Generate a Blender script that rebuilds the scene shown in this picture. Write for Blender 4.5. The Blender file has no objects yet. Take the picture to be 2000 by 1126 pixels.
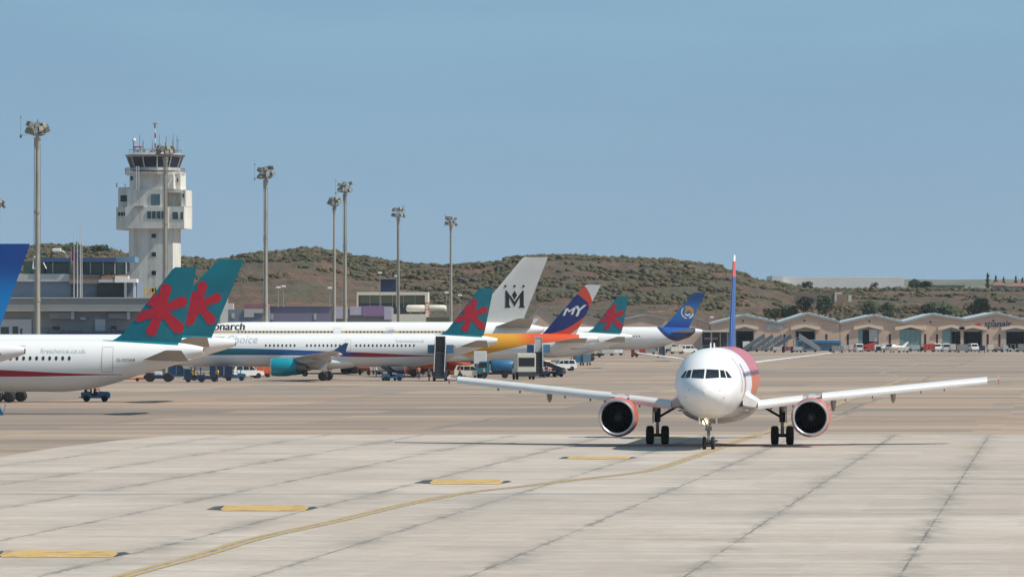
import bpy, bmesh, math, random
import numpy as np
from mathutils import Vector, Matrix

# ------------------------------------------------------------------ camera, sky, sun, exposure
scene = bpy.context.scene
F = 10000.0          # focal length in pixels of the 2000 px wide photograph
HY = 632.0           # row of the true horizon
CH = 7.34            # camera height in metres
cam_data = bpy.data.cameras.new('camera')
cam_data.sensor_width = 36.0
cam_data.lens = 36.0 * F / 2000.0
cam_data.clip_start = 1.0
cam_data.clip_end = 60000.0
cam = bpy.data.objects.new('camera', cam_data)
scene.collection.objects.link(cam)
cam.location = (0, 0, CH)
cam.rotation_euler = (math.radians(90) + math.atan((HY - 563.0) / F), 0, 0)
scene.camera = cam

SUN_EL = math.radians(50.0)
SUN_AZ = math.radians(105.0)       # clockwise from +Y (view direction)
world = bpy.data.worlds.new('World')
scene.world = world
world.use_nodes = True
wn, wl = world.node_tree.nodes, world.node_tree.links
wn.clear()
w_out = wn.new('ShaderNodeOutputWorld')
w_bg = wn.new('ShaderNodeBackground')
w_sky = wn.new('ShaderNodeTexSky')
w_sky.sky_type = 'NISHITA'
w_sky.sun_disc = False
w_sky.sun_elevation = SUN_EL
w_sky.sun_rotation = SUN_AZ
w_sky.altitude = 60
w_sky.air_density = 1.0
w_sky.dust_density = 0.4
w_sky.ozone_density = 2.0
w_tc = wn.new('ShaderNodeTexCoord')
w_add = wn.new('ShaderNodeVectorMath'); w_add.operation = 'ADD'
w_add.inputs[1].default_value = (0, 0, 0.15)
w_nrm = wn.new('ShaderNodeVectorMath'); w_nrm.operation = 'NORMALIZE'
wl.new(w_tc.outputs['Generated'], w_add.inputs[0])
wl.new(w_add.outputs[0], w_nrm.inputs[0])
wl.new(w_nrm.outputs[0], w_sky.inputs['Vector'])
# thin high cloud veil
w_map = wn.new('ShaderNodeMapping'); w_map.inputs['Scale'].default_value = (5, 5, 30)
w_no = wn.new('ShaderNodeTexNoise'); w_no.inputs['Scale'].default_value = 1.6
w_no.inputs['Detail'].default_value = 5; w_no.inputs['Roughness'].default_value = 0.5
w_rng = wn.new('ShaderNodeMapRange')
w_rng.inputs['From Min'].default_value = 0.40; w_rng.inputs['From Max'].default_value = 0.75
w_rng.inputs['To Min'].default_value = 0.22; w_rng.inputs['To Max'].default_value = 0.50
w_sep = wn.new('ShaderNodeSeparateXYZ')
w_up = wn.new('ShaderNodeMapRange')
w_up.inputs['From Min'].default_value = 0.02; w_up.inputs['From Max'].default_value = 0.07
w_up.inputs['To Min'].default_value = 0.4; w_up.inputs['To Max'].default_value = 1.0
w_mul = wn.new('ShaderNodeMath'); w_mul.operation = 'MULTIPLY'
w_mix = wn.new('ShaderNodeMix'); w_mix.data_type = 'RGBA'
w_mix.inputs['B'].default_value = (2.9, 5.9, 6.9, 1)
wl.new(w_tc.outputs['Generated'], w_map.inputs[0]); wl.new(w_map.outputs[0], w_no.inputs['Vector'])
wl.new(w_no.outputs['Fac'], w_rng.inputs['Value'])
wl.new(w_tc.outputs['Generated'], w_sep.inputs[0]); wl.new(w_sep.outputs['Z'], w_up.inputs['Value'])
wl.new(w_rng.outputs[0], w_mul.inputs[0]); wl.new(w_up.outputs[0], w_mul.inputs[1])
wl.new(w_mul.outputs[0], w_mix.inputs['Factor'])
wl.new(w_sky.outputs[0], w_mix.inputs['A'])
w_bg.inputs['Strength'].default_value = 0.088
wl.new(w_mix.outputs['Result'], w_bg.inputs['Color'])
wl.new(w_bg.outputs[0], w_out.inputs[0])

sun_data = bpy.data.lights.new('sun', 'SUN')
sun_data.energy = 4.2
sun_data.angle = math.radians(0.5)
sun_data.color = (1.0, 0.925, 0.815)
sun = bpy.data.objects.new('sun', sun_data)
scene.collection.objects.link(sun)
sun_dir = Vector((math.sin(SUN_AZ) * math.cos(SUN_EL), math.cos(SUN_AZ) * math.cos(SUN_EL), math.sin(SUN_EL)))
sun.rotation_euler = sun_dir.to_track_quat('Z', 'Y').to_euler()
sun.location = (0, 0, 200)

vs = scene.view_settings
scene.display_settings.display_device = 'sRGB'
vs.view_transform = 'Standard'; vs.look = 'None'; vs.exposure = 0.20; vs.gamma = 1.0
vs.use_curve_mapping = False
scene.cycles.max_bounces = 6
scene.cycles.diffuse_bounces = 3
scene.cycles.glossy_bounces = 3
scene.cycles.transparent_max_bounces = 6

random.seed(11)
rng = np.random.default_rng(11)
COL = scene.collection

# ------------------------------------------------------------------ pixel helpers (photograph pixels -> metres)
def gnd(px, py):
    """ground point seen at a pixel"""
    d = F * CH / (py - HY)
    return ((px - 1000.0) * d / F, d)
def wx(px, d): return (px - 1000.0) * d / F
def wz(py, d): return CH - (py - HY) * d / F

# ------------------------------------------------------------------ node expression helper
class E:
    def __init__(s, nt, v): s.nt, s.v = nt, v
    def _o(s, op, *a):
        n = s.nt.nodes.new('ShaderNodeMath'); n.operation = op
        for i, x in enumerate((s,) + a):
            if isinstance(x, E): x = x.v
            if isinstance(x, (int, float)): n.inputs[i].default_value = x
            else: s.nt.links.new(x, n.inputs[i])
        return E(s.nt, n.outputs[0])
    def __add__(s, o): return s._o('ADD', o)
    __radd__ = __add__
    def __sub__(s, o): return s._o('SUBTRACT', o)
    def __rsub__(s, o): return (s * -1.0) + o
    def __mul__(s, o): return s._o('MULTIPLY', o)
    __rmul__ = __mul__
    def __truediv__(s, o): return s._o('DIVIDE', o)
    def __gt__(s, o): return s._o('GREATER_THAN', o)
    def __lt__(s, o): return s._o('LESS_THAN', o)
    def mn(s, o): return s._o('MINIMUM', o)
    def mx(s, o): return s._o('MAXIMUM', o)
    def ab(s): return s._o('ABSOLUTE')
    def fr(s): return s._o('FRACT')
    def fl(s): return s._o('FLOOR')
    def pw(s, o): return s._o('POWER', o)
    def sm(s, a, b, c=0.0, d=1.0):
        n = s.nt.nodes.new('ShaderNodeMapRange'); n.interpolation_type = 'SMOOTHSTEP'
        s.nt.links.new(s.v, n.inputs['Value'])
        for k, x in (('From Min', a), ('From Max', b), ('To Min', c), ('To Max', d)): n.inputs[k].default_value = x
        return E(s.nt, n.outputs[0])
    def inv(s): return s.__rsub__(1.0)

class MT:
    """procedural material builder"""
    def __init__(s, name, color=(0.5, 0.5, 0.5), rough=0.6, metal=0.0, coat=0.0, spec=0.5):
        s.m = bpy.data.materials.new(name); s.m.use_nodes = True
        s.nt = s.m.node_tree
        s.b = s.nt.nodes['Principled BSDF']
        s.b.inputs['Roughness'].default_value = rough
        s.b.inputs['Metallic'].default_value = metal
        s.b.inputs['Coat Weight'].default_value = coat
        s.b.inputs['Specular IOR Level'].default_value = spec
        rgb = s.nt.nodes.new('ShaderNodeRGB'); rgb.outputs[0].default_value = (*color, 1)
        s.c = rgb.outputs[0]
    def xyz(s, kind='Object'):
        t = s.nt.nodes.new('ShaderNodeTexCoord'); p = s.nt.nodes.new('ShaderNodeSeparateXYZ')
        s.nt.links.new(t.outputs[kind], p.inputs[0])
        return tuple(E(s.nt, p.outputs[i]) for i in range(3))
    def world(s):
        t = s.nt.nodes.new('ShaderNodeNewGeometry'); p = s.nt.nodes.new('ShaderNodeSeparateXYZ')
        s.nt.links.new(t.outputs['Position'], p.inputs[0])
        return tuple(E(s.nt, p.outputs[i]) for i in range(3))
    def island(s):
        t = s.nt.nodes.new('ShaderNodeNewGeometry')
        return E(s.nt, t.outputs['Random Per Island'])
    def noise(s, scale, detail=3, rough=0.55, stretch=(1, 1, 1), kind='Object', offs=(0, 0, 0)):
        if kind == 'World':
            t = s.nt.nodes.new('ShaderNodeNewGeometry'); o = t.outputs['Position']
        else:
            t = s.nt.nodes.new('ShaderNodeTexCoord'); o = t.outputs[kind]
        mp = s.nt.nodes.new('ShaderNodeMapping'); mp.inputs['Scale'].default_value = stretch
        mp.inputs['Location'].default_value = offs
        n = s.nt.nodes.new('ShaderNodeTexNoise')
        n.inputs['Scale'].default_value = scale; n.inputs['Detail'].default_value = detail
        n.inputs['Roughness'].default_value = rough
        s.nt.links.new(o, mp.inputs[0]); s.nt.links.new(mp.outputs[0], n.inputs['Vector'])
        return E(s.nt, n.outputs['Fac'])
    def mix(s, col, fac, mode='MIX'):
        n = s.nt.nodes.new('ShaderNodeMix'); n.data_type = 'RGBA'; n.blend_type = mode
        s.nt.links.new(s.c, n.inputs['A'])
        if isinstance(col, tuple): n.inputs['B'].default_value = (*col, 1)
        else: s.nt.links.new(col, n.inputs['B'])
        if isinstance(fac, (int, float)): n.inputs['Factor'].default_value = fac
        else: s.nt.links.new(fac.v, n.inputs['Factor'])
        s.c = n.outputs['Result']
        return s
    def bump(s, e, strength=0.3, dist=0.05):
        n = s.nt.nodes.new('ShaderNodeBump'); n.inputs['Strength'].default_value = strength
        n.inputs['Distance'].default_value = dist
        s.nt.links.new(e.v, n.inputs['Height']); s.nt.links.new(n.outputs[0], s.b.inputs['Normal'])
        return s
    def wear(s, amt=0.25, scale=1.3, dark=0.6):
        """blotchy grime over the base colour"""
        n = s.noise(scale, 5, 0.65)
        s.mix((dark * 0.95, dark * 0.92, dark * 0.86), n.sm(0.45, 0.75, 0, amt), 'MULTIPLY')
        return s
    def done(s):
        s.nt.links.new(s.c, s.b.inputs['Base Color'])
        return s.m

MATS = {}
def plain(name, color, rough=0.55, metal=0.0, coat=0.0, wear=0.25, wscale=1.3):
    if name in MATS: return MATS[name]
    m = MT(name, color, rough, metal, coat)
    if wear: m.wear(wear, wscale)
    MATS[name] = m.done()
    return MATS[name]

# ------------------------------------------------------------------ mesh helpers
class MB:
    def __init__(s): s.v, s.f, s.mi, s.mats = [], [], [], []
    def _m(s, mat):
        if mat is None: return 0
        if mat not in s.mats: s.mats.append(mat)
        return s.mats.index(mat)
    def add(s, verts, faces, mat=None):
        o = len(s.v); k = s._m(mat)
        s.v += [tuple(p) for p in verts]
        for f in faces: s.f.append(tuple(i + o for i in f)); s.mi.append(k)
        return s
    def box(s, x0, x1, y0, y1, z0, z1, mat=None, ch=0.0):
        if x0 > x1: x0, x1 = x1, x0
        if y0 > y1: y0, y1 = y1, y0
        if z0 > z1: z0, z1 = z1, z0
        if ch <= 0:
            v = [(x0, y0, z0), (x1, y0, z0), (x1, y1, z0), (x0, y1, z0), (x0, y0, z1), (x1, y0, z1), (x1, y1, z1), (x0, y1, z1)]
            return s.add(v, [(0, 3, 2, 1), (4, 5, 6, 7), (0, 1, 5, 4), (1, 2, 6, 5), (2, 3, 7, 6), (3, 0, 4, 7)], mat)
        c = min(ch, (x1 - x0) * .45, (y1 - y0) * .45, (z1 - z0) * .45)
        bm = bmesh.new()
        bmesh.ops.create_cube(bm, size=1.0)
        for q in bm.verts:
            q.co = Vector(((x0 + x1) / 2 + q.co.x * (x1 - x0), (y0 + y1) / 2 + q.co.y * (y1 - y0), (z0 + z1) / 2 + q.co.z * (z1 - z0)))
        bmesh.ops.bevel(bm, geom=bm.edges[:], offset=c, segments=2, affect='EDGES', profile=0.5)
        bm.verts.index_update()
        s.add([q.co[:] for q in bm.verts], [tuple(q.index for q in f.verts) for f in bm.faces], mat)
        bm.free()
        return s
    def prism(s, poly, y0, y1, mat=None, axis='y'):
        """poly in (x,z), extruded along y; axis 'x': poly (y,z) along x; 'z': poly (x,y) along z"""
        n = len(poly)
        area = sum(poly[i][0] * poly[(i + 1) % n][1] - poly[(i + 1) % n][0] * poly[i][1] for i in range(n))
        if area < 0: poly = poly[::-1]
        def P(a, b, c):
            return (a, c, b) if axis == 'y' else ((c, a, b) if axis == 'x' else (a, b, c))
        v = [P(a, b, y0) for a, b in poly] + [P(a, b, y1) for a, b in poly]
        f = [tuple(range(n)), tuple(range(2 * n - 1, n - 1, -1))]
        f += [(i, (i + 1) % n + 0, (i + 1) % n + n, i + n)[::-1] for i in range(n)]
        if axis != 'y': f = [q[::-1] for q in f]
        return s.add(v, f, mat)
    def tube(s, p0, p1, r0, r1=None, n=10, mat=None, cap=True):
        r1 = r0 if r1 is None else r1
        p0, p1 = Vector(p0), Vector(p1); d = (p1 - p0).normalized()
        a = d.orthogonal().normalized(); b = d.cross(a)
        v = []
        for p, r in ((p0, r0), (p1, r1)):
            for i in range(n):
                t = 2 * math.pi * i / n
                v.append((p + a * math.cos(t) * r + b * math.sin(t) * r)[:])
        f = [(i, (i + 1) % n, (i + 1) % n + n, i + n) for i in range(n)]
        if cap: f += [tuple(range(n - 1, -1, -1)), tuple(range(n, 2 * n))]
        return s.add(v, f, mat)
    def rings(s, rings, mat=None, cap0=True, cap1=True, closed=True):
        n = len(rings[0]); v = [p for r in rings for p in r]; f = []
        for k in range(len(rings) - 1):
            for i in range(n if closed else n - 1):
                j = (i + 1) % n
                f.append((k * n + i, k * n + j, (k + 1) * n + j, (k + 1) * n + i))
        if cap0: f.append(tuple(range(n - 1, -1, -1)))
        if cap1: f.append(tuple((len(rings) - 1) * n + i for i in range(n)))
        return s.add(v, f, mat)
    def lathe(s, prof, origin=(0, 0, 0), axis='x', n=24, mat=None, cap=True):
        """prof list of (along, radius)"""
        o = Vector(origin); rings = []
        for a, r in prof:
            ring = []
            for i in range(n):
                t = 2 * math.pi * i / n; c, q = math.cos(t) * r, math.sin(t) * r
                p = (a, c, q) if axis == 'x' else ((c, a, q) if axis == 'y' else (c, q, a))
                ring.append((o + Vector(p))[:])
            rings.append(ring)
        return s.rings(rings, mat, cap0=cap and prof[0][1] > 1e-4, cap1=cap and prof[-1][1] > 1e-4)
    def build(s, name, mat=None, parent=None, smooth=False, loc=None):
        me = bpy.data.meshes.new(name)
        me.from_pydata(s.v, [], s.f)
        mats = s.mats if s.mats else [mat]
        for m in mats: me.materials.append(m)
        if s.mats: me.polygons.foreach_set('material_index', s.mi)
        bm = bmesh.new(); bm.from_mesh(me)
        bmesh.ops.recalc_face_normals(bm, faces=bm.faces[:])
        bm.to_mesh(me); bm.free()
        if smooth:
            me.polygons.foreach_set('use_smooth', [True] * len(me.polygons))
            me.set_sharp_from_angle(angle=math.radians(smooth if smooth is not True else 40))
        me.update()
        o = bpy.data.objects.new(name, me); COL.objects.link(o)
        if parent: o.parent = parent
        if loc: o.location = loc
        return o

def tag(o, label=None, cat=None, group=None, kind=None):
    if label: o['label'] = label
    if cat: o['category'] = cat
    if group: o['group'] = group
    if kind: o['kind'] = kind
    return o
def thing(name, label, cat, loc=(0, 0, 0), rz=0.0, group=None):
    o = bpy.data.objects.new(name, None); COL.objects.link(o)
    o.empty_display_size = 0.5
    o.location = loc; o.rotation_euler = (0, 0, rz)
    return tag(o, label, cat, group)
CH_MAP = {}
def children(o): return [c for c in bpy.data.objects if c.parent == o]
def copy_tree(o, parent=None):
    c = o.copy(); COL.objects.link(c); c.parent = parent
    for ch in children(o): copy_tree(ch, c)
    return c
def dup(root, label, loc, rz, group=None):
    c = copy_tree(root); c.location = loc; c.rotation_euler = (0, 0, rz); c['label'] = label
    if group: c['group'] = group
    return c

def text2d(body, size, bold=0.0, shear=0.0, spacing=1.0, width=1.0):
    cu = bpy.data.curves.new('txt', 'FONT'); cu.body = body; cu.size = size; cu.offset = bold * size
    cu.shear = shear; cu.space_character = spacing; cu.resolution_u = 3
    o = bpy.data.objects.new('txt', cu); COL.objects.link(o)
    bpy.context.view_layer.update()
    dg = bpy.context.evaluated_depsgraph_get()
    me = bpy.data.meshes.new_from_object(o.evaluated_get(dg))
    v = [(p.co.x * width, p.co.y) for p in me.vertices]; f = [tuple(p.vertices) for p in me.polygons]
    bpy.data.objects.remove(o); bpy.data.meshes.remove(me); bpy.data.curves.remove(cu)
    return v, f
def fit_text(body, width, shear=0.0, size=1.0):
    v, f = text2d(body, size, 0.0, shear)
    x0 = min(p[0] for p in v); k = width / (max(p[0] for p in v) - x0)
    h = k if size == 1.0 else 1.0
    return [((p[0] - x0) * k, p[1] * h) for p in v], f
def tri2d(poly, maxlen):
    """flat polygon -> subdivided triangles"""
    bm = bmesh.new()
    if isinstance(poly, tuple):
        vv = [bm.verts.new((a, b, 0)) for a, b in poly[0]]
        for q in poly[1]:
            try: bm.faces.new([vv[i] for i in q])
            except ValueError: pass
    else:
        vv = [bm.verts.new((a, b, 0)) for a, b in poly]
        bm.faces.new(vv)
    bmesh.ops.triangulate(bm, faces=bm.faces[:])
    for _ in range(7):
        es = [e for e in bm.edges if e.calc_length() > maxlen]
        if not es: break
        bmesh.ops.subdivide_edges(bm, edges=es, cuts=1)
        bmesh.ops.triangulate(bm, faces=bm.faces[:])
    bm.verts.index_update()
    v = [(q.co.x, q.co.y) for q in bm.verts]; f = [tuple(q.index for q in fc.verts) for fc in bm.faces]
    bm.free()
    return v, f

# ------------------------------------------------------------------ shared materials
M_BLACK = plain('rubber_black', (0.015, 0.015, 0.016), 0.75, wear=0)
M_TYRE = plain('tyre_rubber', (0.02, 0.02, 0.021), 0.85, wear=0.2)
M_HUB = plain('wheel_hub_metal', (0.32, 0.33, 0.34), 0.4, 0.4)
M_STEEL = plain('gear_steel', (0.20, 0.20, 0.20), 0.45, 0.5)
M_DARKSTEEL = plain('dark_gear_steel', (0.06, 0.06, 0.062), 0.5, 0.3)
M_WHITE = plain('white_paint', (0.78, 0.78, 0.76), 0.32, 0, 0.3, wear=0.12)
M_WINGG = plain('wing_grey_paint', (0.50, 0.51, 0.52), 0.4, 0, 0.2, wear=0.2)
M_LIP = plain('polished_metal', (0.62, 0.62, 0.63), 0.3, 0.75, wear=0.1)
M_GLASS = plain('dark_glass', (0.015, 0.02, 0.025), 0.12, 0, 0, wear=0)
M_GLASS2 = plain('window_glass_blue', (0.05, 0.085, 0.10), 0.25, 0, 0, wear=0.2)
M_GREY = plain('mid_grey_paint', (0.26, 0.27, 0.28), 0.5)
M_LGREY = plain('light_grey_paint', (0.48, 0.49, 0.49), 0.5)
M_BLUE = plain('service_blue_paint', (0.02, 0.13, 0.27), 0.45, 0, 0.2)
M_NAVY = plain('navy_paint', (0.012, 0.03, 0.09), 0.5, 0, 0.1)
M_RED = plain('red_paint', (0.50, 0.035, 0.02), 0.45)
M_ORANGE = plain('orange_paint', (0.62, 0.12, 0.035), 0.5)
M_YELLOW = plain('yellow_paint', (0.70, 0.45, 0.03), 0.5)
M_CREAM = plain('cream_paint', (0.70, 0.66, 0.55), 0.55)
M_PINKW = plain('pinkish_white_paint', (0.66, 0.55, 0.50), 0.55)
# ================================================================== THE SETTING
# ground sheets -----------------------------------------------------
def sheet(name, poly, z, mat, kind='structure'):
    o = MB().add([(x, y, z) for x, y in poly], [tuple(range(len(poly)))]).build(name, mat)
    if kind: o['kind'] = kind
    return o
m = MT('dry_soil', (0.20, 0.14, 0.095), 0.95)
m.mix((0.11, 0.10, 0.05), m.noise(0.03, 5).sm(0.4, 0.65))
M_SOIL = m.done()
sheet('ground', [(-3600, -400), (3600, -400), (3600, 5600), (-3600, 5600)], -0.02, M_SOIL)

m = MT('apron_asphalt', (0.335, 0.245, 0.178), 0.92)
m.mix((0.39, 0.305, 0.228), m.noise(0.011, 4, 0.6, (0.35, 1, 1), 'World').sm(0.42, 0.62, 0, 0.9))
m.mix((0.195, 0.155, 0.128), m.noise(0.018, 5, 0.65, (0.22, 1, 1), 'World', (31, 7, 0)).sm(0.46, 0.66, 0, 0.9))
m.mix((0.39, 0.285, 0.20), m.noise(0.02, 4, 0.6, (0.5, 1, 1), 'World', (3, 77, 0)).sm(0.55, 0.75, 0, 0.6))
m.mix((0.21, 0.170, 0.14), m.noise(0.045, 6, 0.7, (0.12, 1, 1), 'World', (66, 9, 0)).sm(0.50, 0.62, 0, 0.85))
m.mix((0.44, 0.37, 0.30), m.noise(0.07, 6, 0.7, (0.10, 1, 1), 'World', (6, 99, 0)).sm(0.55, 0.7, 0, 0.6))
m.mix((0.55, 0.53, 0.5), m.noise(0.35, 6, 0.75, (0.5, 1, 1), 'World').sm(0.35, 0.8, 0, 0.42), 'MULTIPLY')
m.mix((0.50, 0.43, 0.36), m.noise(0.8, 5, 0.75, (0.5, 1, 1), 'World').sm(0.58, 0.72, 0, 0.6))
m.mix((0.17, 0.145, 0.125), m.noise(0.6, 5, 0.75, (0.35, 1, 1), 'World', (12, 5, 0)).sm(0.58, 0.72, 0, 0.6))
m.mix((0.42, 0.24, 0.17), m.noise(0.03, 4, 0.65, (0.4, 1, 1), 'World', (2, 55, 0)).sm(0.52, 0.68, 0, 0.35))
# long construction joints and worn strips
X, Y, Z = m.world()
u = X * 0.9943 - Y * 0.1063
wob = m.noise(0.05, 2, 0.5, kind='World', offs=(5, 5, 0))
def cellmix(cu, cv, ou, ov, col, lo, hi, f):
    wn_ = m.nt.nodes.new('ShaderNodeTexWhiteNoise'); wn_.noise_dimensions = '2D'; cx_ = m.nt.nodes.new('ShaderNodeCombineXYZ')
    m.nt.links.new(((u + wob * 2.0 + ou) / cu).fl().v, cx_.inputs[0]); m.nt.links.new(((Y + wob * 2.0 + ov) / cv).fl().v, cx_.inputs[1])
    m.nt.links.new(cx_.outputs[0], wn_.inputs['Vector'])
    m.mix(col, E(m.nt, wn_.outputs['Value']).sm(lo, hi, 0, f))
cellmix(26.0, 23.0, 17.0, 11.5, (0.20, 0.165, 0.14), .45, 1.0, .6)
cellmix(13.0, 11.5, 3.0, 2.0, (0.43, 0.315, 0.225), .5, 1.0, .5)
cellmix(41.0, 7.0, 5.0, 1.0, (0.18, 0.155, 0.135), .7, 1.0, .55)
jy = ((Y + wob * 3.0) / 23.0).fr()
m.mix((0.13, 0.115, 0.105), ((jy - 0.5).ab() < 0.018) * m.noise(0.02, 3, 0.6, kind='World', offs=(2, 9, 0)).sm(0.4, 0.6, 0, 0.8))
ju = ((u + wob * 1.5 + 4.0) / 26.0).fr()
m.mix((0.13, 0.115, 0.105), ((ju - 0.5).ab() < 0.008) * m.noise(0.012, 3, 0.6, kind='World', offs=(22, 9, 0)).sm(0.45, 0.6, 0, 0.65))
m.bump(m.noise(14, 3, 0.6, kind='World'), 0.25, 0.01)
M_ASPH = m.done()
sheet('apron', [(-420, 60), (420, 60), (420, 1420), (-420, 1420)], 0.0, M_ASPH)

m = MT('pale_concrete_slabs', (0.50, 0.425, 0.362), 0.88)
m.mix((0.43, 0.37, 0.318), m.noise(0.03, 5, 0.6, (0.6, 1, 1), 'World').sm(0.42, 0.66, 0, 0.8))
m.mix((0.585, 0.522, 0.458), m.noise(0.06, 4, 0.6, (0.6, 1, 1), 'World', (9, 4, 0)).sm(0.48, 0.7, 0, 0.7))
X, Y, Z = m.world()
w1 = (m.noise(0.25, 3, 0.6, kind='World') - 0.5) * 0.10
u = X * 0.9943 - Y * 0.1063 + w1
u0 = 11.24 * 0.9943 - 148.6 * 0.1063
cell = ((u - u0) / 6.2 + 0.5)
fu = (cell.fr() - 0.5).ab() * 6.2
v = Y * 0.9943 + X * 0.1063
fv = ((v / 7.3).fr() - 0.5).ab() * 7.3
# slab-to-slab tone
sl = m.nt.nodes.new('ShaderNodeTexWhiteNoise'); sl.noise_dimensions = '2D'
cb = m.nt.nodes.new('ShaderNodeCombineXYZ')
m.nt.links.new(cell.fl().v, cb.inputs[0]); m.nt.links.new(((v / 7.3) + 0.5).fl().v, cb.inputs[1])
m.nt.links.new(cb.outputs[0], sl.inputs['Vector'])
m.mix((0.80, 0.79, 0.77), E(m.nt, sl.outputs['Value']).sm(0.0, 1.0, 0, 0.42), 'MULTIPLY')
stain = m.noise(0.20, 5, 0.7, (1, 0.35, 1), 'World', (4, 2, 0))
m.mix((0.25, 0.228, 0.20), fu.sm(0.0, 1.5, 1, 0) * stain.sm(0.42, 0.66, 0, 0.78))
stain2 = m.noise(0.9, 5, 0.75, (1, 0.3, 1), 'World', (14, 2, 0))
m.mix((0.18, 0.165, 0.15), fu.sm(0.0, 0.42, 1, 0) * stain2.sm(0.46, 0.60, 0, 0.85))
m.mix((0.17, 0.155, 0.14), (fu < 0.045) * m.noise(0.15, 3, 0.6, kind='World', offs=(1, 1, 0)).sm(0.3, 0.6, 0.30, 0.95))
m.mix((0.30, 0.275, 0.245), (fv < 0.12) * m.noise(0.08, 3, 0.6, kind='World', offs=(8, 1, 0)).sm(0.46, 0.62, 0.0, 0.6))
m.mix((0.36, 0.33, 0.29), m.noise(0.22, 6, 0.72, (0.35, 1, 1), 'World', (41, 2, 0)).sm(0.50, 0.66, 0, 0.55))
m.mix((0.575, 0.515, 0.445), m.noise(0.26, 6, 0.72, (0.30, 1, 1), 'World', (4, 82, 0)).sm(0.52, 0.66, 0, 0.6))
# rubber and oil streaks, fine grit
m.mix((0.27, 0.25, 0.22), m.noise(0.12, 6, 0.75, (0.30, 1, 1), 'World', (14, 22, 0)).sm(0.52, 0.68, 0, 0.65))
m.mix((0.20, 0.185, 0.17), m.noise(0.5, 6, 0.78, (0.5, 0.8, 1), 'World', (7, 7, 0)).sm(0.62, 0.72, 0, 0.55))
m.mix((0.60, 0.57, 0.53), m.noise(1.6, 6, 0.78, (0.6, 1, 1), 'World').sm(0.36, 0.72, 0, 0.45), 'MULTIPLY')
band = ((Y + w1 * 6.0 - 220.5).ab() < 0.9) * m.noise(0.09, 3, 0.6, kind='World', offs=(3, 3, 0)).sm(0.3, 0.6, 0.3, 0.75)
m.mix((0.27, 0.25, 0.23), band)
m.bump(m.noise(20, 3, 0.6, kind='World'), 0.2, 0.008)
M_CONC = m.done()
ce = [gnd(-260, 960), gnd(-60, 905), gnd(0, 892), gnd(110, 874), gnd(230, 860), gnd(330, 851), gnd(470, 848.5), gnd(2400, 848)]
ce = [(-120, 60)] + [(-60, 150)] + ce + [(120, 335), (120, 60)]
sheet('concrete_taxiway', ce, 0.02, M_CONC)

# taxi line ---------------------------------------------------------
m = MT('worn_yellow_line_paint', (0.52, 0.325, 0.07), 0.85)
m.mix((0.38, 0.30, 0.19), m.noise(1.2, 6, 0.75, kind='World').sm(0.38, 0.6, 0, 0.85))
M_YLINE = m.done()
m = MT('worn_black_line_paint', (0.20, 0.17, 0.13), 0.85)
m.mix((0.40, 0.36, 0.31), m.noise(1.1, 5, 0.7, kind='World').sm(0.35, 0.6, 0, 0.8))
M_BLINE = m.done()
lp = [gnd(*p) for p in ((120, 1165), (240, 1126), (400, 1082), (500, 1052), (650, 1019), (775, 989), (900, 964), (1000, 952), (1150, 934), (1250, 922), (1300, 910), (1375, 885), (1425, 867), (1500, 842), (1580, 812), (1650, 784), (1700, 763), (1775, 738))]
def catmull(pts, k=6):
    out = []
    P = [pts[0]] + list(pts) + [pts[-1]]
    for i in range(1, len(P) - 2):
        for j in range(k):
            t = j / k
            out.append(tuple(0.5 * ((2 * P[i][c]) + (-P[i - 1][c] + P[i + 1][c]) * t + (2 * P[i - 1][c] - 5 * P[i][c] + 4 * P[i + 1][c] - P[i + 2][c]) * t * t + (-P[i - 1][c] + 3 * P[i][c] - 3 * P[i + 1][c] + P[i + 2][c]) * t ** 3) for c in (0, 1)))
    out.append(P[-2]); return out
def ribbon(mb, pts, off, w, z, mat):
    v, f = [], []
    for i, p in enumerate(pts):
        a = pts[max(i - 1, 0)]; b = pts[min(i + 1, len(pts) - 1)]
        dx, dy = b[0] - a[0], b[1] - a[1]; L = math.hypot(dx, dy); nx, ny = dy / L, -dx / L
        for o in (off - w / 2, off + w / 2): v.append((p[0] + nx * o, p[1] + ny * o, z))
    for i in range(len(pts) - 1): f.append((2 * i, 2 * i + 1, 2 * i + 3, 2 * i + 2))
    mb.add(v, f, mat)
cp = catmull(lp)
mb = MB()
ribbon(mb, cp, 0, 0.66, 0.028, M_BLINE)
ribbon(mb, cp, -0.18, 0.17, 0.034, M_YLINE)
ribbon(mb, cp, 0.18, 0.17, 0.034, M_YLINE)
mb.build('taxi_line')['kind'] = 'structure'
mb = MB()
for pts, w, mt in (([gnd(1755, 735), gnd(1720, 728), gnd(1790, 712), gnd(1870, 697)], 0.7, M_BLINE),
                   ([gnd(1650, 741), gnd(1730, 739)], 0.5, M_YLINE)):
    ribbon(mb, pts, 0, w, 0.012, mt)
mb.build('guide_line')['kind'] = 'structure'

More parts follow.
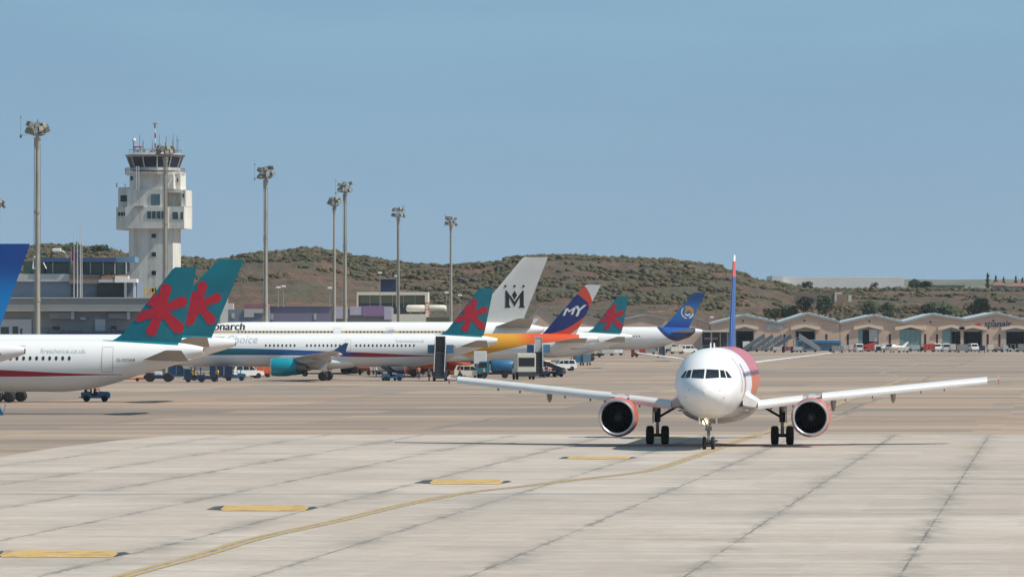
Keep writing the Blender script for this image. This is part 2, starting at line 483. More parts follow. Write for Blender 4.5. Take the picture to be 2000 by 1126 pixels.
# painted ground panels (yellow between black wedges)
m = MT('yellow_panel_paint', (0.53, 0.335, 0.095), 0.8)
m.mix((0.27, 0.19, 0.12), m.noise(1.1, 5, 0.75, (.8, .45, 1), 'World').sm(0.50, 0.60, 0, 0.75))
m.mix((0.52, 0.44, 0.32), m.noise(0.8, 5, 0.75, kind='World', offs=(9, 1, 0)).sm(0.54, 0.64, 0, 0.85))
m.mix((0.60, 0.47, 0.26), m.noise(3.2, 5, 0.7, kind='World', offs=(3, 1, 0)).sm(0.52, 0.7, 0, 0.6))
M_PANEL = m.done()
m = MT('black_panel_paint', (0.035, 0.036, 0.04), 0.8)
m.mix((0.25, 0.24, 0.22), m.noise(1.8, 5, 0.7, kind='World').sm(0.45, 0.7, 0, 0.7))
M_BPANEL = m.done()
def panel(xl, xr, yt, yb, bl, br, desc, skew=0.0):
    sk = (yb - yt) * 0.9
    mb = MB()
    def quad(a, z, mat): mb.add([(*gnd(px, py), z) for px, py in a], [(0, 1, 2, 3)], mat)
    quad([(bl, yb - (yb - yt) * .25), (bl + (xl - bl) * .55, yt + (yb - yt) * .2), (xl + 8, yt + 0.5), (xl + 2, yb - 1)], 0.026, M_BPANEL)
    quad([(xr - 2, yb - 0.5), (xr - 4, yt + (yb - yt) * .4), (br - (br - xr) * .35, yt + (yb - yt) * .2), (br, yt + (yb - yt) * .45)], 0.026, M_BPANEL)
    ym = (yt + yb) / 2; ins = (xr - xl) * 0.05
    pts = [(xl - 1, yb - (yb - yt) * .3), (xl + ins, yt), (xr - ins * .6, yt + 0.5), (xr + ins * .8, ym - 0.3), (xr - ins * .2, yb), (xl + ins * .5, yb)]
    mb.add([(*gnd(px, py), 0.031) for px, py in pts], [tuple(range(6))], M_PANEL)
    o = mb.build('ground_marking'); o['kind'] = 'structure'
for a in ((0, 222, 1075, 1089, -40, 255, ''), (432, 597, 987, 998, 403, 622, ''), (840, 978, 936.5, 946, 808, 1000, ''),
          (1108, 1227, 891, 897, 1090, 1243, ''), (1238, 1345, 853, 858, 1210, 1350, '')):
    panel(*a)

# hills ---------------------------------------------------------------
def vnoise(x, y, seed):
    xi, yi = np.floor(x).astype(np.int64), np.floor(y).astype(np.int64)
    xf, yf = x - xi, y - yi
    xf, yf = xf * xf * (3 - 2 * xf), yf * yf * (3 - 2 * yf)
    def h(a, b):
        n = (a * 374761393 + b * 668265263 + seed * 1442695041) & 0x7fffffff
        n = ((n ^ (n >> 13)) * 1274126177) & 0x7fffffff
        return ((n ^ (n >> 16)) & 0xffff) / 65535.0
    return (h(xi, yi) * (1 - xf) + h(xi + 1, yi) * xf) * (1 - yf) + (h(xi, yi + 1) * (1 - xf) + h(xi + 1, yi + 1) * xf) * yf
def fbm(x, y, seed=1, o=4):
    s, a, t = 0.0, 1.0, 0.0
    for k in range(o):
        s = s + a * vnoise(x * 2 ** k, y * 2 ** k, seed + k); t += a; a *= 0.5
    return s / t
RPX = np.array([-2500, -1200, -400, 0, 75, 130, 190, 225, 250, 300, 355, 430, 475, 520, 560, 620, 650, 700, 750, 800, 880, 940, 1000, 1040, 1100, 1200, 1300, 1340, 1400, 1450, 1500, 1560, 1640, 1760, 1900, 2000, 2300, 3200, 4500], float)
RPY = np.array([540, 520, 500, 490, 483, 482, 486, 490, 503, 508, 502, 507, 499, 492, 489, 486, 489, 502, 508, 515, 517, 515, 507, 500, 499, 505, 505, 510, 521, 536, 550, 558, 562, 566, 567, 571, 574, 580, 590], float)
RPY = RPY + np.interp(RPX, [0, 600, 1000, 1450, 1700], [2, 1, 3, 5, 2])
HF, HR = 1425.0, 1740.0
def hill(X, Y):
    X = np.asarray(X, float); Y = np.asarray(Y, float)
    px = 1000 + X * F / HR
    zr = CH + (HY - np.interp(px, RPX, RPY)) * HR / F
    t = np.clip((Y - HF) / (HR - HF), 0, 1)
    prof = np.where(t < 0.35, 0.42 * (t / 0.35) ** 0.9, 0.42 + 0.58 * np.sin((t - 0.35) / 0.65 * math.pi / 2))
    z = zr * prof
    back = np.clip((Y - HR) / 500.0, 0, 1)
    z = z * (1 - 0.35 * back * back * (3 - 2 * back))
    amp = np.clip(t * 3, 0, 1) * np.clip((2400 - Y) / 300, 0.2, 1)
    z = z + amp * ((fbm(X / 45, Y / 45, 3) - 0.5) * 3.2 + (fbm(X / 12, Y / 12, 8) - 0.5) * 1.4)
    ter = np.floor(z / 3.0) * 3.0 + 3.0 * np.clip((z / 3.0 - np.floor(z / 3.0) - 0.55) / 0.35, 0, 1)
    z = z + (ter - z) * 0.55 * np.clip(t * 4, 0, 1) * (0.4 + 0.6 * (px > 1350))
    return np.where(Y < HF, 0.0, z)
def grid_mesh(name, xs, ys, fn, mat):
    XX, YY = np.meshgrid(xs, ys)
    ZZ = fn(XX, YY)
    nx, ny = len(xs), len(ys)
    v = np.stack([XX.ravel(), YY.ravel(), ZZ.ravel()], 1)
    a = (np.arange(ny - 1)[:, None] * nx + np.arange(nx - 1)[None, :]).ravel()
    f = np.stack([a, a + 1, a + nx + 1, a + nx], 1)
    me = bpy.data.meshes.new(name)
    me.vertices.add(len(v)); me.vertices.foreach_set('co', v.ravel())
    me.loops.add(len(f) * 4); me.loops.foreach_set('vertex_index', f.ravel())
    me.polygons.add(len(f)); me.polygons.foreach_set('loop_start', np.arange(len(f)) * 4)
    me.update(calc_edges=True)
    me.polygons.foreach_set('use_smooth', [True] * len(f))
    me.materials.append(mat); me.update()
    o = bpy.data.objects.new(name, me); COL.objects.link(o); o['kind'] = 'structure'
    return o
m = MT('scrubby_hillside_earth', (0.135, 0.078, 0.052), 0.95)
m.mix((0.25, 0.115, 0.068), m.noise(0.018, 5, 0.65, kind='World').sm(0.42, 0.62, 0, 0.75))
m.mix((0.32, 0.22, 0.14), m.noise(0.03, 5, 0.65, kind='World', offs=(8, 3, 1)).sm(0.55, 0.72, 0, 0.75))
m.mix((0.085, 0.07, 0.045), m.noise(0.14, 5, 0.7, (1, 1, 3), 'World', (1, 7, 2)).sm(0.48, 0.66, 0, 0.85))
m.mix((0.095, 0.10, 0.045), m.noise(0.05, 6, 0.7, kind='World', offs=(11, 5, 0)).sm(0.47, 0.62, 0, 0.75))
X, Y, Z = m.world()
st = ((Z + m.noise(0.05, 3, 0.6, kind='World') * 4.0) / 2.7).fr()
m.mix((0.09, 0.07, 0.055), (st < 0.22) * m.noise(0.03, 3, 0.6, kind='World', offs=(5, 5, 5)).sm(0.4, 0.6, 0.1, 0.75))
m.mix((0.055, 0.05, 0.032), m.noise(0.30, 6, 0.8, (1, .5, 1), 'World', (2, 2, 2)).sm(0.46, 0.60, 0, 0.85))
m.mix((0.10, 0.10, 0.055), m.noise(0.12, 6, 0.8, (1, .5, 1), 'World', (2, 82, 2)).sm(0.50, 0.62, 0, 0.8))
m.mix((0.36, 0.27, 0.19), m.noise(0.7, 5, 0.7, kind='World', offs=(22, 2, 2)).sm(0.62, 0.72, 0, 0.6))
m.bump(m.noise(0.5, 6, 0.7, kind='World'), 1.0, 1.6)
M_HILL = m.done()
xs = np.concatenate([np.arange(-900, -220, 12.0), np.arange(-220, 225, 1.6), np.arange(225, 900, 12.0)])
ys = np.concatenate([np.arange(HF, HR + 40, 3.5), np.arange(HR + 40, 2500, 14.0)])
grid_mesh('hills', xs, ys, hill, M_HILL)

# far plateau
def farland(X, Y):
    px = 1000 + X * F / 3600.0
    zr = CH + (HY - np.interp(px, [-3000, 0, 1000, 1500, 1780, 1850, 1900, 2000, 2400, 6000], [560, 555, 552, 549, 549, 547, 546.5, 547, 549, 560])) * 0.36
    t = np.clip((Y - 2450) / 1100.0, 0, 1)
    z = 14 + (zr - 14) * t + (fbm(X / 90, Y / 90, 5) - 0.5) * 4.0 * t
    return np.where(Y > 3900, z - (Y - 3900) * 0.03, z)
m = MT('far_green_slope', (0.13, 0.13, 0.085), 0.95)
m.mix((0.26, 0.20, 0.14), m.noise(0.006, 5, 0.65, kind='World').sm(0.45, 0.62, 0, 0.8))
m.mix((0.07, 0.085, 0.05), m.noise(0.02, 6, 0.7, kind='World', offs=(1, 7, 2)).sm(0.48, 0.62, 0, 0.8))
M_FAR = m.done()
grid_mesh('far_slope', np.arange(-2600, 2600, 26.0), np.arange(2400, 4600, 40.0), farland, M_FAR)

# scrub on the hill: countless low bushes, one object ------------------
def ico(sub=1):
    bm = bmesh.new(); bmesh.ops.create_icosphere(bm, subdivisions=sub, radius=1.0)
    bm.verts.index_update()
    v = np.array([q.co[:] for q in bm.verts]); f = np.array([[q.index for q in fc.verts] for fc in bm.faces]); bm.free()
    return v, f
IV, IF = ico(1)
def bush_cloud(name, P, S, mat, squash=0.62, rough=0.5):
    """many irregular tufts as one mesh; P positions, S radii"""
    N = len(P); nv = len(IV)
    D = 1 + rough * (rng.random((N, nv)) - 0.5) * 2
    V = IV[None] * D[:, :, None]
    sx = 0.8 + 0.6 * rng.random((N, 3)); sx[:, 2] *= squash
    V = V * sx[:, None, :] * S[:, None, None] + P[:, None, :]
    V[:, :, 2] += (S * 0.25)[:, None]
    Fc = IF[None] + (np.arange(N) * nv)[:, None, None]
    V = V.reshape(-1, 3); Fc = Fc.reshape(-1, 3)
    me = bpy.data.meshes.new(name)
    me.vertices.add(len(V)); me.vertices.foreach_set('co', V.ravel())
    me.loops.add(len(Fc) * 3); me.loops.foreach_set('vertex_index', Fc.ravel().astype(np.int32))
    me.polygons.add(len(Fc)); me.polygons.foreach_set('loop_start', np.arange(len(Fc)) * 3)
    me.materials.append(mat); me.update(calc_edges=True)
    o = bpy.data.objects.new(name, me); COL.objects.link(o)
    return o
m = MT('scrub_foliage', (0.088, 0.072, 0.042), 0.9)
r = m.island()
m.mix((0.10, 0.095, 0.05), r.sm(0.45, 0.9))
m.mix((0.055, 0.062, 0.034), (r * 7.3).fr().sm(0.45, 0.9, 0, 0.9))
m.mix((0.14, 0.095, 0.062), (r * 13.7).fr().sm(0.60, 0.95, 0, 0.9))
m.mix((0.10, 0.11, 0.085), (r * 23.1).fr().sm(0.70, 0.95, 0, 0.8))
m.b.inputs['Specular IOR Level'].default_value = 0.1
M_SCRUB = m.done()
N = 150000
by = HF + 4 + (HR + 25 - HF) * rng.random(N) ** 0.85; bx = rng.uniform(-0.125, 0.128, N) * by
tt = (by - HF) / (HR - HF)
pxx = 1000 + bx * F / by
dens = fbm(bx / 26, by / 26, 21, 3) * 1.25 + fbm(bx / 6, by / 6, 29, 3) * 0.75 + 0.28 * tt - 0.60
dens -= np.clip((0.62 - tt) / 0.2, 0, 1) * (pxx < 1050) * 0.30
dens -= np.clip((0.5 - tt) / 0.2, 0, 1) * ((pxx > 1050) & (pxx < 1450)) * 0.12
dens += np.clip((0.30 - tt) / 0.1, 0, 1) * (pxx > 1450) * 0.10 - (pxx > 1450) * 0.05
keep = dens > 0.48 + 0.34 * rng.random(N)
bx, by = bx[keep], by[keep]
S = 0.25 + 0.95 * rng.random(len(bx)) ** 2.8
P = np.stack([bx, by, hill(bx, by)], 1)
o = bush_cloud('scrub', P, S, M_SCRUB)
tag(o, 'olive green and brown scrub bushes covering the dry hillside', 'scrub', kind='stuff')

# trees --------------------------------------------------------------
m = MT('tree_foliage_dark', (0.075, 0.098, 0.052), 0.85)
r = m.island()
m.mix((0.095, 0.125, 0.055), r.sm(0.4, 1.0)); m.mix((0.035, 0.058, 0.028), (r * 9.1).fr().sm(0.6, 0.95))
m.b.inputs['Specular IOR Level'].default_value = 0.15
M_LEAF = m.done()
M_BARK = plain('bark', (0.10, 0.07, 0.05), 0.9)
def tree(name, label, cat, X, Y, z, h, w, shape='round', group=None, seed=0):
    rr = random.Random(seed * 31 + 5)
    t = thing(name, label, cat, (X, Y, z), rr.random() * 6, group)
    tr = MB(); th = h * (0.22 if shape == 'round' else 0.9)
    tr.tube((0, 0, -0.3), (0.02 * h, 0, th), 0.045 * h, 0.02 * h, 8)
    for k in range(6):
        a = rr.random() * 6.28; zz = th * (0.55 + 0.4 * rr.random()); L = w * 0.35
        tr.tube((0.01 * h, 0, zz), (math.cos(a) * L, math.sin(a) * L, zz + L * 0.7), 0.018 * h, 0.006 * h, 5)
    tr.build('trunk', M_BARK, t, True)
    v, f = [], []
    nl = 1300
    lobes = [(rr.uniform(-.32, .32) * w, rr.uniform(-.32, .32) * w, h * rr.uniform(.26, .80), rr.uniform(.22, .36) * w) for _ in range(9)]
    for k in range(nl):
        if shape == 'cone':
            u = rr.random() ** 0.8; zz = h * (0.12 + 0.88 * u)
            R = w * 0.5 * (1 - u) ** 0.8 * (0.75 + 0.4 * math.sin(zz * 5.0 / max(h, 1) * 6)) + 0.08
            a = rr.random() * 6.28; q = R * math.sqrt(rr.random())
            c = (math.cos(a) * q, math.sin(a) * q, zz)
        else:
            lx, ly, lz, lr = rr.choice(lobes)
            while True:
                p = [rr.uniform(-1, 1) for _ in range(3)]
                n2 = sum(i * i for i in p)
                if 0.25 < n2 < 1: break
            c = (lx + p[0] * lr, ly + p[1] * lr, max(0.08 * h, lz + p[2] * lr * 0.85))
        s = rr.uniform(.03, .075) * w
        d1 = Vector([rr.gauss(0, 1) for _ in range(3)]).normalized(); d2 = d1.orthogonal().normalized()
        b = len(v); c = Vector(c)
        v += [(c - d1 * s)[:], (c + d2 * s * .7)[:], (c + d1 * s)[:], (c - d2 * s * .7)[:]]
        f.append((b, b + 1, b + 2, b + 3))
    me = bpy.data.meshes.new('crown'); me.from_pydata(v, [], f); me.materials.append(M_LEAF)
    c = bpy.data.objects.new('crown', me); COL.objects.link(c); c.parent = t
    return t
def tree_at(px, pyb, pyt, wpx, d, name, label, cat, shape, group, seed):
    X = wx(px, d); z = float(hill(X, d)) if d < 2450 else float(farland(np.array([X]), np.array([d]))[0])
    zb = wz(pyb, d); z = min(z, zb) if abs(z - zb) > 0.5 else z
    tree(name, label, cat, X, d, z, wz(pyt, d) - z, wpx * d / F, shape, group, seed)
TG = 'dark round trees behind the hangar roofs'
for i, (px, pb, pt, w, d, lb) in enumerate((
    (1570, 606, 578, 34, 1560, 'round dark green tree left of the pair below the ruined wall'),
    (1613, 606, 577, 36, 1555, 'round dark green tree right of the pair below the ruined wall'),
    (1696, 612, 582, 34, 1550, 'round dark tree right of the cream ruin on the slope'),
    (1733, 612, 589, 26, 1545, 'small olive tree above the second gable valley'),
    (1812, 614, 586, 36, 1550, 'spreading dark tree behind the middle hangar gable'),
    (1848, 615, 593, 40, 1540, 'low wide dark tree just right of the middle gable'),
    (1910, 610, 582, 44, 1560, 'spreading dark green tree behind the gable with the red sign'),
    (1540, 612, 598, 36, 1535, 'low bushy tree behind the left hangar gable'),
    (1508, 614, 603, 30, 1520, 'small grey green tree behind the left hangar roof valley'))):
    tree_at(px, pb, pt, w, d, 'broadleaf_tree', lb, 'tree', 'round', TG, i)
CG = 'dark conifers on the far right skyline'
for i, (px, pb, pt, w, lb) in enumerate((
    (1929, 568, 532, 16, 'tallest dark conifer on the skyline left of the red roofs'),
    (1945, 562, 537, 14, 'slim conifer just right of the tallest one on the skyline'),
    (1960, 560, 540, 12, 'short conifer above the left red roof'),
    (1984, 560, 538, 13, 'conifer above the gap between the red roofs'),
    (1997, 560, 541, 14, 'conifer cut by the right edge of the photo'))):
    tree_at(px, pb, pt, w, 1850, 'conifer_tree', lb, 'tree', 'cone', CG, 40 + i)
for i, (px, pb, pt, w, lb) in enumerate((
    (1787, 562, 545, 26, 'dark spreading tree right beside the white greenhouse end'),
    (1808, 562, 549, 24, 'reddish dark low tree to the right of the greenhouse'),
    (1576, 562, 549, 20, 'small tree in front of the left greenhouse part'),
    (1706, 562, 551, 18, 'small round tree in front of the greenhouse right part'))):
    tree_at(px, pb, pt, w, 1720, 'broadleaf_tree', lb, 'tree', 'round', 'trees round the white greenhouse', 60 + i)
for i, (px, pt, w, lb) in enumerate(((85, 487, 30, 'leftmost tree on the ridge above the blue roofed building'),
    (137, 478, 42, 'largest tree on the ridge behind the antenna mast'),
    (172, 488, 26, 'small tree on the ridge between the two larger ones'),
    (201, 481, 34, 'rightmost tree on the left ridge near the control tower'))):
    tree_at(px, 503, pt, w, 1700, 'broadleaf_tree', lb, 'tree', 'round', 'trees on the left ridge', 80 + i)

# buildings -----------------------------------------------------------
def pb(mb, x0, x1, y0, y1, d, dep, mat, ch=0.0):
    """box whose front face covers the photo rectangle at distance d"""
    return mb.box(wx(x0, d), wx(x1, d), d, d + dep, wz(y1, d), wz(y0, d), mat, ch)
m = MT('hangar_tan_render', (0.60, 0.435, 0.33), 0.85)
m.mix((0.50, 0.37, 0.29), m.noise(0.25, 5, 0.65, kind='World').sm(0.4, 0.65, 0, 0.8))
m.mix((0.30, 0.24, 0.19), m.noise(0.8, 4, 0.7, (1, 1, 0.15), 'World', (3, 3, 3)).sm(0.58, 0.75, 0, 0.5))
M_TAN = m.done()
M_TANL = plain('pale_arch_render', (0.72, 0.58, 0.44), 0.8)
m = MT('corrugated_pale_roof', (0.50, 0.56, 0.53), 0.5)
m.mix((0.36, 0.42, 0.42), m.noise(0.5, 4, 0.7, kind='World').sm(0.45, 0.65, 0, 0.8))
M_ROOF = m.done()
M_TRIM = plain('grey_blue_roof_trim', (0.32, 0.35, 0.37), 0.5)
M_TEAL = plain('teal_sliding_door', (0.16, 0.29, 0.29), 0.5, wscale=0.4)
M_TEALD = plain('dark_teal_door', (0.03, 0.10, 0.11), 0.5)
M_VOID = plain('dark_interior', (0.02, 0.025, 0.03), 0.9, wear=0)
M_DUSTY = plain('dusty_back_wall', (0.16, 0.13, 0.11), 0.9)
HD = 1385.0
hs = HD / F
def hangar(name, label, units, x0, x1, doors, slits, sign=None, vents=()):
    """row of gabled bays; units = [(left, peak, right, ypeak, yvalley_l, yvalley_r)]"""
    d = HD; cx = wx((x0 + x1) / 2, d)
    root = thing(name, label, 'hangar', (cx, d, 0), 0, 'tan gabled hangars across the apron')
    def L(px): return wx(px, d) - cx
    def Zp(py): return wz(py, d)
    dep = 34.0
    # front wall with openings cut: vertical strips
    wall = MB(); roof = MB(); trim = MB()
    def top(px):
        for (a, p, b, yp, ya, yb) in units:
            if a <= px <= b:
                if px < p: return ya + (yp - ya) * (px - a) / (p - a)
                return yp + (yb - yp) * (px - p) / (b - p)
        return units[-1][5]
    cuts = sorted(set([x0, x1] + [q for u in units for q in u[:3]] + [q for dd in doors for q in (dd[0], (dd[0] + dd[1]) / 2, dd[1])]))
    cuts = [c for c in cuts if x0 <= c <= x1]
    def arch(px):
        for dd in doors:
            if dd[0] <= px <= dd[1]:
                md = (dd[0] + dd[1]) / 2
                return dd[2] - dd[3] * (1 - abs(px - md) / (md - dd[0]))
        return None
    for a, b in zip(cuts[:-1], cuts[1:]):
        mid = (a + b) / 2; ind = arch(mid)
        zt0, zt1 = Zp(top(a + .01)) - .35, Zp(top(b - .01)) - .35
        if ind is None: zb0 = zb1 = 0.0
        else: zb0, zb1 = Zp(arch(a + .01)), Zp(arch(b - .01))
        wall.prism([(L(a), zb0), (L(b), zb1), (L(b), zt1), (L(a), zt0)], 0, 0.45)
    wall.box(L(x0), L(x0) + .45, .45, dep, 0, Zp(top(x0)) - .4); wall.box(L(x1) - .45, L(x1), .45, dep, 0, Zp(top(x1)) - .4)
    wall.box(L(x0) + .45, L(x1) - .45, dep - .45, dep, 0, 6.0)
    wall.build('wall', M_TAN, root)
    for a, b in [(u[0], u[1]) for u in units] + [(u[1], u[2]) for u in units]:
        ya, yb = top(a + .01), top(b - .01)
        roof.prism([(L(a), Zp(ya) - .32), (L(b), Zp(yb) - .32), (L(b), Zp(yb)), (L(a), Zp(ya))], -0.35, dep + .4)
        # fascia proud of the roof
        trim.prism([(L(a), Zp(ya) - .55), (L(b), Zp(yb) - .55), (L(b), Zp(yb) + .06), (L(a), Zp(ya) + .06)], -0.55, -0.36)
    # low rooflights that stand on the slopes (seen foreshortened as pale strips)
    ro = roof.build('roof', M_ROOF, root)
    trim.build('roof_trim', M_TRIM, root)
    sk = MB()
    for (a, p, b, yp, ya, yb) in units:
        for k in range(5):
            q0 = p + (b - p) * (.06 + .18 * k); q1 = q0 + (b - p) * .11
            if q1 > x1: continue
            z0, z1 = Zp(top(q0)), Zp(top(q1))
            sk.prism([(L(q0), z0 + .01), (L(q1), z1 + .01), (L(q1), z1 + .30), (L(q0), z0 + .30)], 3 + 2 * (k % 2), 24)
    sk.build('rooflight', plain('pale_rooflight', (0.62, 0.68, 0.64), 0.4), ro)
    for i, dd in enumerate(doors):
        a, b, yt, rise, kind = dd
        md = (a + b) / 2
        # arch band over the opening
        ab = MB(); e = (b - a) * .22
        zo = .75
        ab.prism([(L(a - e), Zp(yt) - .05), (L(a), Zp(yt) + .05), (L(md), Zp(yt - rise) + .05), (L(b), Zp(yt) + .05), (L(b + e), Zp(yt) - .05), (L(b + e), Zp(yt) + .8), (L(md), Zp(yt - rise) + zo), (L(a - e), Zp(yt) + .8)], -0.62, -0.002)
        ab.build('door_hood', M_TANL, root)
        def leaf(x0_, x1_, y0_, y1_, z0_, z1_, m_, nm='hangar_door'): MB().box(x0_, x1_, y0_, y1_, z0_, z1_, m_).build(nm, None, root)
        if kind == 'open':
            leaf(L(a), L(a) + .25, .1, .35, 0, Zp(yt) - .5, M_TEAL, 'door_jamb'); leaf(L(b) - .25, L(b), .1, .35, 0, Zp(yt) - .5, M_TEAL, 'door_jamb')
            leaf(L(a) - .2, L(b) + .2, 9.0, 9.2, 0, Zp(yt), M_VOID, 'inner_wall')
            leaf(L(a), L(b), .47, .6, Zp(yt) - .45, Zp(yt - rise), M_GREY, 'door_lintel')
        elif kind == 'teal':
            for k in range(4):
                q0, q1 = a + (b - a) * k / 4, a + (b - a) * (k + 1) / 4
                leaf(L(q0) + .03, L(q1) - .03, .12 + .1 * (k % 2), .2 + .1 * (k % 2), 0, Zp(yt - rise * .2), M_TEAL)
            leaf(L(a), L(b), .34, .42, 0, Zp(yt - rise), M_TEALD, 'inner_wall')
        elif kind == 'half':
            leaf(L(a), L(md) - .21, .12, .22, 0, Zp(yt), M_TEAL); leaf(L(md) - .2, L(md) + .2, .02, .1, 0, Zp(yt), M_TEALD, 'door_post')
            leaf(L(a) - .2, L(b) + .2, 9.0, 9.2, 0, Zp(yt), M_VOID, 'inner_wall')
            leaf(L(a), L(b), .47, .6, Zp(yt) - .45, Zp(yt - rise), M_GREY, 'door_lintel')
        elif kind == 'mixed':
            leaf(L(a), L(a) + 1.2, .12, .22, 0, Zp(yt), M_TEAL); leaf(L(a) + 3.0, L(b) - .25, .12, .22, 2.6, Zp(yt), M_LGREY)
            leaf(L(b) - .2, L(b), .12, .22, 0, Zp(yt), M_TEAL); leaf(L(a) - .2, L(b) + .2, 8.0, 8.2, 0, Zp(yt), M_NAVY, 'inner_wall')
            leaf(L(a), L(b), .47, .6, Zp(yt) - .1, Zp(yt - rise), M_GREY, 'door_lintel')

    for px in slits:
        o = MB().box(L(px - 2), L(px + 2), -.03, .05, Zp(676), Zp(652), M_VOID).build('window', None, root)
    for px, py in vents:
        MB().tube((L(px), -.06, Zp(py)), (L(px), .02, Zp(py)), .28, n=10, mat=M_VOID).build('vent', None, root)
    return root, L, Zp
h1, L1, Z1 = hangar('hangar', 'tan hangar with two gables, grey name board and two dark doorways', [(1388, 1453, 1522, 613.5, 631, 628), (1522, 1577, 1640, 610.5, 628, 626)],
    1388, 1640, [(1436, 1473, 643, 5, 'open'), (1553, 1593, 643.5, 5, 'open')], (1491.5, 1532, 1614), vents=((1451, 626.5), (1571, 625.5)))
sb = MB().box(L1(1497), L1(1528), -.22, -.03, Z1(642), Z1(633), plain('pale_sign_board', (0.42, 0.46, 0.48), 0.5)).build('sign_board', None, h1)
h2, L2, Z2 = hangar('hangar', 'tan hangar with three gables and a red emblem sign beside teal doors', [(1641, 1708, 1765, 614, 629, 627.5), (1765, 1822, 1885, 612, 627.5, 622.5), (1885, 1946, 2012, 609.5, 622.5, 625), (2012, 2075, 2140, 610, 625, 628)],
    1641, 2140, [(1676, 1716, 643, 5, 'mixed'), (1757, 1799, 644, 5, 'teal'), (1840, 1876, 644, 5, 'half'), (1881, 1919, 644, 4, 'open'), (1964, 2003, 644, 4, 'open'), (2052, 2092, 644, 5, 'teal')], (1656, 1738, 1807, 1830, 1929, 1952, 2030),
    vents=((1698, 627), (1817, 628.5), (1940, 626)))
M_SIGNR = plain('sign_red', (0.50, 0.03, 0.04), 0.5, wear=0); M_SIGND = plain('sign_dark_blue', (0.04, 0.035, 0.12), 0.5, wear=0)
em = MB(); e0, ez = L2(1911), Z2(635)
em.prism([(e0 - 1.05, ez), (e0, ez - .62), (e0 + 1.05, ez), (e0, ez + .62)], -.20, -.05, M_SIGNR)
em.build('sign_emblem', None, h2)
em = MB()
tv, tf = fit_text('spanair', 7.4, .15)
for q in (0, 1, 2): em.add([(e0 + 1.5 + x + q * .07, -.12 - .004 * q, ez - .42 + y) for x, y in tv], tf, M_SIGND)
em.build('sign_lettering', None, h2)

# further hangar roofs to the left behind the parked aircraft
def gable_row(name, label, units, d, x0, x1):
    cx = wx((x0 + x1) / 2, d)
    root = thing(name, label, 'hangar', (cx, d, 0), 0)
    L = lambda px: wx(px, d) - cx
    w = MB(); r = MB()
    for (a, p, b, yp, ya) in units:
        w.prism([(L(a), 0), (L(b), 0), (L(b), wz(ya, d) - .3), (L(p), wz(yp, d) - .3), (L(a), wz(ya, d) - .3)], 0, 30)
        r.prism([(L(a), wz(ya, d) - .28), (L(p), wz(yp, d) - .28), (L(p), wz(yp, d)), (L(a), wz(ya, d))], -.4, 30.4)
        r.prism([(L(p), wz(yp, d) - .28), (L(b), wz(ya, d) - .28), (L(b), wz(ya, d)), (L(p), wz(yp, d))], -.4, 30.4)
    w.build('wall', M_TAN, root); r.build('roof', M_TRIM, root)
gable_row('hangar', 'grey roofed tan hangar left of the blue aircraft tail', [(1218, 1262, 1302, 613, 622)], 1392, 1218, 1302)
gable_row('hangar', 'tan gabled hangar just behind the blue aircraft tail', [(1312, 1350, 1386, 617, 629)], 1388, 1312, 1386)
gable_row('hangar', 'low grey roofed shed behind the white aircraft fin with the red swoosh', [(1030, 1058, 1092, 598, 625), (1092, 1130, 1180, 611, 625)], 1394, 1030, 1180)
gable_row('hangar', 'low grey roofed shed between the two small aircraft tails', [(1182, 1200, 1216, 616, 623)], 1394, 1182, 1216)

# control tower ---------------------------------------------------------
m = MT('tower_pale_concrete', (0.70, 0.68, 0.62), 0.8)
m.mix((0.40, 0.37, 0.32), m.noise(0.9, 5, 0.7, (1, 1, 0.12), 'Object').sm(0.44, 0.66, 0, 0.7))
m.mix((0.60, 0.58, 0.53), m.noise(0.3, 4, 0.6).sm(0.4, 0.65, 0, 0.6))
M_TOW = m.done()
TD = 860.0
tx = wx(303, TD)
tower = thing('control_tower', 'tall pale concrete control tower with dark glazed cab and antennas on top', 'control tower', (tx, TD, 0), math.radians(-7))
TL = lambda px: (px - 303) * TD / F
TZ = lambda py: wz(py, TD)
s = MB()
s.box(TL(259), TL(346), -3.6, 3.6, 0, TZ(440), None, .0)
s.build('shaft', M_TOW, tower)
b = MB()
b.box(TL(254), TL(338), -4.6, 4.6, TZ(447), TZ(405), M_TOW)          # lower ring, front
b.box(TL(233), TL(253.9), -3.2, 3.6, TZ(449), TZ(405), M_TOW)
b.box(TL(338.1), TL(369), -3.9, 3.4, TZ(447), TZ(404), M_TOW)
b.box(TL(257), TL(332), -4.2, 4.2, TZ(404.9), TZ(370), M_TOW)        # upper ring
b.box(TL(235), TL(256.9), -2.4, 3.0, TZ(404.9), TZ(366), M_TOW)
b.box(TL(332.1), TL(361), -1.2, 3.0, TZ(403.9), TZ(372), M_TOW)
b.box(TL(361.1), TL(369.6), -2.9, 3.0, TZ(403.9), TZ(372), M_TOW)
b.box(TL(332.1), TL(361), -2.9, -1.21, TZ(377), TZ(370), M_TOW)
b.box(TL(261), TL(348), -3.9, 3.9, TZ(369.9), TZ(341.5), M_TOW)        # neck
b.box(TL(348.1), TL(358), -2.2, 2.6, TZ(369.9), TZ(338), M_TOW)
b.box(TL(233), TL(234.9), -3.2, -3.0, TZ(366), TZ(358), M_GREY); b.box(TL(250), TL(251), -3.2, -3.0, TZ(366), TZ(359), M_GREY)
b.build('equipment_storeys', None, tower)
def oct_ring(r0, r1, z0, z1, mb, mat, n=12, cx=0.0, rot=0.0):
    R = []
    for r, z in ((r0, z0), (r1, z1)):
        R.append([(cx + math.cos(2 * math.pi * (i + .5) / n + rot) * r, math.sin(2 * math.pi * (i + .5) / n + rot) * r, z) for i in range(n)])
    mb.rings(R, mat)
cab = MB()
oct_ring(4.05, 4.75, TZ(329), TZ(307), cab, plain('navy_cab_glass', (0.012, 0.022, 0.04), 0.45, wear=0))
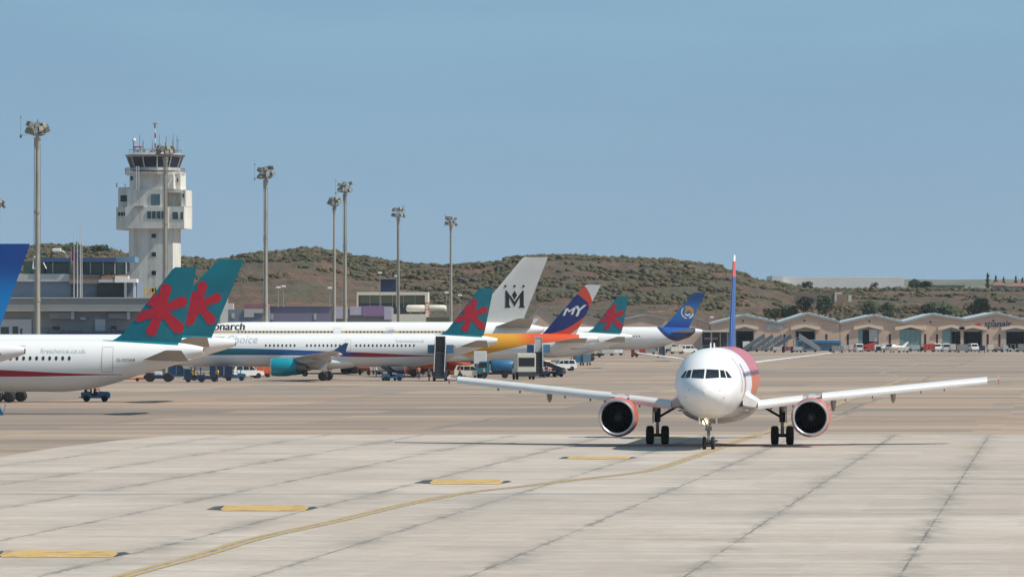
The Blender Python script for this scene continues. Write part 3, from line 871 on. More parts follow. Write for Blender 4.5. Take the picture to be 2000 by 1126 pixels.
cab.build('cab_glazing', None, tower)
fr = MB()
for i in range(12):
    a = 2 * math.pi * (i + .5) / 12
    fr.tube((math.cos(a) * 4.07, math.sin(a) * 4.07, TZ(329)), (math.cos(a) * 4.77, math.sin(a) * 4.77, TZ(307)), .10, .10, 6, M_LGREY)
oct_ring(4.2, 4.2, TZ(334), TZ(328.5), fr, M_LGREY)
fr.build('cab_frame', None, tower)
rf = MB(); M_DCON = plain('grey_roof_concrete', (0.34, 0.335, 0.33), 0.8)
oct_ring(4.85, 5.15, TZ(307), TZ(303), rf, M_DCON); oct_ring(4.9, 4.2, TZ(303), TZ(299), rf, M_DCON)
rf.build('roof', None, tower)
bal = MB()
oct_ring(5.0, 5.15, TZ(341.4), TZ(336.5), bal, M_TOW)
for i in range(24):
    a = 2 * math.pi * i / 24
    bal.tube((math.cos(a) * 5.0, math.sin(a) * 5.0, TZ(337)), (math.cos(a) * 5.0, math.sin(a) * 5.0, TZ(328.5)), .045, n=5, mat=M_GREY)
for zz in (328.5, 332.5):
    for i in range(24):
        a, c = 2 * math.pi * i / 24, 2 * math.pi * (i + 1) / 24
        bal.tube((math.cos(a) * 5.0, math.sin(a) * 5.0, TZ(zz)), (math.cos(c) * 5.0, math.sin(c) * 5.0, TZ(zz)), .045, n=5, mat=M_GREY)
bal.build('balcony', None, tower)
def tw(px0, px1, py0, py1, yf, mat=M_GLASS2):
    o = MB().box(TL(px0), TL(px1), yf - .05, yf - .003, TZ(py1), TZ(py0), mat)
    for q in (px0 - .5, px1): o.box(TL(q), TL(q + .5), yf - .09, yf - .004, TZ(py1), TZ(py0), M_LGREY)
    o.build('window', None, tower)
for q in range(4): tw(297.5 + q * 9.3, 305.5 + q * 9.3, 413.5, 428, -4.6)
tw(304, 322, 380, 402, -4.2, plain('teal_glass', (0.09, 0.17, 0.18), 0.3))
tw(346, 357, 415, 429, -3.9); tw(362, 367, 415, 429, -3.9)
for q in range(3): tw(237 + q * 5.5, 241.5 + q * 5.5, 415, 422, -3.2, M_GLASS)
tw(240, 254, 382, 394, -2.4, M_GLASS)
tw(363.5, 367.5, 379, 386, -2.9); tw(350.5, 354, 349, 356, -2.2); tw(329, 333, 349, 356, -3.9, M_GLASS)
for py in (457, 493, 529, 562): tw(304, 313, py, py + 8, -3.6, M_GLASS)
tw(263, 268, 345, 353, -3.9, M_GLASS)
la = MB()
for q in (277.5, 282.5): la.tube((TL(q), -5.25, TZ(372)), (TL(q), -5.25, TZ(326)), .07, n=5, mat=M_LGREY)
for k in range(16): la.tube((TL(277.5), -5.25, TZ(371 - k * 2.9)), (TL(282.5), -5.25, TZ(371 - k * 2.9)), .05, n=4, mat=M_LGREY)
la.build('ladder', None, tower)
pf = MB().box(TL(273), TL(292), -5.4, -4.61, TZ(405.5), TZ(403), M_GREY)
for q in (274, 280, 286, 291.5): pf.box(TL(q), TL(q + .6), -5.4, -5.32, TZ(403), TZ(396), M_LGREY)
pf.build('service_platform', None, tower)
# diagonal brace-like conduit on the right recess
MB().tube((TL(335), -4.0, TZ(366)), (TL(343), -4.0, TZ(350)), .12, n=6, mat=M_WHITE).build('pipe', None, tower)
def ant(name, px, py0, py1, r=.07, y=0.0, mat=M_LGREY, kind='whip'):
    a = MB().tube((TL(px), y, TZ(py0)), (TL(px), y, TZ(py1)), r, r * .6, 6, mat)
    if kind == 'mast':
        for k in range(6):
            zz = py0 + (py1 - py0) * (k / 6); z2 = py0 + (py1 - py0) * ((k + 1) / 6)
            if k % 2: a.tube((TL(px), y, TZ(zz)), (TL(px), y, TZ(z2)), r * 1.5, r * 1.5, 6, M_RED)
        a.tube((TL(px - 7), y, TZ(py1 + 1)), (TL(px + 5), y, TZ(py1 + 1)), .06, n=5, mat=M_GREY)
        a.tube((TL(px), y, TZ(py1 + 9)), (TL(px), y, TZ(py1 + 3)), .22, n=8, mat=M_GREY)
    a.build(name, None, tower)
ant('antenna_mast', 303, 299, 240, .10, 0, M_WHITE, 'mast')
for px, t, y in ((262, 268, -1), (270, 262, 1), (283, 276, -2), (293, 272, 2), (297, 280, 0), (309, 262, 1), (316, 282, -1), (323, 264, 1), (329, 270, -2), (337, 272, 0), (341, 262, -1), (344, 264, 1), (275, 274, 2), (333, 280, 2)):
    ant('antenna', px, 302, t, .085, y, M_GREY)
dd_ = MB(); dd_.lathe([(0, .05), (.12, .28), (.2, .38), (.23, .36), (.15, .26), (.03, .05)], (TL(263), -1.2, TZ(274)), 'y', 14, M_WHITE)
dd_.tube((TL(263), -1, TZ(300)), (TL(263), -1, TZ(275)), .08, n=6, mat=M_GREY); dd_.build('dish_antenna', None, tower)
for a0, a1, z in ((262, 279, 286), (326, 341, 286)):
    rr_ = MB().box(TL(a0), TL(a1), -1.2, -.4, TZ(z + 2.2), TZ(z), M_RED)
    rr_.tube((TL(a0 + 3), -.8, TZ(300)), (TL(a0 + 3), -.8, TZ(z)), .07, n=5, mat=M_GREY)
    rr_.tube((TL(a1 - 3), -.8, TZ(300)), (TL(a1 - 3), -.8, TZ(z)), .07, n=5, mat=M_GREY)
    rr_.build('radar_head', None, tower)
rl = MB()
for i in range(16):
    a, c = 2 * math.pi * i / 16, 2 * math.pi * (i + 1) / 16
    rl.tube((math.cos(a) * 4.4, math.sin(a) * 4.4, TZ(300)), (math.cos(a) * 4.4, math.sin(a) * 4.4, TZ(293)), .05, n=4, mat=M_GREY)
    rl.tube((math.cos(a) * 4.4, math.sin(a) * 4.4, TZ(293)), (math.cos(c) * 4.4, math.sin(c) * 4.4, TZ(293)), .05, n=4, mat=M_GREY)
for k in range(7): MB().box(TL(268 + k * 11), TL(272 + k * 11), -1 + (k % 3), 0 + (k % 3), TZ(299), TZ(293 - 2 * (k % 2)), M_DCON).build('roof_unit', None, tower)
rl.build('roof_railing', None, tower)

# terminal building left --------------------------------------------------
D1 = 800.0
M_TGREY = plain('terminal_grey_cladding', (0.27, 0.275, 0.27), 0.6, wscale=.3)
M_TGREYL = plain('terminal_light_grey', (0.42, 0.43, 0.43), 0.6, wscale=.3)
M_TBLUEG = plain('terminal_blue_grey_wall', (0.16, 0.20, 0.26), 0.6, wscale=.3)
M_TBLUE = plain('terminal_blue_roof', (0.035, 0.085, 0.20), 0.5)
M_TDARK = plain('terminal_dark_recess', (0.07, 0.075, 0.085), 0.8)
M_TBROWN = plain('terminal_brown_column', (0.23, 0.18, 0.15), 0.8)
M_TWHITE = plain('terminal_white_panel', (0.52, 0.53, 0.55), 0.6)
M_GGLASS = plain('green_terminal_glass', (0.04, 0.075, 0.06), 0.15, wear=.2, wscale=.6)
t1x = wx(130, D1)
term = thing('terminal_building', 'long grey terminal building with blue roofed glazed upper floor', 'terminal', (t1x, D1, 0), 0)
def tb(mb, x0, x1, y0, y1, dy, dep, mat): 
    return mb.box(wx(x0, D1) - t1x, wx(x1, D1) - t1x, dy, dy + dep, wz(y1, D1), wz(y0, D1), mat)
w = MB()
tb(w, -420, 430, 606, 735, 0, 22, M_TGREY)
tb(w, -420, 62, 623, 735, -.4, .38, M_TWHITE)
tb(w, 62.2, 95, 640, 735, -.3, .28, M_TBLUEG)
tb(w, 186, 206, 623, 646, -.4, .38, M_TWHITE)
w.build('wall', None, term)
w = MB()
tb(w, -420, 430, 583, 605.6, -1.6, 24, M_TGREY); tb(w, -420, 430, 580.5, 582.8, -1.8, 24.4, M_TGREYL); tb(w, -420, 430, 605.7, 607.2, -1.7, 1.6, M_TGREYL)
w.build('lower_roof_fascia', None, term)
w = MB()
for r_ in ((97, 139, 609, 622, -.8, .78, M_TGREY), (212, 248, 611, 622, -.8, .78, M_TGREY), (139.5, 146, 608, 623, -1.0, .98, M_TWHITE), (248.5, 254.5, 608, 623, -1.0, .98, M_TWHITE), (158, 168, 620, 623.5, -.9, .88, M_TWHITE)):
    w = MB(); tb(w, *r_); w.build('wall_cabinet', None, term)
for a, b_, t, bb in ((2, 18, 638, 653), (25, 36, 637, 652), (40, 44, 641, 652), (103, 117, 637, 643), (216, 228, 636, 643), (133, 139, 645, 652)):
    o = MB(); tb(o, a, b_, t, bb, -.46, .05, M_GGLASS if a < 45 else M_GLASS); o.build('window', None, term)
for a_, b_, t_ in ((96, 121, 648), (124, 168, 645.5), (172, 214, 647), (218, 262, 645)):
    w = MB(); tb(w, a_, b_, t_, 735, -5.5, 3.0, M_NAVY); tb(w, a_ + 3, a_ + 9, t_ - 2, t_ - .1, -5.0, 1.5, M_TDARK); w.build('vehicle_row_block', None, term)  # dark blocks standing in for a row of vehicle roofs
w = MB()
tb(w, -420, 262, 549, 580.4, 6, 14, M_TBLUEG)
tb(w, -420, 130, 534, 548.9, 5.2, 15, M_TGREYL)
tb(w, 130.1, 190, 535, 553, 5, 15, M_TBROWN)
tb(w, 133, 146, 553.1, 580, 5.6, .38, M_TDARK)
tb(w, 184, 238, 554, 580, 5.5, .45, M_TDARK)  # recess shown by a dark slab; its shadow is in the colour
tb(w, 238.1, 243, 551, 580, 4.4, .8, M_TWHITE); tb(w, 256, 260, 551, 580, 4.4, .8, M_TWHITE)
tb(w, 133, 148, 505, 534.9, 5.2, 3, M_TBROWN)
w.build('upper_storey_wall', None, term)
w = MB()
tb(w, 190.1, 222, 545, 551, 2.5, 3.5, M_TGREYL); tb(w, 222.1, 265, 544, 551, 2, 4, plain('bright_white_slab', (0.74, 0.72, 0.68), 0.6)); tb(w, 222.1, 248, 538, 543.8, 2.4, 3, M_PINKW); tb(w, 195, 222, 538.5, 544.8, 2.7, 3, plain('red_brown_band', (0.30, 0.16, 0.12), 0.7))  # right half of the balcony slab is a paler white
w.build('balcony_slab', None, term)
for k, (a, b_) in enumerate(((83, 96), (99, 130), (152, 170), (171, 195), (196, 218), (222, 240))):
    o = MB(); tb(o, a, b_, 512, 533.5, 6, .3, M_GGLASS); tb(o, b_, b_ + 1.4, 511, 534, 5.8, .5, M_TWHITE); o.build('window', None, term)
o = MB(); tb(o, 38, 80, 508, 533.5, 6.2, .3, M_GGLASS); o.build('window', None, term)
o = MB(); tb(o, 152, 240, 511, 534, 6.4, 8, M_TDARK); tb(o, 38, 132, 511, 534, 6.6, 8, M_TDARK); o.build('inner_wall', None, term)
w = MB()
tb(w, 76, 132.8, 502.5, 510.5, 4.6, 14, M_TBLUE); tb(w, 148.2, 223, 502, 510.5, 4.4, 14, M_TBLUE); tb(w, 223.1, 256, 500, 510, 8, 8, plain('sky_blue_roof', (0.14, 0.26, 0.38), 0.4))
tb(w, 152, 240, 507, 511, 4.9, .3, M_TBLUEG)
w.build('blue_roof', None, term)
o = MB()
ax = lambda px: wx(px, D1) - t1x
for p, q in (((59, 524), (62, 500)), ((62, 500), (69, 508)), ((59, 524), (68, 522)), ((80, 512), (86, 524))):
    o.tube((ax(p[0]), 4.0, wz(p[1], D1)), (ax(q[0]), 4.0, wz(q[1], D1)), .1, n=6, mat=M_WHITE)
o.build('white_frame', None, term)
# things about the terminal
fl = thing('banner', 'dark red and navy banner on a pole above the terminal roof', 'banner', (wx(139, D1 - 2), D1 - 2 + 6, wz(510, D1)), 0)
FM = MB(); g = .08
FM.tube((-.55, 0, -.2), (-.55, 0, 2.4), .05, n=6, mat=M_GREY); FM.build('pole', None, fl)
v = []; f = []
for i in range(9):
    for j in range(2): v.append((-.5 + i * .16, .08 * math.sin(i * 1.3), .2 + 1.45 * j - .03 * i))
for i in range(8): f.append((i * 2, i * 2 + 2, i * 2 + 3, i * 2 + 1))
fb = MB(); fb.add(v[:10], f[:4], plain('dark_magenta_cloth', (0.22, 0.03, 0.08), .8)); fb.add(v[8:], [(0, 2, 3, 1), (2, 4, 5, 3), (4, 6, 7, 5), (6, 8, 9, 7)], M_NAVY)
fb.build('cloth', None, fl)
cm = thing('floodlight', 'white floodlight on an arm in front of the ridge trees', 'lamp', (wx(132, 790), 790, wz(505, 790)), 0)
CM = MB(); CM.tube((0, 0, 0), (-.4, 0, .9), .07, n=6, mat=M_GREY); CM.tube((-.4, 0, .9), (-1.0, 0, 1.25), .09, n=6, mat=M_WHITE); CM.build('arm', None, cm)
MB().box(-2.35, -1.0, -.3, .3, 1.05, 1.6, M_WHITE, .12).build('lamp_head', None, cm)
am = thing('antenna_mast', 'pair of thin lattice antenna masts rising in front of the terminal', 'antenna', (wx(150, 803), 803, wz(580.5, 800)), 0)
A = MB()
for px, t in ((144.5, 452), (151, 440), (157, 431), (160, 446)):
    A.tube((wx(px, 803) - wx(150, 803), 0, 0), (wx(px, 803) - wx(150, 803), 0, wz(t, 803) - wz(580.5, 800)), .085, .05, 5, M_LGREY)
for k in range(22):
    z0 = .1 + k * .34; a0, a1 = wx(151, 803) - wx(150, 803), wx(157, 803) - wx(150, 803)
    A.tube((a0 if k % 2 else a1, 0, z0), (a1 if k % 2 else a0, 0, z0 + .33), .035, n=4, mat=M_LGREY)
A.build('mast', None, am)
yb = thing('scaffold', 'yellow framed scaffold standing at the foot of the control tower', 'scaffold', (wx(283, 830), 830, wz(583, 830)), 0)
A = MB()
for k in range(7): A.tube((-1.5 + k * .5, 0, 0), (-1.5 + k * .5, 0, 1.75), .07, n=5, mat=M_YELLOW)
for z in (.1, .9, 1.75): A.tube((-1.55, 0, z), (1.55, 0, z), .07, n=5, mat=M_YELLOW)
A.build('frame', None, yb)

# mid-distance low buildings behind the big aircraft ---------------------
M_PURP = plain('muted_violet_grey_wall', (0.20, 0.19, 0.27), 0.8, wscale=.2)
M_LILAC = plain('lilac_panel', (0.46, 0.43, 0.52), 0.7, wscale=.2)
M_VIOL = plain('violet_panel', (0.26, 0.17, 0.30), 0.7, wscale=.2)
def simple_building(name, label, cat, d, dep, parts, group=None):
    xs_ = [q for _, r in parts for q in r[:2]]
    cx = wx(sum(xs_) / len(xs_), d)
    root = thing(name, label, cat, (cx, d, 0), 0, group)
    for nm, r in parts:
        x0, x1, y0, y1, off, dp, mat = r
        MB().box(wx(x0, d) - cx, wx(x1, d) - cx, off, off + dp, max(0, wz(y1, d)), wz(y0, d), mat).build(nm, None, root)
    return root
DP = 1030.0
simple_building('long_shed', 'long violet grey shed with lilac panels behind the striped aircraft', 'building', DP, 20, [
    ('wall', (524, 651, 598, 760, 0, 16, M_PURP)), ('wall_panel', (655, 680, 598, 622, -.2, .8, M_LILAC)), ('wall', (651.1, 765, 600, 760, .7, 15, M_TGREY)),
    ('wall_panel', (683, 708, 598, 615, -.2, .8, M_LILAC)), ('wall_panel', (708.3, 750, 597, 617, -.3, .9, M_VIOL)), ('wall_panel', (750.3, 765, 598, 624, -.2, .8, M_LILAC)),
    ('doorway', (613, 618, 612, 624, -.1, .08, M_TGREYL)), ('doorway', (528, 534, 612, 624, -.1, .08, M_TGREYL)), ('roof', (524, 651, 596.8, 597.9, -.3, 16.6, M_DCON))])
simple_building('flat_roofed_building', 'grey blue building with pale panel and dull red roof edge', 'building', DP - 15, 16, [
    ('wall', (425, 521, 604, 760, 0, 14, M_TBLUEG)), ('wall_panel', (477, 517, 603, 611, -.3, .28, M_TGREYL)), ('wall_panel', (477, 496, 611.1, 619, -.3, .28, M_TGREYL)),
    ('roof', (476, 521, 593, 603.8, 1, 12, plain('dull_red_roof', (0.28, 0.13, 0.14), 0.7))), ('roof_cabinet', (440, 455, 592, 604, 1, 3, M_PINKW)), ('doorway', (452, 458, 611, 621, -.1, .08, M_TGREYL))])
DW = 1180.0
M_OLIVE = plain('olive_glazing', (0.17, 0.19, 0.13), 0.35, wscale=.2)
simple_building('glazed_hall', 'cream framed hall with olive glass front at the hill foot', 'building', DW, 20, [
    ('frame', (697, 836, 570, 576, -1, 20, M_CREAM)), ('frame', (830, 836, 576.1, 760, -1, 20, M_CREAM)), ('frame', (697, 700, 576.1, 760, -1, 1, M_CREAM)),
    ('glass_front', (700.2, 829.8, 576.1, 592, .4, 17, M_OLIVE)), ('glass_front', (700.2, 829.8, 592.1, 760, .2, 17, M_TDARK))] +
    [('mullion', (q, q + .7, 576.2, 600, .1, .25, M_CREAM)) for q in (722, 744, 766, 788, 810)])
for i, (x0, x1, y, lb) in enumerate(((793, 832, 602, 'cream horizontal storage tank left of the red pipe'), (836, 872, 602, 'cream horizontal storage tank right of the red pipe'))):
    d = 1110.0
    t = thing('storage_tank', lb, 'tank', (wx((x0 + x1) / 2, d), d, wz(622, d)), 0, 'cream storage tanks')
    L = (x1 - x0) * d / F / 2; r = 7 * d / F; zc = wz(y, d) - wz(622, d)
    MB().lathe([(-L, r * .3), (-L + .15, r * .8), (-L + .5, r), (L - .5, r), (L - .15, r * .8), (L, r * .3)], (0, 0, zc), 'x', 20, M_CREAM).build('tank_body', None, t, True)
    MB().box(-L * .6, -L * .5, -r * .7, r * .7, 0, zc - r * .6, M_GREY).build('support', None, t); MB().box(L * .5, L * .6, -r * .7, r * .7, 0, zc - r * .6, M_GREY).build('support', None, t)
simple_building('low_wall_building', 'low cream building under the storage tanks', 'building', 1105, 12, [('wall', (765, 832, 613, 760, 0, 12, M_CREAM)), ('wall', (832.2, 880, 619, 760, 1, 10, plain('dark_hedge_wall', (0.10, 0.11, 0.06), .9)))])
o = simple_building('pipe_frame', 'thin red pipe frame between the two cream tanks', 'pipes', 1108, 2, [('pipe', (830, 831.5, 590, 620, -2.2, .2, M_RED)), ('pipe', (837, 838.5, 590, 620, -2.2, .2, M_RED)), ('pipe', (831.6, 836.9, 590, 592, -2.2, .2, M_RED)), ('pipe', (831.6, 836.9, 603, 604.5, -2.2, .2, M_RED))])
def on_hill_box(name, label, cat, px0, px1, py0, py1, d, dep, mat, extra=()):
    cx = wx((px0 + px1) / 2, d)
    z = min(float(hill(cx, d)), wz(py1, d)) - 1.0
    root = thing(name, label, cat, (cx, d, z), 0)
    MB().box(wx(px0, d) - cx, wx(px1, d) - cx, 0, dep, 0, wz(py0, d) - z, mat).build('wall', None, root)
    for nm, r in extra:
        MB().box(wx(r[0], d) - cx, wx(r[1], d) - cx, r[4], r[4] + r[5], wz(r[3], d) - z, wz(r[2], d) - z, r[6]).build(nm, None, root)
    return root
on_hill_box('hillside_cabin', 'small dark navy cabin standing halfway up the hill', 'building', 743, 774, 545, 566, 1545, 8, M_NAVY, [('roof', (742, 775, 543.8, 544.9, -.5, 9, M_DCON)), ('window', (750, 755, 551, 556, -.06, .05, M_GLASS2))])
on_hill_box('ruined_house', 'roofless cream walled ruin on the slope above the hangars', 'building', 1552, 1629, 571, 590, 1600, 1.0, plain('brown_stone_wall', (0.23, 0.18, 0.14), .9), [
    ('wall_stub', (1630.2, 1634, 570.5, 588, -.3, 1.2, M_CREAM)), ('wall_stub', (1634.1, 1645, 570.5, 574, -.3, 1.2, M_CREAM)), ('wall_stub', (1657, 1663, 576, 589, -.3, 1.2, M_CREAM)), ('wall_stub', (1634.1, 1656.9, 576, 589, 5, .6, plain('ruin_brown', (0.33, 0.23, 0.17), .9)))])
gh = on_hill_box('greenhouse', 'long low white plastic greenhouse on the right skyline', 'greenhouse', 1530, 1766, 541, 562, 2000, 60, plain('white_plastic_sheet', (0.78, 0.75, 0.70), .6, wscale=.08), [])
g2 = MB(); d = 1996.0; cx = wx(1648, 2000)
g2.prism([(wx(1508, d) - cx, 0), (wx(1530, d) - cx, 0), (wx(1530, d) - cx, wz(540.5, d) - gh.location.z), (wx(1508, d) - cx, wz(538, d) - gh.location.z)], -4, 40, plain('white_plastic_sheet', (0,0,0))); g2.build('side_bay', None, gh)
g3 = MB()
for k in range(17):
    q0 = 1530 + k * 13.9; q1 = q0 + 13.9
    g3.prism([(wx(q0, 2000) - cx, wz(541, 2000) - gh.location.z), (wx(q1, 2000) - cx, wz(541, 2000) - gh.location.z), (wx((q0 + q1) / 2, 2000) - cx, wz(539.8, 2000) - gh.location.z)], 0.1, 59.9, plain('white_plastic_sheet', (0,0,0)))
g3.build('roof', None, gh)
on_hill_box('farm_shed', 'long low pale shed on the far slope right of the greenhouse', 'building', 1800, 1885, 557, 565, 1760, 10, plain('dusty_pale_wall', (0.42, 0.38, 0.31), .8), [('roof', (1799, 1886, 556, 557, -.4, 11, M_TGREYL))])
M_TILE = plain('red_roof_tile', (0.24, 0.115, 0.08), .8, wscale=.5)
def cottage(label, px0, px1, py_e, py_r, py_b, d):
    cx = wx((px0 + px1) / 2, d); z = min(float(hill(cx, d)), wz(py_b, d)) - .5
    r = thing('house', label, 'house', (cx, d, z), 0, 'red roofed houses on the right')
    a, b_ = wx(px0, d) - cx, wx(px1, d) - cx
    MB().box(a, b_, 0, 9, 0, wz(py_e, d) - z, plain('house_wall', (0.50, 0.46, 0.42), .8)).build('wall', None, r)
    ze, zr = wz(py_e, d) - z, wz(py_r, d) - z
    R = MB(); q = (b_ - a) * .25
    R.add([(a - .5, -.5, ze), (b_ + .5, -.5, ze), (b_ + .5, 9.5, ze), (a - .5, 9.5, ze), (a + q, 4.5, zr), (b_ - q, 4.5, zr)], [(0, 1, 5, 4), (1, 2, 5), (2, 3, 4, 5), (3, 0, 4), (3, 2, 1, 0)], M_TILE)
    R.build('roof', None, r)
    n = max(2, int((b_ - a) / 2.2))
    for k in range(n):
        w0 = a + (b_ - a) * (k + .3) / n
        MB().box(w0, w0 + .9, -.05, .02, ze * .35, ze * .8, M_GLASS).build('window', None, r)
cottage('small red roofed house right of the tallest conifer', 1940, 1966, 557, 550, 566, 1800)
cottage('wide red roofed house with dark windows at the right edge', 1967, 2030, 559, 552, 568, 1790)
cottage('low red roofed house on the slope above the right hangar roof', 1995, 2040, 552, 546, 556, 1850)

# tall apron floodlight masts --------------------------------------------
m = MT('weathered_galvanised', (0.36, 0.34, 0.29), 0.65, 0.2)
m.mix((0.20, 0.18, 0.15), m.noise(0.8, 5, 0.7, (1, 1, 0.3), 'World').sm(0.45, 0.7, 0, 0.6))
M_GALV = m.done()
M_LAMPH = plain('lamp_housing', (0.20, 0.20, 0.17), .6)
M_LAMPG = plain('lamp_glass_unlit', (0.62, 0.62, 0.58), .3)
def mast(label, px, pyt, d, seed=0, rusty=False):
    rr = random.Random(seed); X = wx(px, d); H = wz(pyt, d)
    t = thing('floodlight_mast', label, 'floodlight mast', (X, d, 0), rr.random() * 3, 'tall floodlight masts along the apron')
    k = H / 30.0
    p = MB(); M_ = M_GALV
    p.tube((0, 0, 0), (0, 0, H - 1.6), .33, .20, 14, M_)
    p.tube((0, 0, H - 3.0), (0, 0, H - 1.7), .24, .42, 12, M_)
    for z in (H * .33, H * .66): p.tube((0, 0, z), (0, 0, z + .25), .34, .34, 12, M_)
    p.tube((0, 0, 0), (0, 0, .3), .7, .7, 12, M_)
    p.build('pole', None, t, True)
    lad = MB(); lad.tube((.40, 0, .3), (.33, 0, H - 2), .035, n=4, mat=M_LAMPH); lad.tube((-.40, .1, .3), (-.33, .1, H - 2), .045, n=4, mat=M_GALV); lad.build('cable_rail', None, t)
    rg = MB(); n = 12
    for R, z in ((.92, H - 1.3), (.82, H - .35)):
        for i in range(n):
            a, c = 2 * math.pi * i / n, 2 * math.pi * (i + 1) / n
            rg.tube((math.cos(a) * R, math.sin(a) * R, z), (math.cos(c) * R, math.sin(c) * R, z), .055, n=5, mat=M_LAMPH)
    for i in range(6):
        a = 2 * math.pi * i / 6
        rg.tube((0, 0, H - 1.6), (math.cos(a) * .92, math.sin(a) * .92, H - 1.3), .05, n=5, mat=M_LAMPH)
        rg.tube((math.cos(a) * .92, math.sin(a) * .92, H - 1.3), (math.cos(a) * .82, math.sin(a) * .82, H - .35), .04, n=4, mat=M_LAMPH)
    rg.tube((0, 0, H - 1.7), (0, 0, H + .35), .06, n=5, mat=M_LAMPH)
    rg.tube((-1.2, .2, H - 1.5), (-1.9, .2, H - 1.4), .03, n=4, mat=M_LAMPH); rg.tube((-1.9, .2, H - 1.6), (-1.9, .2, H + .6), .025, n=4, mat=M_LAMPH); rg.box(-2.0, -1.8, .1, .3, H - 1.75, H - 1.45, M_LAMPH); rg.box(-1.96, -1.84, .14, .26, H + .5, H + .7, M_LAMPH)
    rg.build('headframe', None, t)
    for j, (R, z, nn) in enumerate(((1.02, H - 1.15, 8), (.92, H - .40, 7))):
        for i in range(nn):
            a = 2 * math.pi * (i + .5 * j + rr.random() * .9) / nn; z = z + rr.uniform(-.16, .2)
            b = MB(); c, q = math.cos(a), math.sin(a)
            u, w_ = .25, .26
            # tilted rectangular head, glass facing out and down
            pts = []
            for (r_, z_) in ((R - .25, z + .25), (R + .20, z + .38), (R + .42, z - .10), (R, z - .28)):
                for s_ in (-u, u): pts.append((c * r_ - q * s_, q * r_ + c * s_, z_))
            b.add(pts, [(0, 2, 3, 1), (2, 4, 5, 3), (6, 0, 1, 7), (0, 6, 4, 2), (1, 3, 5, 7)], M_LAMPH)
            b.add(pts[4:8], [(0, 2, 3, 1)], M_LAMPG)
            b.build('floodlight', None, t)
for a in (('tallest floodlight mast, left of the control tower', 73, 239, 575, 1), ('floodlight mast in front of the control tower', 323, 283, 700, 2),
          ('floodlight mast rising right of the teal fins', 519, 329, 760, 3), ('taller and nearer mast of the close pair over the hill', 674, 359, 872, 4),
          ('shorter and farther mast of the close pair over the hill', 653, 387, 960, 5), ('floodlight mast in front of the cream framed hall', 778, 408, 1010, 6),
          ('rightmost floodlight mast, left of the white fin with crown letter', 881, 425, 1091, 7), ('floodlight mast at the extreme left edge of the photo', -4, 388, 940, 8)):
    mast(*a)
# small street lamps
def street_lamp(label, px, pyt, pyb, d, n=1, grp='small lamp posts before the hill'):
    X = wx(px, d); zb = wz(pyb, d) if pyb < 640 else 0
    t = thing('street_lamp', label, 'street lamp', (X, d, zb), 0, grp)
    H = wz(pyt, d) - zb
    MB().tube((0, 0, 0), (0, 0, H), .09, .06, 6, M_GALV).build('post', None, t)
    MB().box(-.45, .45, -.3, .3, H, H + .38, M_WHITE, .1).build('lamp_head', None, t)
for a in (('white lamp post left of a pair before the red soil slope', 543.5, 563, 600, 1010), ('white lamp post right of a pair before the red soil slope', 553.5, 561, 600, 1012),
          ('lone white lamp post beside the close mast pair', 644, 564, 600, 1012), ('lamp post to the left of the hillside cabin', 742, 534, 600, 1140), ('lamp post in front of the hillside cabin', 774, 541, 600, 1140),
          ('lamp post at the right of the hill foot tanks', 872, 573, 610, 1115), ('second lamp post right of the storage tanks', 898, 578, 650, 1120)):
    street_lamp(*a)
street_lamp('dark post with big white lamp between the blue fin and the taxiing aircraft', 1390, 621, 700, 1200)
# ================================================================== AIRCRAFT
def pchip(xs, ys):
    xs = np.array(xs, float); ys = np.array(ys, float)
    h = np.diff(xs); dl = np.diff(ys) / h; m_ = np.zeros(len(xs))
    for i in range(1, len(xs) - 1):
        if dl[i - 1] * dl[i] > 0:
            w1, w2 = 2 * h[i] + h[i - 1], h[i] + 2 * h[i - 1]
            m_[i] = (w1 + w2) / (w1 / dl[i - 1] + w2 / dl[i])
    m_[0], m_[-1] = dl[0], dl[-1]
    def f(x):
        x = np.clip(np.asarray(x, float), xs[0], xs[-1])
        i = np.clip(np.searchsorted(xs, x, side='right') - 1, 0, len(xs) - 2)
        t = (x - xs[i]) / h[i]
        return ((1 + 2 * t) * (1 - t) ** 2) * ys[i] + t * (1 - t) ** 2 * h[i] * m_[i] + t * t * (3 - 2 * t) * ys[i + 1] + t * t * (t - 1) * h[i] * m_[i + 1]
    return f
NOSE = [(0, .02, .405, .375), (.12, .20, .475, .305), (.45, .385, .545, .235), (1.0, .555, .61, .165), (1.6, .68, .67, .115), (2.1, .765, .745, .08), (2.7, .845, .85, .052), (3.4, .91, .925, .028), (4.5, .965, .975, .01), (5.6, .99, .995, .002), (7.0, 1, 1, 0)]
TAIL = [(11.8, 1, 1, 0), (9.5, .985, 1, .045), (7.5, .91, .998, .15), (5.0, .735, .985, .345), (3.0, .53, .965, .50), (1.4, .35, .93, .62), (.35, .20, .885, .70), (0, .13, .865, .735)]
def vfit(body, x, z, width, shear=0.0, dx=0.0):
    v, f = fit_text(body, width, shear)
    return ([(x + a + dx, z + b) for a, b in v], f)
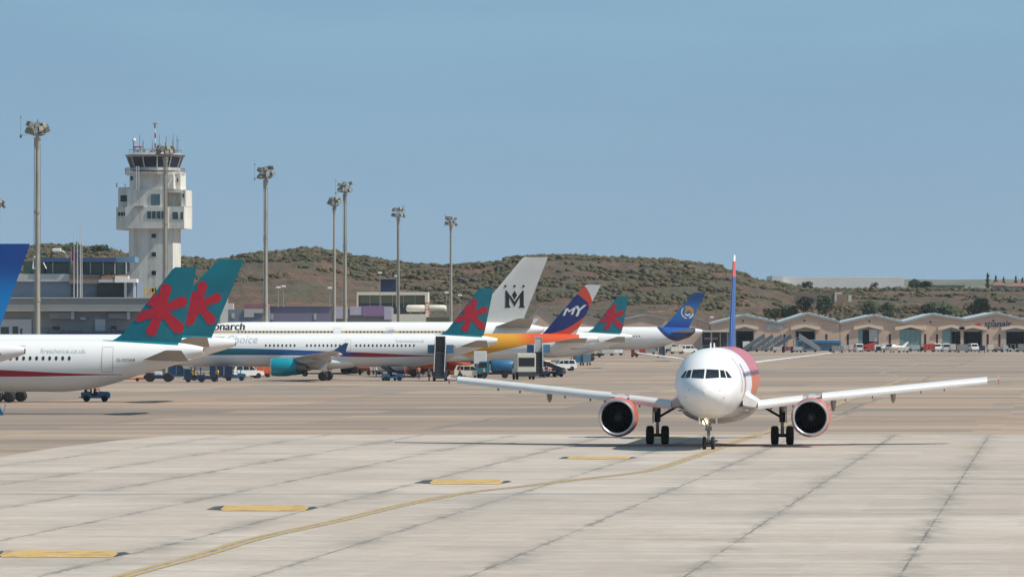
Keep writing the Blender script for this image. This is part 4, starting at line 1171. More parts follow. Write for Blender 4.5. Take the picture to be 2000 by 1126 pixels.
class Body:
    def __init__(s, L, W, zt, zb, nose_k=1.0, tail_k=1.0):
        s.L, s.W, s.zt, s.zb = L, W, zt, zb
        st = [(a * nose_k, w, t, b) for a, w, t, b in NOSE] + [(L - a * tail_k, w, t, b) for a, w, t, b in TAIL]
        H = zt - zb
        xs = [q[0] for q in st]
        s.w = pchip(xs, [q[1] * W for q in st]); s.t = pchip(xs, [zb + q[2] * H for q in st]); s.b = pchip(xs, [zb + q[3] * H for q in st])
        s.nk, s.tk = nose_k, tail_k
    def side_y(s, x, z):
        w, t, b = s.w(x), s.t(x), s.b(x); zc, h = (t + b) / 2, (t - b) / 2
        q = 1 - ((z - zc) / h) ** 2
        return w * np.sqrt(np.clip(q, 0.0, 1))
    def front_x(s, v, z):
        """first x whose section contains lateral v, height z"""
        lo, hi = 0.0, 8.0
        def inside(x):
            w, t, b = float(s.w(x)), float(s.t(x)), float(s.b(x)); zc, h = (t + b) / 2, (t - b) / 2
            return (v / w) ** 2 + ((z - zc) / h) ** 2 < 1
        for _ in range(40):
            md = (lo + hi) / 2
            if inside(md): hi = md
            else: lo = md
        return hi
    def mesh(s, parent, mat, name='fuselage'):
        xs = np.concatenate([[0, .03, .08, .15, .25, .35, .5, .7, .9, 1.15, 1.4, 1.65, 1.9, 2.15, 2.4, 2.7, 3.0, 3.4, 3.9, 4.5, 5.2, 6.0, 7.0]]) * s.nk
        xs = np.concatenate([xs, np.linspace(7.0 * s.nk, s.L - 12 * s.tk, 12)[1:], s.L - 12 * s.tk + np.linspace(0, 12 * s.tk, 34)[1:]])
        R = []; n = 56
        for x in xs:
            w, t, b = float(s.w(x)), float(s.t(x)), float(s.b(x)); zc, h = (t + b) / 2, (t - b) / 2
            R.append([(x, w * math.cos(2 * math.pi * i / n), zc + h * math.sin(2 * math.pi * i / n)) for i in range(n)])
        return MB().rings(R).build(name, mat, parent, 50)

def foil(xle, y, z, c, tk, vertical=False, n=9):
    """closed airfoil ring, LE at xle; thickness along z (or y when vertical)"""
    up = []
    for i in range(n + 1):
        u = (1 - math.cos(math.pi * i / n)) / 2
        th = tk * 2.6 * (0.2969 * math.sqrt(u) - 0.126 * u - 0.3516 * u * u + 0.2843 * u ** 3 - 0.1036 * u ** 4) * c * 2
        up.append((u, th / 2 + 0.004))
    ring = [(xle + u * c, th) for u, th in up] + [(xle + u * c, -th) for u, th in up[::-1]]
    if vertical: return [(x, y + t, z) for x, t in ring]
    return [(x, y, z + t) for x, t in ring]
def fin_half(xle, c, tk, x):
    u = min(max((x - xle) / c, 0.0), 1.0)
    return tk * 2.6 * (0.2969 * math.sqrt(u) - 0.126 * u - 0.3516 * u * u + 0.2843 * u ** 3 - 0.1036 * u ** 4) * c + 0.004

def build_fin(parent, secs, mat, tk=0.10):
    """secs: (z, xLE, xTE)"""
    R = [foil(a, 0, z, max(b - a, .05), tk * min(1.0, 2.6 / max(b - a, .1) + .35), True) for z, a, b in secs]
    return MB().rings(R).build('fin', mat, parent, 50)
def fin_surface(secs, tk=0.10):
    zs = [q[0] for q in secs]
    def y(x, z):
        a = float(np.interp(z, zs, [q[1] for q in secs])); b = float(np.interp(z, zs, [q[2] for q in secs])); c = max(b - a, .05)
        return fin_half(a, c, tk * min(1.0, 2.6 / max(c, .1) + .35), x)
    return y
def decal(name, polys, surf, mat, parent, off=0.02, both=False, maxlen=0.5):
    """polys in (x,z) laid on the surface y = surf(x,z); port side is -y"""
    for sg in ((-1, 1) if both else (-1,)):
        mb = MB()
        for k, poly in enumerate(polys):
            v, f = tri2d(poly, maxlen if maxlen < 5 else .3)
            mb.add([(x, sg * (float(surf(x, z)) + off + 0.003 * k), z) for x, z in v], f)
        mb.build(name, mat, parent)
def vtext(body, x, z, size, **k):
    v, f = text2d(body, size, **k)
    return ([(x + a, z + b) for a, b in v], f)

def build_wing(parent, root, B, side, secs, mat, fairings=(), fence=None, slat=None, fmat=None):
    """secs: (y, xLE, chord, z, thickness)"""
    R = [foil(a, side * y, z, c, t) for y, a, c, z, t in secs]
    w = MB().rings(R).build('wing', mat, parent, 50)
    ys = [q[0] for q in secs]
    def at(y, i): return float(np.interp(y, ys, [q[i] for q in secs]))
    if slat:   # drooped leading edge slat, seen as a pale band from the front
        y0, y1, hgt, sm_ = slat
        for (ya, yb) in ((y0, 5.2), (6.35, y1)):
            RR = []
            for y in np.linspace(ya, yb, 8):
                x, z, c, tk = at(y, 1), at(y, 3), at(y, 2), at(y, 4)
                h = hgt * (0.75 + 0.25 * (1 - y / y1)); th = 0.06
                RR.append([(x - .28, side * y, z - h * .62), (x - .34, side * y, z - h * .30), (x - .26, side * y, z + h * .10), (x - .05, side * y, z + h * .38), (x + .35, side * y, z + h * .5 + .02),
                           (x + .35, side * y, z + h * .5 - .02), (x + .02, side * y, z + h * .2), (x - .16, side * y, z - h * .2), (x - .22, side * y, z - h * .58)])
            MB().rings(RR).build('slat', sm_, w, 50)
    for y, L, dz in fairings:
        x, z, c = at(y, 1), at(y, 3), at(y, 2)
        xs0 = x + c * .50
        f = MB(); RR = []
        for u in np.linspace(0, 1, 12):
            r = max(.02, math.sin(math.pi * min(1, u * 1.02)) ** .7)
            xx = xs0 + L * u; zz = z - .10 - dz * (0.35 + .65 * u) * (1 - .25 * u)
            RR.append([(xx, side * y + .17 * r * math.cos(a), zz + .34 * r * math.sin(a) * (1 + dz)) for a in np.linspace(0, 2 * math.pi, 10, endpoint=False)])
        f.rings(RR); f.build('flap_track_fairing', fmat or mat, w, 50)
    if fence:
        y = secs[-1][0] * side; x, c, z = secs[-1][1], secs[-1][2], secs[-1][3]
        up, dn, fm = fence
        MB().prism([(x + .1, z), (x + c * .95, z + up), (x + c * 1.25, z + up), (x + c * 1.05, z), (x + c * 1.1, z - dn), (x + c * .9, z - dn)], y + side * .01, y + side * .06, fm).build('wingtip_fence', None, w)
    return w

def build_engine(parent, x0, y, zc, ro, ln, cowl, core=True, fan_mat=None, lip=M_LIP, pylon_top=None, wing_le=None, n=40):
    e = MB()
    e.lathe([(x0 + .14, ro * .965), (x0 + .35, ro * .995), (x0 + ln * .3, ro * 1.045), (x0 + ln * .6, ro * 1.03), (x0 + ln * .85, ro * .93), (x0 + ln, ro * .82), (x0 + ln - .02, ro * .78), (x0 + ln * .8, ro * .82)], (0, y, zc), 'x', n, cowl, False)
    en = e.build('engine', None, parent, 50)
    l = MB().lathe([(x0 + .15, ro * .966), (x0 + .06, ro * .945), (x0, ro * .905), (x0 + .01, ro * .865), (x0 + .10, ro * .82)], (0, y, zc), 'x', n, lip, False)
    l.build('intake_lip', None, en, 60)
    M_IN = plain('intake_shade_black', (0.004, 0.004, 0.005), 0.9, wear=0)  # near-black colour supplies the shade of a deep duct
    M_FB = plain('fan_blade_dark', (0.014, 0.014, 0.016), 0.5, 0.0, wear=0)  # blades darkened as well: duct shade put into their colour
    MB().lathe([(x0 + .10, ro * .82), (x0 + .5, ro * .80), (x0 + 1.5, ro * .80), (x0 + 1.51, .05)], (0, y, zc), 'x', n, M_IN, False).build('intake_duct', None, en, 50)
    fb = MB()
    for i in range(24):
        a = 2 * math.pi * i / 24
        v = []
        for r, tw, w_ in ((ro * .25, .5, .07), (ro * .79, 1.1, .13)):
            for s_ in (-1, 1):
                aa = a + s_ * w_ * math.cos(tw) / r * ro * .9; v.append((x0 + 1.4 + s_ * .07 * math.sin(tw), y + math.cos(aa) * r, zc + math.sin(aa) * r))
        fb.add(v, [(0, 1, 3, 2)], M_FB)
    fb.build('fan', None, en)
    MB().lathe([(x0 + .95, .02), (x0 + 1.02, ro * .09), (x0 + 1.18, ro * .2), (x0 + 1.45, ro * .27)], (0, y, zc), 'x', 20, plain('spinner_grey', (.10, .10, .10), .5)).build('spinner', None, en, 50)
    if core:
        MB().lathe([(x0 + ln - .6, ro * .60), (x0 + ln + .1, ro * .60), (x0 + ln + .9, ro * .44), (x0 + ln + 1.2, ro * .36), (x0 + ln + 1.15, ro * .33)], (0, y, zc), 'x', 24, M_STEEL, False).build('exhaust_core', None, en, 50)
        MB().lathe([(x0 + ln + .6, ro * .24), (x0 + ln + 1.2, ro * .2), (x0 + ln + 1.75, .02)], (0, y, zc), 'x', 18, M_DARKSTEEL).build('exhaust_cone', None, en, 50)
    if pylon_top is not None:
        z2 = pylon_top
        MB().prism([(x0 + .8, zc + ro * .93), (x0 + ln * .45, z2 + .12), (wing_le + .5, z2 + .18), (wing_le + 3.2, z2 - .25), (x0 + ln + 1.1, zc + ro * .42), (x0 + ln * .9, zc + ro * .5)], y - .17, y + .17, M_WINGG).build('pylon', None, en)
    return en

def wheel(parent, x, y, r, w, z=None):
    z = r if z is None else z
    t = MB().lathe([(-w / 2, r * .55), (-w / 2 + .01, r * .82), (-w * .38, r * .95), (-w * .2, r), (w * .2, r), (w * .38, r * .95), (w / 2 - .01, r * .82), (w / 2, r * .55)], (x, y, z), 'y', 28, M_TYRE)
    o = t.build('wheel', None, parent, 50)
    MB().lathe([(-w / 2 + .02, .02), (-w / 2 + .03, r * .2), (-w / 2 + .05, r * .45), (-w / 2 + .01, r * .56), (w / 2 - .01, r * .56), (w / 2 - .05, r * .45), (w / 2 - .03, r * .2), (w / 2 - .02, .02)], (x, y, z), 'y', 20, M_HUB).build('wheel_rim', None, o, 50)
    return o
def main_gear(root, x, y, ztop, r, w, bogie=0.0, inward=1, brace_y=None, halfw=.46):
    g = MB()
    zc = r + (.05 if bogie else 0)
    g.tube((x, y, ztop), (x, y, zc + .8), .21, .19, 12, M_DARKSTEEL); g.tube((x, y, zc + 1.0), (x, y, zc), .105, .105, 12, M_HUB)
    g.tube((x, y - halfw, zc), (x, y + halfw, zc), .11, .11, 10, M_DARKSTEEL)
    g.tube((x, y, zc + .25), (x + .38, y, zc + .7), .05, n=6, mat=M_DARKSTEEL); g.tube((x + .38, y, zc + .7), (x + .12, y, zc + 1.15), .05, n=6, mat=M_DARKSTEEL)
    if brace_y is not None:
        g.tube((x, y, zc + 1.05), (x, brace_y, ztop - .25), .075, .075, 8, M_DARKSTEEL)
        g.tube((x, (y + brace_y) / 2, (zc + 1.05 + ztop - .25) / 2 + .05), (x, y * .93, ztop - .1), .04, n=6, mat=M_DARKSTEEL)
        sgn = 1 if y > 0 else -1
        g.box(x - .5, x + .5, y + sgn * .24, y + sgn * .28, zc + .75, ztop - .15, M_WINGG)
    if bogie: g.tube((x - bogie, y, zc), (x + bogie, y, zc), .12, .12, 8, M_DARKSTEEL)
    o = g.build('landing_gear', None, root, 45)
    for dx in ((-bogie, bogie) if bogie else (0,)):
        if bogie: MB().tube((x + dx, y - halfw, zc), (x + dx, y + halfw, zc), .09, n=8, mat=M_DARKSTEEL).build('axle', None, o)
        for s_ in (-1, 1): wheel(o, x + dx, y + s_ * halfw, r, w)
    return o
def nose_gear(root, x, ztop, r, w, light=False):
    g = MB()
    g.tube((x + .12, 0, ztop), (x, 0, r + .45), .11, .10, 10, M_GREY); g.tube((x, 0, r + .5), (x, 0, r), .07, n=10, mat=M_HUB)
    g.tube((x, -.3, r), (x, .3, r), .07, n=8, mat=M_DARKSTEEL)
    g.tube((x - .1, 0, r + .75), (x - 1.0, -.25, ztop - .05), .05, n=6, mat=M_GREY); g.tube((x - .1, 0, r + .75), (x - 1.0, .25, ztop - .05), .05, n=6, mat=M_GREY)
    g.tube((x - .08, -.2, r + .85), (x - .08, .2, r + .85), .12, n=8, mat=M_GREY)
    g.tube((x - .2, 0, r + .1), (x - .42, 0, r + .4), .04, n=6, mat=M_GREY); g.tube((x - .42, 0, r + .4), (x - .12, 0, r + .65), .04, n=6, mat=M_GREY)
    o = g.build('nose_gear', None, root, 45)
    for s_ in (-1, 1):
        wheel(o, x, s_ * .25, r, w)
        MB().prism([(x - 1.5, ztop + .02), (x - .05, ztop + .02), (x - .15, ztop - .42), (x - 1.3, ztop - .36)], s_ * .48, s_ * .52, M_WHITE).build('gear_door', None, o)
    return o

PANES = [  # lateral v, height z in A320 nose coordinates
    [(.045, 4.20), (.80, 4.24), (.745, 4.70), (.045, 4.73)],
    [(.88, 4.25), (1.19, 4.22), (1.045, 4.66), (.82, 4.69)],
    [(1.25, 4.22), (1.50, 4.22), (1.22, 4.60), (1.10, 4.64)]]
def cockpit(parent, B, mat):
    for sg in (-1, 1):
        for P_ in PANES:
            k = (B.zt - B.zb) / 4.16
            poly = [(v * B.W / 1.975, B.zb + (z - 1.76) * k) for v, z in P_]
            v, f = tri2d(poly, 0.16)
            pts = [(B.front_x(a, z) - .02, sg * (a + .004), z) for a, z in v]
            MB().add(pts, f, mat).build('cockpit_window', None, parent)
M_COCK = plain('cockpit_glass', (0.012, 0.014, 0.016), 0.08, wear=0)
M_CABW = plain('cabin_window_dark', (0.035, 0.04, 0.05), 0.2, wear=0)
def cabin_windows(parent, B, z, x0, x1, pitch, gaps=(), w=.23, h=.33, sides=(-1,), fused=False):
    """each window an oval dark pane set in the skin"""
    xs_ = np.arange(x0, x1, pitch)
    first = {}
    for sg in sides:
        for x in xs_:
            if any(a < x < b for a, b in gaps): continue
            n = 10; pts = [(x, z)] + [(x + w / 2 * math.cos(t), z + h / 2 * math.sin(t)) for t in np.linspace(0, 2 * math.pi, n, endpoint=False)]
            key = sg
            yy = float(B.side_y(x, z))
            if key in first and abs(first[key][1] - yy) < .01:
                o = first[key][0].copy(); COL.objects.link(o); o.location = (x - first[key][2], 0, 0)
            else:
                o = MB().add([(a, sg * (float(B.side_y(a, b)) + .012), b) for a, b in pts], [(0, i, i % n + 1) for i in range(1, n + 1)], M_CABW).build('window', None, parent)
                first[key] = (o, yy, x)
def door(parent, B, xa, xb, z0, z1, side=-1, col=None, name='door', t=.035, mat=None):
    """door panel drawn by its proud seam frame plus slightly raised panel"""
    M_SEAM = plain('door_seam_grey', (0.33, 0.33, 0.34), .6, wear=0)
    mb = MB()
    zs = np.linspace(z0, z1, 10)
    def strip(x0_, x1_, zz, off, m_):
        v = []
        for z in zz:
            for x in (x0_, x1_): v.append((x, side * (float(B.side_y(x, z)) + off), z))
        mb.add(v, [(2 * i, 2 * i + 1, 2 * i + 3, 2 * i + 2) for i in range(len(zz) - 1)], m_)
    strip(xa, xb, zs, .010, mat or M_WHITE)
    strip(xa - t, xa, zs, .014, M_SEAM); strip(xb, xb + t, zs, .014, M_SEAM)
    strip(xa, xb, np.linspace(z0 - t, z0, 2), .014, M_SEAM); strip(xa, xb, np.linspace(z1, z1 + t, 2), .014, M_SEAM)
    return mb.build(name, None, parent)

def paint(name, base=(.78, .78, .77), rough=.42, fn=None, coat=.12):
    m = MT(name, base, rough, 0, coat)
    if fn: fn(m)
    m.mix((.80, .79, .76), m.noise(.35, 5, .65, (1, 1, 1)).sm(.5, .8, 0, .28), 'MULTIPLY')
    x, y, z = m.xyz()
    seam = ((x / 2.6).fr() < .006)
    m.mix((.6, .6, .6), seam * .35, 'MULTIPLY')
    return m.done()

WING321 = lambda xr: [(1.0, xr - .4, 7.4, 2.55, .125), (1.9, xr, 6.9, 2.62, .125), (6.4, xr + 2.55, 4.05, 3.02, .115), (12, xr + 5.6, 2.75, 3.5, .105), (17.05, xr + 8.3, 1.6, 3.98, .10)]
STAB = lambda xr, z, span=6.22, c0=4.0, c1=1.35, sw=2.7, dih=.62: [(.2, xr - .1, c0, z - .04, .09), (span, xr + sw, c1, z + dih, .085)]
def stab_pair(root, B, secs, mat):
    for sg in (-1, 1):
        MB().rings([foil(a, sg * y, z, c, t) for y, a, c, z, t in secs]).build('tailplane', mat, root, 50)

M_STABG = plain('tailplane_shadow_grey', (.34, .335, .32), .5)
# ---- star shape of the teal fins
def clip_half(poly, a, b):
    """keep the part of a convex polygon to the right of the line a->b (towards +x)"""
    out = []; n = len(poly)
    sd = lambda p: (p[0] - (a[0] + (b[0] - a[0]) * (p[1] - a[1]) / (b[1] - a[1])))
    for i in range(n):
        p, q = poly[i], poly[(i + 1) % n]; sp, sq = sd(p), sd(q)
        if sp >= 0: out.append(p)
        if (sp >= 0) != (sq >= 0):
            t = sp / (sp - sq); out.append((p[0] + (q[0] - p[0]) * t, p[1] + (q[1] - p[1]) * t))
    return out
def star(cx, cz, arms, secs, m0=.06):
    """finger-like arms (angle, length, tip half width) round a hub, cut off at the leading edge"""
    le = [(q[1] + m0, q[0]) for q in secs]
    a_, b_ = le[-2], le[-3]
    polys = []
    for a, L, w in arms:
        t = math.radians(a); d = (math.cos(t), math.sin(t)); n = (-d[1], d[0])
        pt = lambda u, v: (cx + d[0] * u + n[0] * v, cz + d[1] * u + n[1] * v)
        poly = [pt(-.1, -.34), pt(.6, -.34)] + [pt(L - w + w * math.cos(math.radians(e)), w * math.sin(math.radians(e))) for e in range(-80, 81, 20)] + [pt(.6, .34), pt(-.1, .34)]
        poly = clip_half(poly, a_, b_)
        if len(poly) > 2: polys.append(poly)
    polys.append([(cx + .72 * math.cos(t), cz + .72 * math.sin(t)) for t in np.linspace(0, 2 * math.pi, 14, endpoint=False)])
    return polys
M_STAR = plain('star_red', (0.50, 0.014, 0.034), .4, wear=.1)
m = MT('teal_fin_paint', (0.0, 0.15, 0.20), .32, 0, .3); m.mix((0.0, .19, .24), m.noise(.3, 4, .6).sm(.4, .7)); M_FTEAL = m.done()

def make_teal_jet(label, group, L=44.5, main=True, url=True):
    B = Body(L, 1.98, 6.02, 1.80)
    root = thing('airliner', label, 'airliner', (0, 0, 0), 0, group)
    xg = L - 22.3
    def liv(m):
        x, y, z = m.xyz()
        t = x / L
        zc = 3.72
        top = (x - 10).sm(0, 28, zc + .38, zc + .03) if False else None
        hi = x.sm(L - 19.0, L - 6.0, .31, .02) + x.sm(L - 36.0, L - 19.0, .12, 0)
        ctr = x.sm(L - 34.0, L - 9, 3.74, 3.22)
        band = ((z - ctr).ab() < hi) * (x < L - 6.5) * (x > 3.0)
        n = m.nt.nodes.new('ShaderNodeValToRGB'); cr = n.color_ramp
        cr.elements[0].position = .20; cr.elements[0].color = (.0, .13, .16, 1)
        cr.elements[1].position = 1.0; cr.elements[1].color = (.34, .012, .03, 1)
        for p_, c_ in ((.36, (.01, .10, .24, 1)), (.50, (.015, .075, .30, 1)), (.56, (.02, .07, .30, 1)), (.585, (.16, .015, .10, 1)), (.62, (.34, .012, .03, 1))):
            q = cr.elements.new(p_); q.color = c_
        m.nt.links.new(t.v, n.inputs[0])
        m.mix(n.outputs[0], band)
        # teal spills from the fin on to the crown of the tail
        sp = (z > 5.72 + 0.0) * (x > L - 8.4) * (x < L - 1.95) 
        m.mix((0.0, 0.15, 0.19), (z > (x - (L - 8.4)) * -.06 + 5.98) * (x > L - 8.2) * (x < L - 2.0))
        m.mix((.62, .62, .62), (z < 3.0) * .55)  # belly greyed: underside shade painted into the livery
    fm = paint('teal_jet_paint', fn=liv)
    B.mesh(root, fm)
    fs = [(5.75, L - 7.9, L - 1.85), (6.15, L - 7.15, L - 1.75), (6.6, L - 6.5, L - 1.62), (11.75, L - 2.55, L - .58), (11.95, L - 2.3, L - .55)]
    build_fin(root, fs, M_FTEAL)
    fsurf = fin_surface(fs)
    fo = [c for c in children(root) if c.name.startswith('fin')][0]
    decal('star_emblem', star(L - 3.42, 8.46, [(78, 2.2, .47), (22, 2.25, .45), (-46, 2.45, .50), (-115, 2.3, .46), (-163, 2.3, .40), (130, 1.8, .68)], fs), fsurf, M_STAR, fo, .02, True, .5)
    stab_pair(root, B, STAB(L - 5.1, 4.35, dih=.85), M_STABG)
    for sg in (-1, 1):
        w = build_wing(root, root, B, sg, WING321(xg - 5.9), M_WINGG, [(4.4, 2.6, .15), (9.0, 2.2, .1), (13.0, 1.8, .05)], (.95, .35, M_BLUEF), None)
        build_engine(root, xg - 6.55, sg * 5.75, 1.80, 1.13, 3.35, M_CYAN, True, pylon_top=2.95, wing_le=xg - 3.6)
        main_gear(root, xg, sg * 3.8, 2.7, .61, .42, 0, brace_y=sg * 2.2)
    # wing root fairing under the belly
    R = []
    for u in np.linspace(0, 1, 16):
        x = xg - 8.5 + 13.5 * u; k = max(.03, math.sin(math.pi * u) ** .45)
        R.append([(x, 2.15 * k * math.cos(a), 2.35 + .98 * k * math.sin(a)) for a in np.linspace(0, 2 * math.pi, 28, endpoint=False)])
    MB().rings(R).build('belly_fairing', M_WHITE, root, 50)
    nose_gear(root, 5.07, 1.9, .38, .22)
    cockpit(root, B, M_COCK)
    zw = 4.55
    cabin_windows(root, B, zw, L - 29.9, L - 10.3, .533, [(L - 25.8, L - 25.1), (L - 20.1, L - 18.4)], .25, .36, (-1, 1))
    door(root, B, L - 8.05, L - 7.2, 3.45, 5.45); door(root, B, L - 19.6, L - 18.9, 3.9, 5.3); door(root, B, 5.4, 6.2, 3.6, 5.5)
    tm = plain('blue_grey_lettering', (.38, .47, .54), .5, wear=0)
    decal('lettering', [vfit('firstchoice.co.uk', L - 13.1, 4.96, 3.7)], B.side_y, tm, root, .02, maxlen=9)
    decal('lettering', [vfit('First Choice', L - 38.0, 4.86, 7.0, .2)], B.side_y, tm, root, .02, maxlen=9)
    decal('registration', [vfit('G-OOAR', L - 6.85, 4.28, 1.5)], B.side_y, plain('dark_lettering', (.10, .10, .11), .5, wear=0), root, .02, maxlen=9)
    MB().tube((L - .25, 0, B.t(L - .2) - .25), (L + .04, 0, B.t(L) - .27), .17, .17, 12, M_DARKSTEEL).build('exhaust_pipe', None, root)
    return root, B
M_CYAN = plain('turquoise_engine_paint', (0.0, 0.26, 0.34), .35, 0, .3, wear=.2)
M_BLUEF = plain('blue_fence_paint', (0.02, .07, .17), .45)

def place_jet(root, L, px_tail, d, heading_deg=87.0):
    a = math.radians(heading_deg)
    A = Vector((math.sin(a), -math.cos(a), 0))
    T = Vector((wx(px_tail, d), d, 0))
    o = T - A * L
    root.location = o; root.rotation_euler = (0, 0, math.atan2(A.y, A.x))
GJ = 'teal tailed airliners parked at the stands'
j1, B1 = make_teal_jet('nearest white airliner with teal fin and red star, red stripe along its side', GJ)
place_jet(j1, 44.5, 397, 417.0)
j2 = copy_tree(j1); j2['label'] = 'white airliner with turquoise engine, blue to red stripe and stairs at its tail'
place_jet(j2, 44.5, 972, 662.0)
j3 = copy_tree(j1); j3['label'] = 'farthest and smallest teal tailed airliner, between the swoosh fin and the blue fin'
place_jet(j3, 44.5, 1235, 850.0)

# ---- 757-like airliner, generic
def make_jet(label, L, W, zt, zb, fin_secs, fin_mat, body_mat, group=None, wing=None, eng=None, gear=None, stab=None, tail_k=1.0, windows=None, tkf=.10, engm=None, fence=None, fair_mat=None):
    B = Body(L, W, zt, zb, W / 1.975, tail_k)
    root = thing('airliner', label, 'airliner', (0, 0, 0), 0, group)
    B.mesh(root, body_mat)
    f = build_fin(root, fin_secs, fin_mat, tkf)
    stab_pair(root, B, stab, M_STABG)
    for sg in (-1, 1):
        build_wing(root, root, B, sg, wing, M_WINGG, [(wing[2][0] * .8, 3, .15), (wing[3][0] * .95, 2.4, .1)], fence, None)
        ex, ey, ez, er, el = eng
        build_engine(root, ex, sg * ey, ez, er, el, engm or M_WHITE, True, pylon_top=float(np.interp(ey, [q[0] for q in wing], [q[3] for q in wing])) - .1, wing_le=float(np.interp(ey, [q[0] for q in wing], [q[1] for q in wing])))
        gx, gy, r, w_, bo = gear
        main_gear(root, gx, sg * gy, zb + 1.0, r, w_, bo, brace_y=sg * gy * .5)
    gx = gear[0]; R = []
    for u in np.linspace(0, 1, 16):
        x = gx - W * 4.6 + W * 7.4 * u; k = max(.03, math.sin(math.pi * u) ** .45)
        R.append([(x, W * 1.07 * k * math.cos(a), zb + .55 + .8 * k * math.sin(a)) for a in np.linspace(0, 2 * math.pi, 28, endpoint=False)])
    MB().rings(R).build('belly_fairing', fair_mat or M_WHITE, root, 50)
    nose_gear(root, 5.9, zb + .15, .40, .22)
    cockpit(root, B, M_COCK)
    if windows: cabin_windows(root, B, *windows)
    MB().tube((L - .3, 0, float(B.t(L)) - .3), (L + .05, 0, float(B.t(L)) - .32), .2, .2, 12, M_DARKSTEEL).build('exhaust_pipe', None, root)
    return root, B, f
def wing757(xr, z=2.9, span=19.0):
    return [(1.0, xr - .5, 8.2, z, .12), (1.9, xr, 7.7, z + .05, .12), (6.6, xr + 2.9, 5.0, z + .5, .115), (13, xr + 6.4, 3.2, z + 1.1, .10), (span, xr + 9.6, 1.7, z + 1.65, .10)]
def fin757(L, z0=5.8, top=13.35, dtip=.78):
    return [(z0, L - 9.6, L - 2.35), (z0 + .5, L - 8.6, L - 2.15), (z0 + 1.0, L - 7.9, L - 1.95), (top - .12, L - 1.75 + (dtip - .78), L + dtip - .03), (top + .05, L - 1.45 + (dtip - .78), L + dtip)]
G7 = dict(gear=None)
# teal-finned larger airliner (second from left)
L7 = 46.9
def liv7(m):
    x, y, z = m.xyz()
    m.mix((0.0, 0.15, 0.19), (z > 6.02) * (x > L7 - 8.0) * (x < L7 - 2.2))
    m.mix((.34, .012, .03), ((z - 3.7).ab() < .2) * (x < L7 - 12))
j4, B4, f4 = make_jet('larger teal finned airliner with red star, second from the left behind the nearest one', L7, 1.90, 6.35, 2.25, fin757(L7), M_FTEAL, paint('second_teal_jet_paint', fn=liv7), GJ,
    wing757(L7 - 30.4), (L7 - 30.6, 6.5, 2.05, 1.28, 4.6), (L7 - 21.4, 3.66, .52, .36, .57), STAB(L7 - 7.0, 5.15, 7.6, 4.7, 1.7, 3.5, .95), 1.03, windows=(4.75, 8, L7 - 12, .51, (), .23, .34, (-1, 1)), engm=M_CYAN)
fs4 = fin_surface(fin757(L7))
def clipf(pts, secs, m0=.12, m1=.06):
    out = []
    for x, z in pts:
        le = float(np.interp(z, [q[0] for q in secs], [q[1] for q in secs])) + m0; te = float(np.interp(z, [q[0] for q in secs], [q[2] for q in secs])) - m1
        out.append((min(max(x, le), te), z))
    return out
decal('star_emblem', star(L7 - 3.45, 9.04, [(80, 2.35, .47), (24, 2.3, .45), (-49, 2.2, .50), (-121, 2.1, .46), (-163, 2.1, .40), (132, 1.6, .65)], fin757(L7)), fs4, M_STAR, f4, .02, True, .5)
place_jet(j4, L7, 460, 481.0)

# blue fin at the left edge
m = MT('deep_blue_fin_paint', (0.004, 0.06, 0.30), .35, 0, .2)
x, y, z = m.xyz()
m.mix((0.0, 0.22, 0.60), z.sm(11.9, 8.9)); M_FBLUE = m.done()
j5, B5, f5 = make_jet('airliner with plain deep blue fin cut off by the left edge of the photo', L7, 1.90, 6.2, 2.2, fin757(L7, 5.7, 13.1, .38), M_FBLUE, paint('blue_tail_jet_paint'), None,
    wing757(L7 - 30.4), (L7 - 30.6, 6.5, 2.05, 1.28, 4.6), (L7 - 21.9, 3.66, .52, .36, .57), STAB(L7 - 6.2, 5.15, 7.6, 4.7, 1.7, 3.5, .55), 1.0)
place_jet(j5, L7, 48, 372.0)

# crown-letter airliner: wide body
LM = 54.1
def livm(m):
    x, y, z = m.xyz()
    m.mix((.52, .30, .09), ((z - 6.15).ab() < .13) * (x < LM - 12.5))
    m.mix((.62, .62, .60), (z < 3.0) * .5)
finM = [(7.3, LM - 12.6, LM - 3.3), (7.8, LM - 11.3, LM - 3.05), (8.4, LM - 10.35, LM - 2.85), (17.0, LM - 3.2, LM + .55), (17.2, LM - 2.75, LM + .62)]
m = MT('pale_grey_fin_paint', (.68, .67, .63), .45, 0, .2)
m.mix((.8, .8, .8), m.noise(.5, 4, .6).sm(.4, .7, 0, .3), 'MULTIPLY')
x, y, z = m.xyz(); m.mix((.45, .45, .45), ((x - z * .93 - (LM - 11.9)).ab() < .06) * .7)
M_FMON = m.done()
wgM = [(1.0, LM - 37.2, 11.5, 3.6, .12), (2.8, LM - 36, 10.4, 3.7, .12), (8.5, LM - 31.6, 6.8, 4.3, .115), (15, LM - 27.6, 4.4, 4.9, .10), (22.2, LM - 23.4, 2.4, 5.6, .10)]
jm, Bm, fm_ = make_jet('long white airliner with thin gold stripe and pale fin bearing a crowned letter', LM, 2.82, 7.62, 2.0, finM, M_FMON, paint('gold_stripe_jet_paint', (.80, .80, .78), fn=livm), None,
    wgM, (LM - 36.2, 7.94, 2.35, 1.5, 4.3), (LM - 28.4, 4.8, .60, .42, .72), STAB(LM - 7.7, 6.75, 8.1, 5.8, 2.3, 4.3, 1.35), 1.25, windows=(6.15, 9, LM - 13.5, .533, [(LM - 31.2, LM - 29.2), (LM - 23.4, LM - 21.6)], .24, .34, (-1, 1)), fence=(.9, .4, M_WHITE))
for c in children(jm):
    if c.name.startswith('window'): pass
bk = plain('black_lettering', (.015, .015, .018), .5, wear=0)
decal('lettering', [vfit('monarch', LM - 50.2, 6.42, 5.9, 0, q * .06) for q in (0, 1, 2)], Bm.side_y, bk, jm, .02, maxlen=9)
fsm = fin_surface(finM)
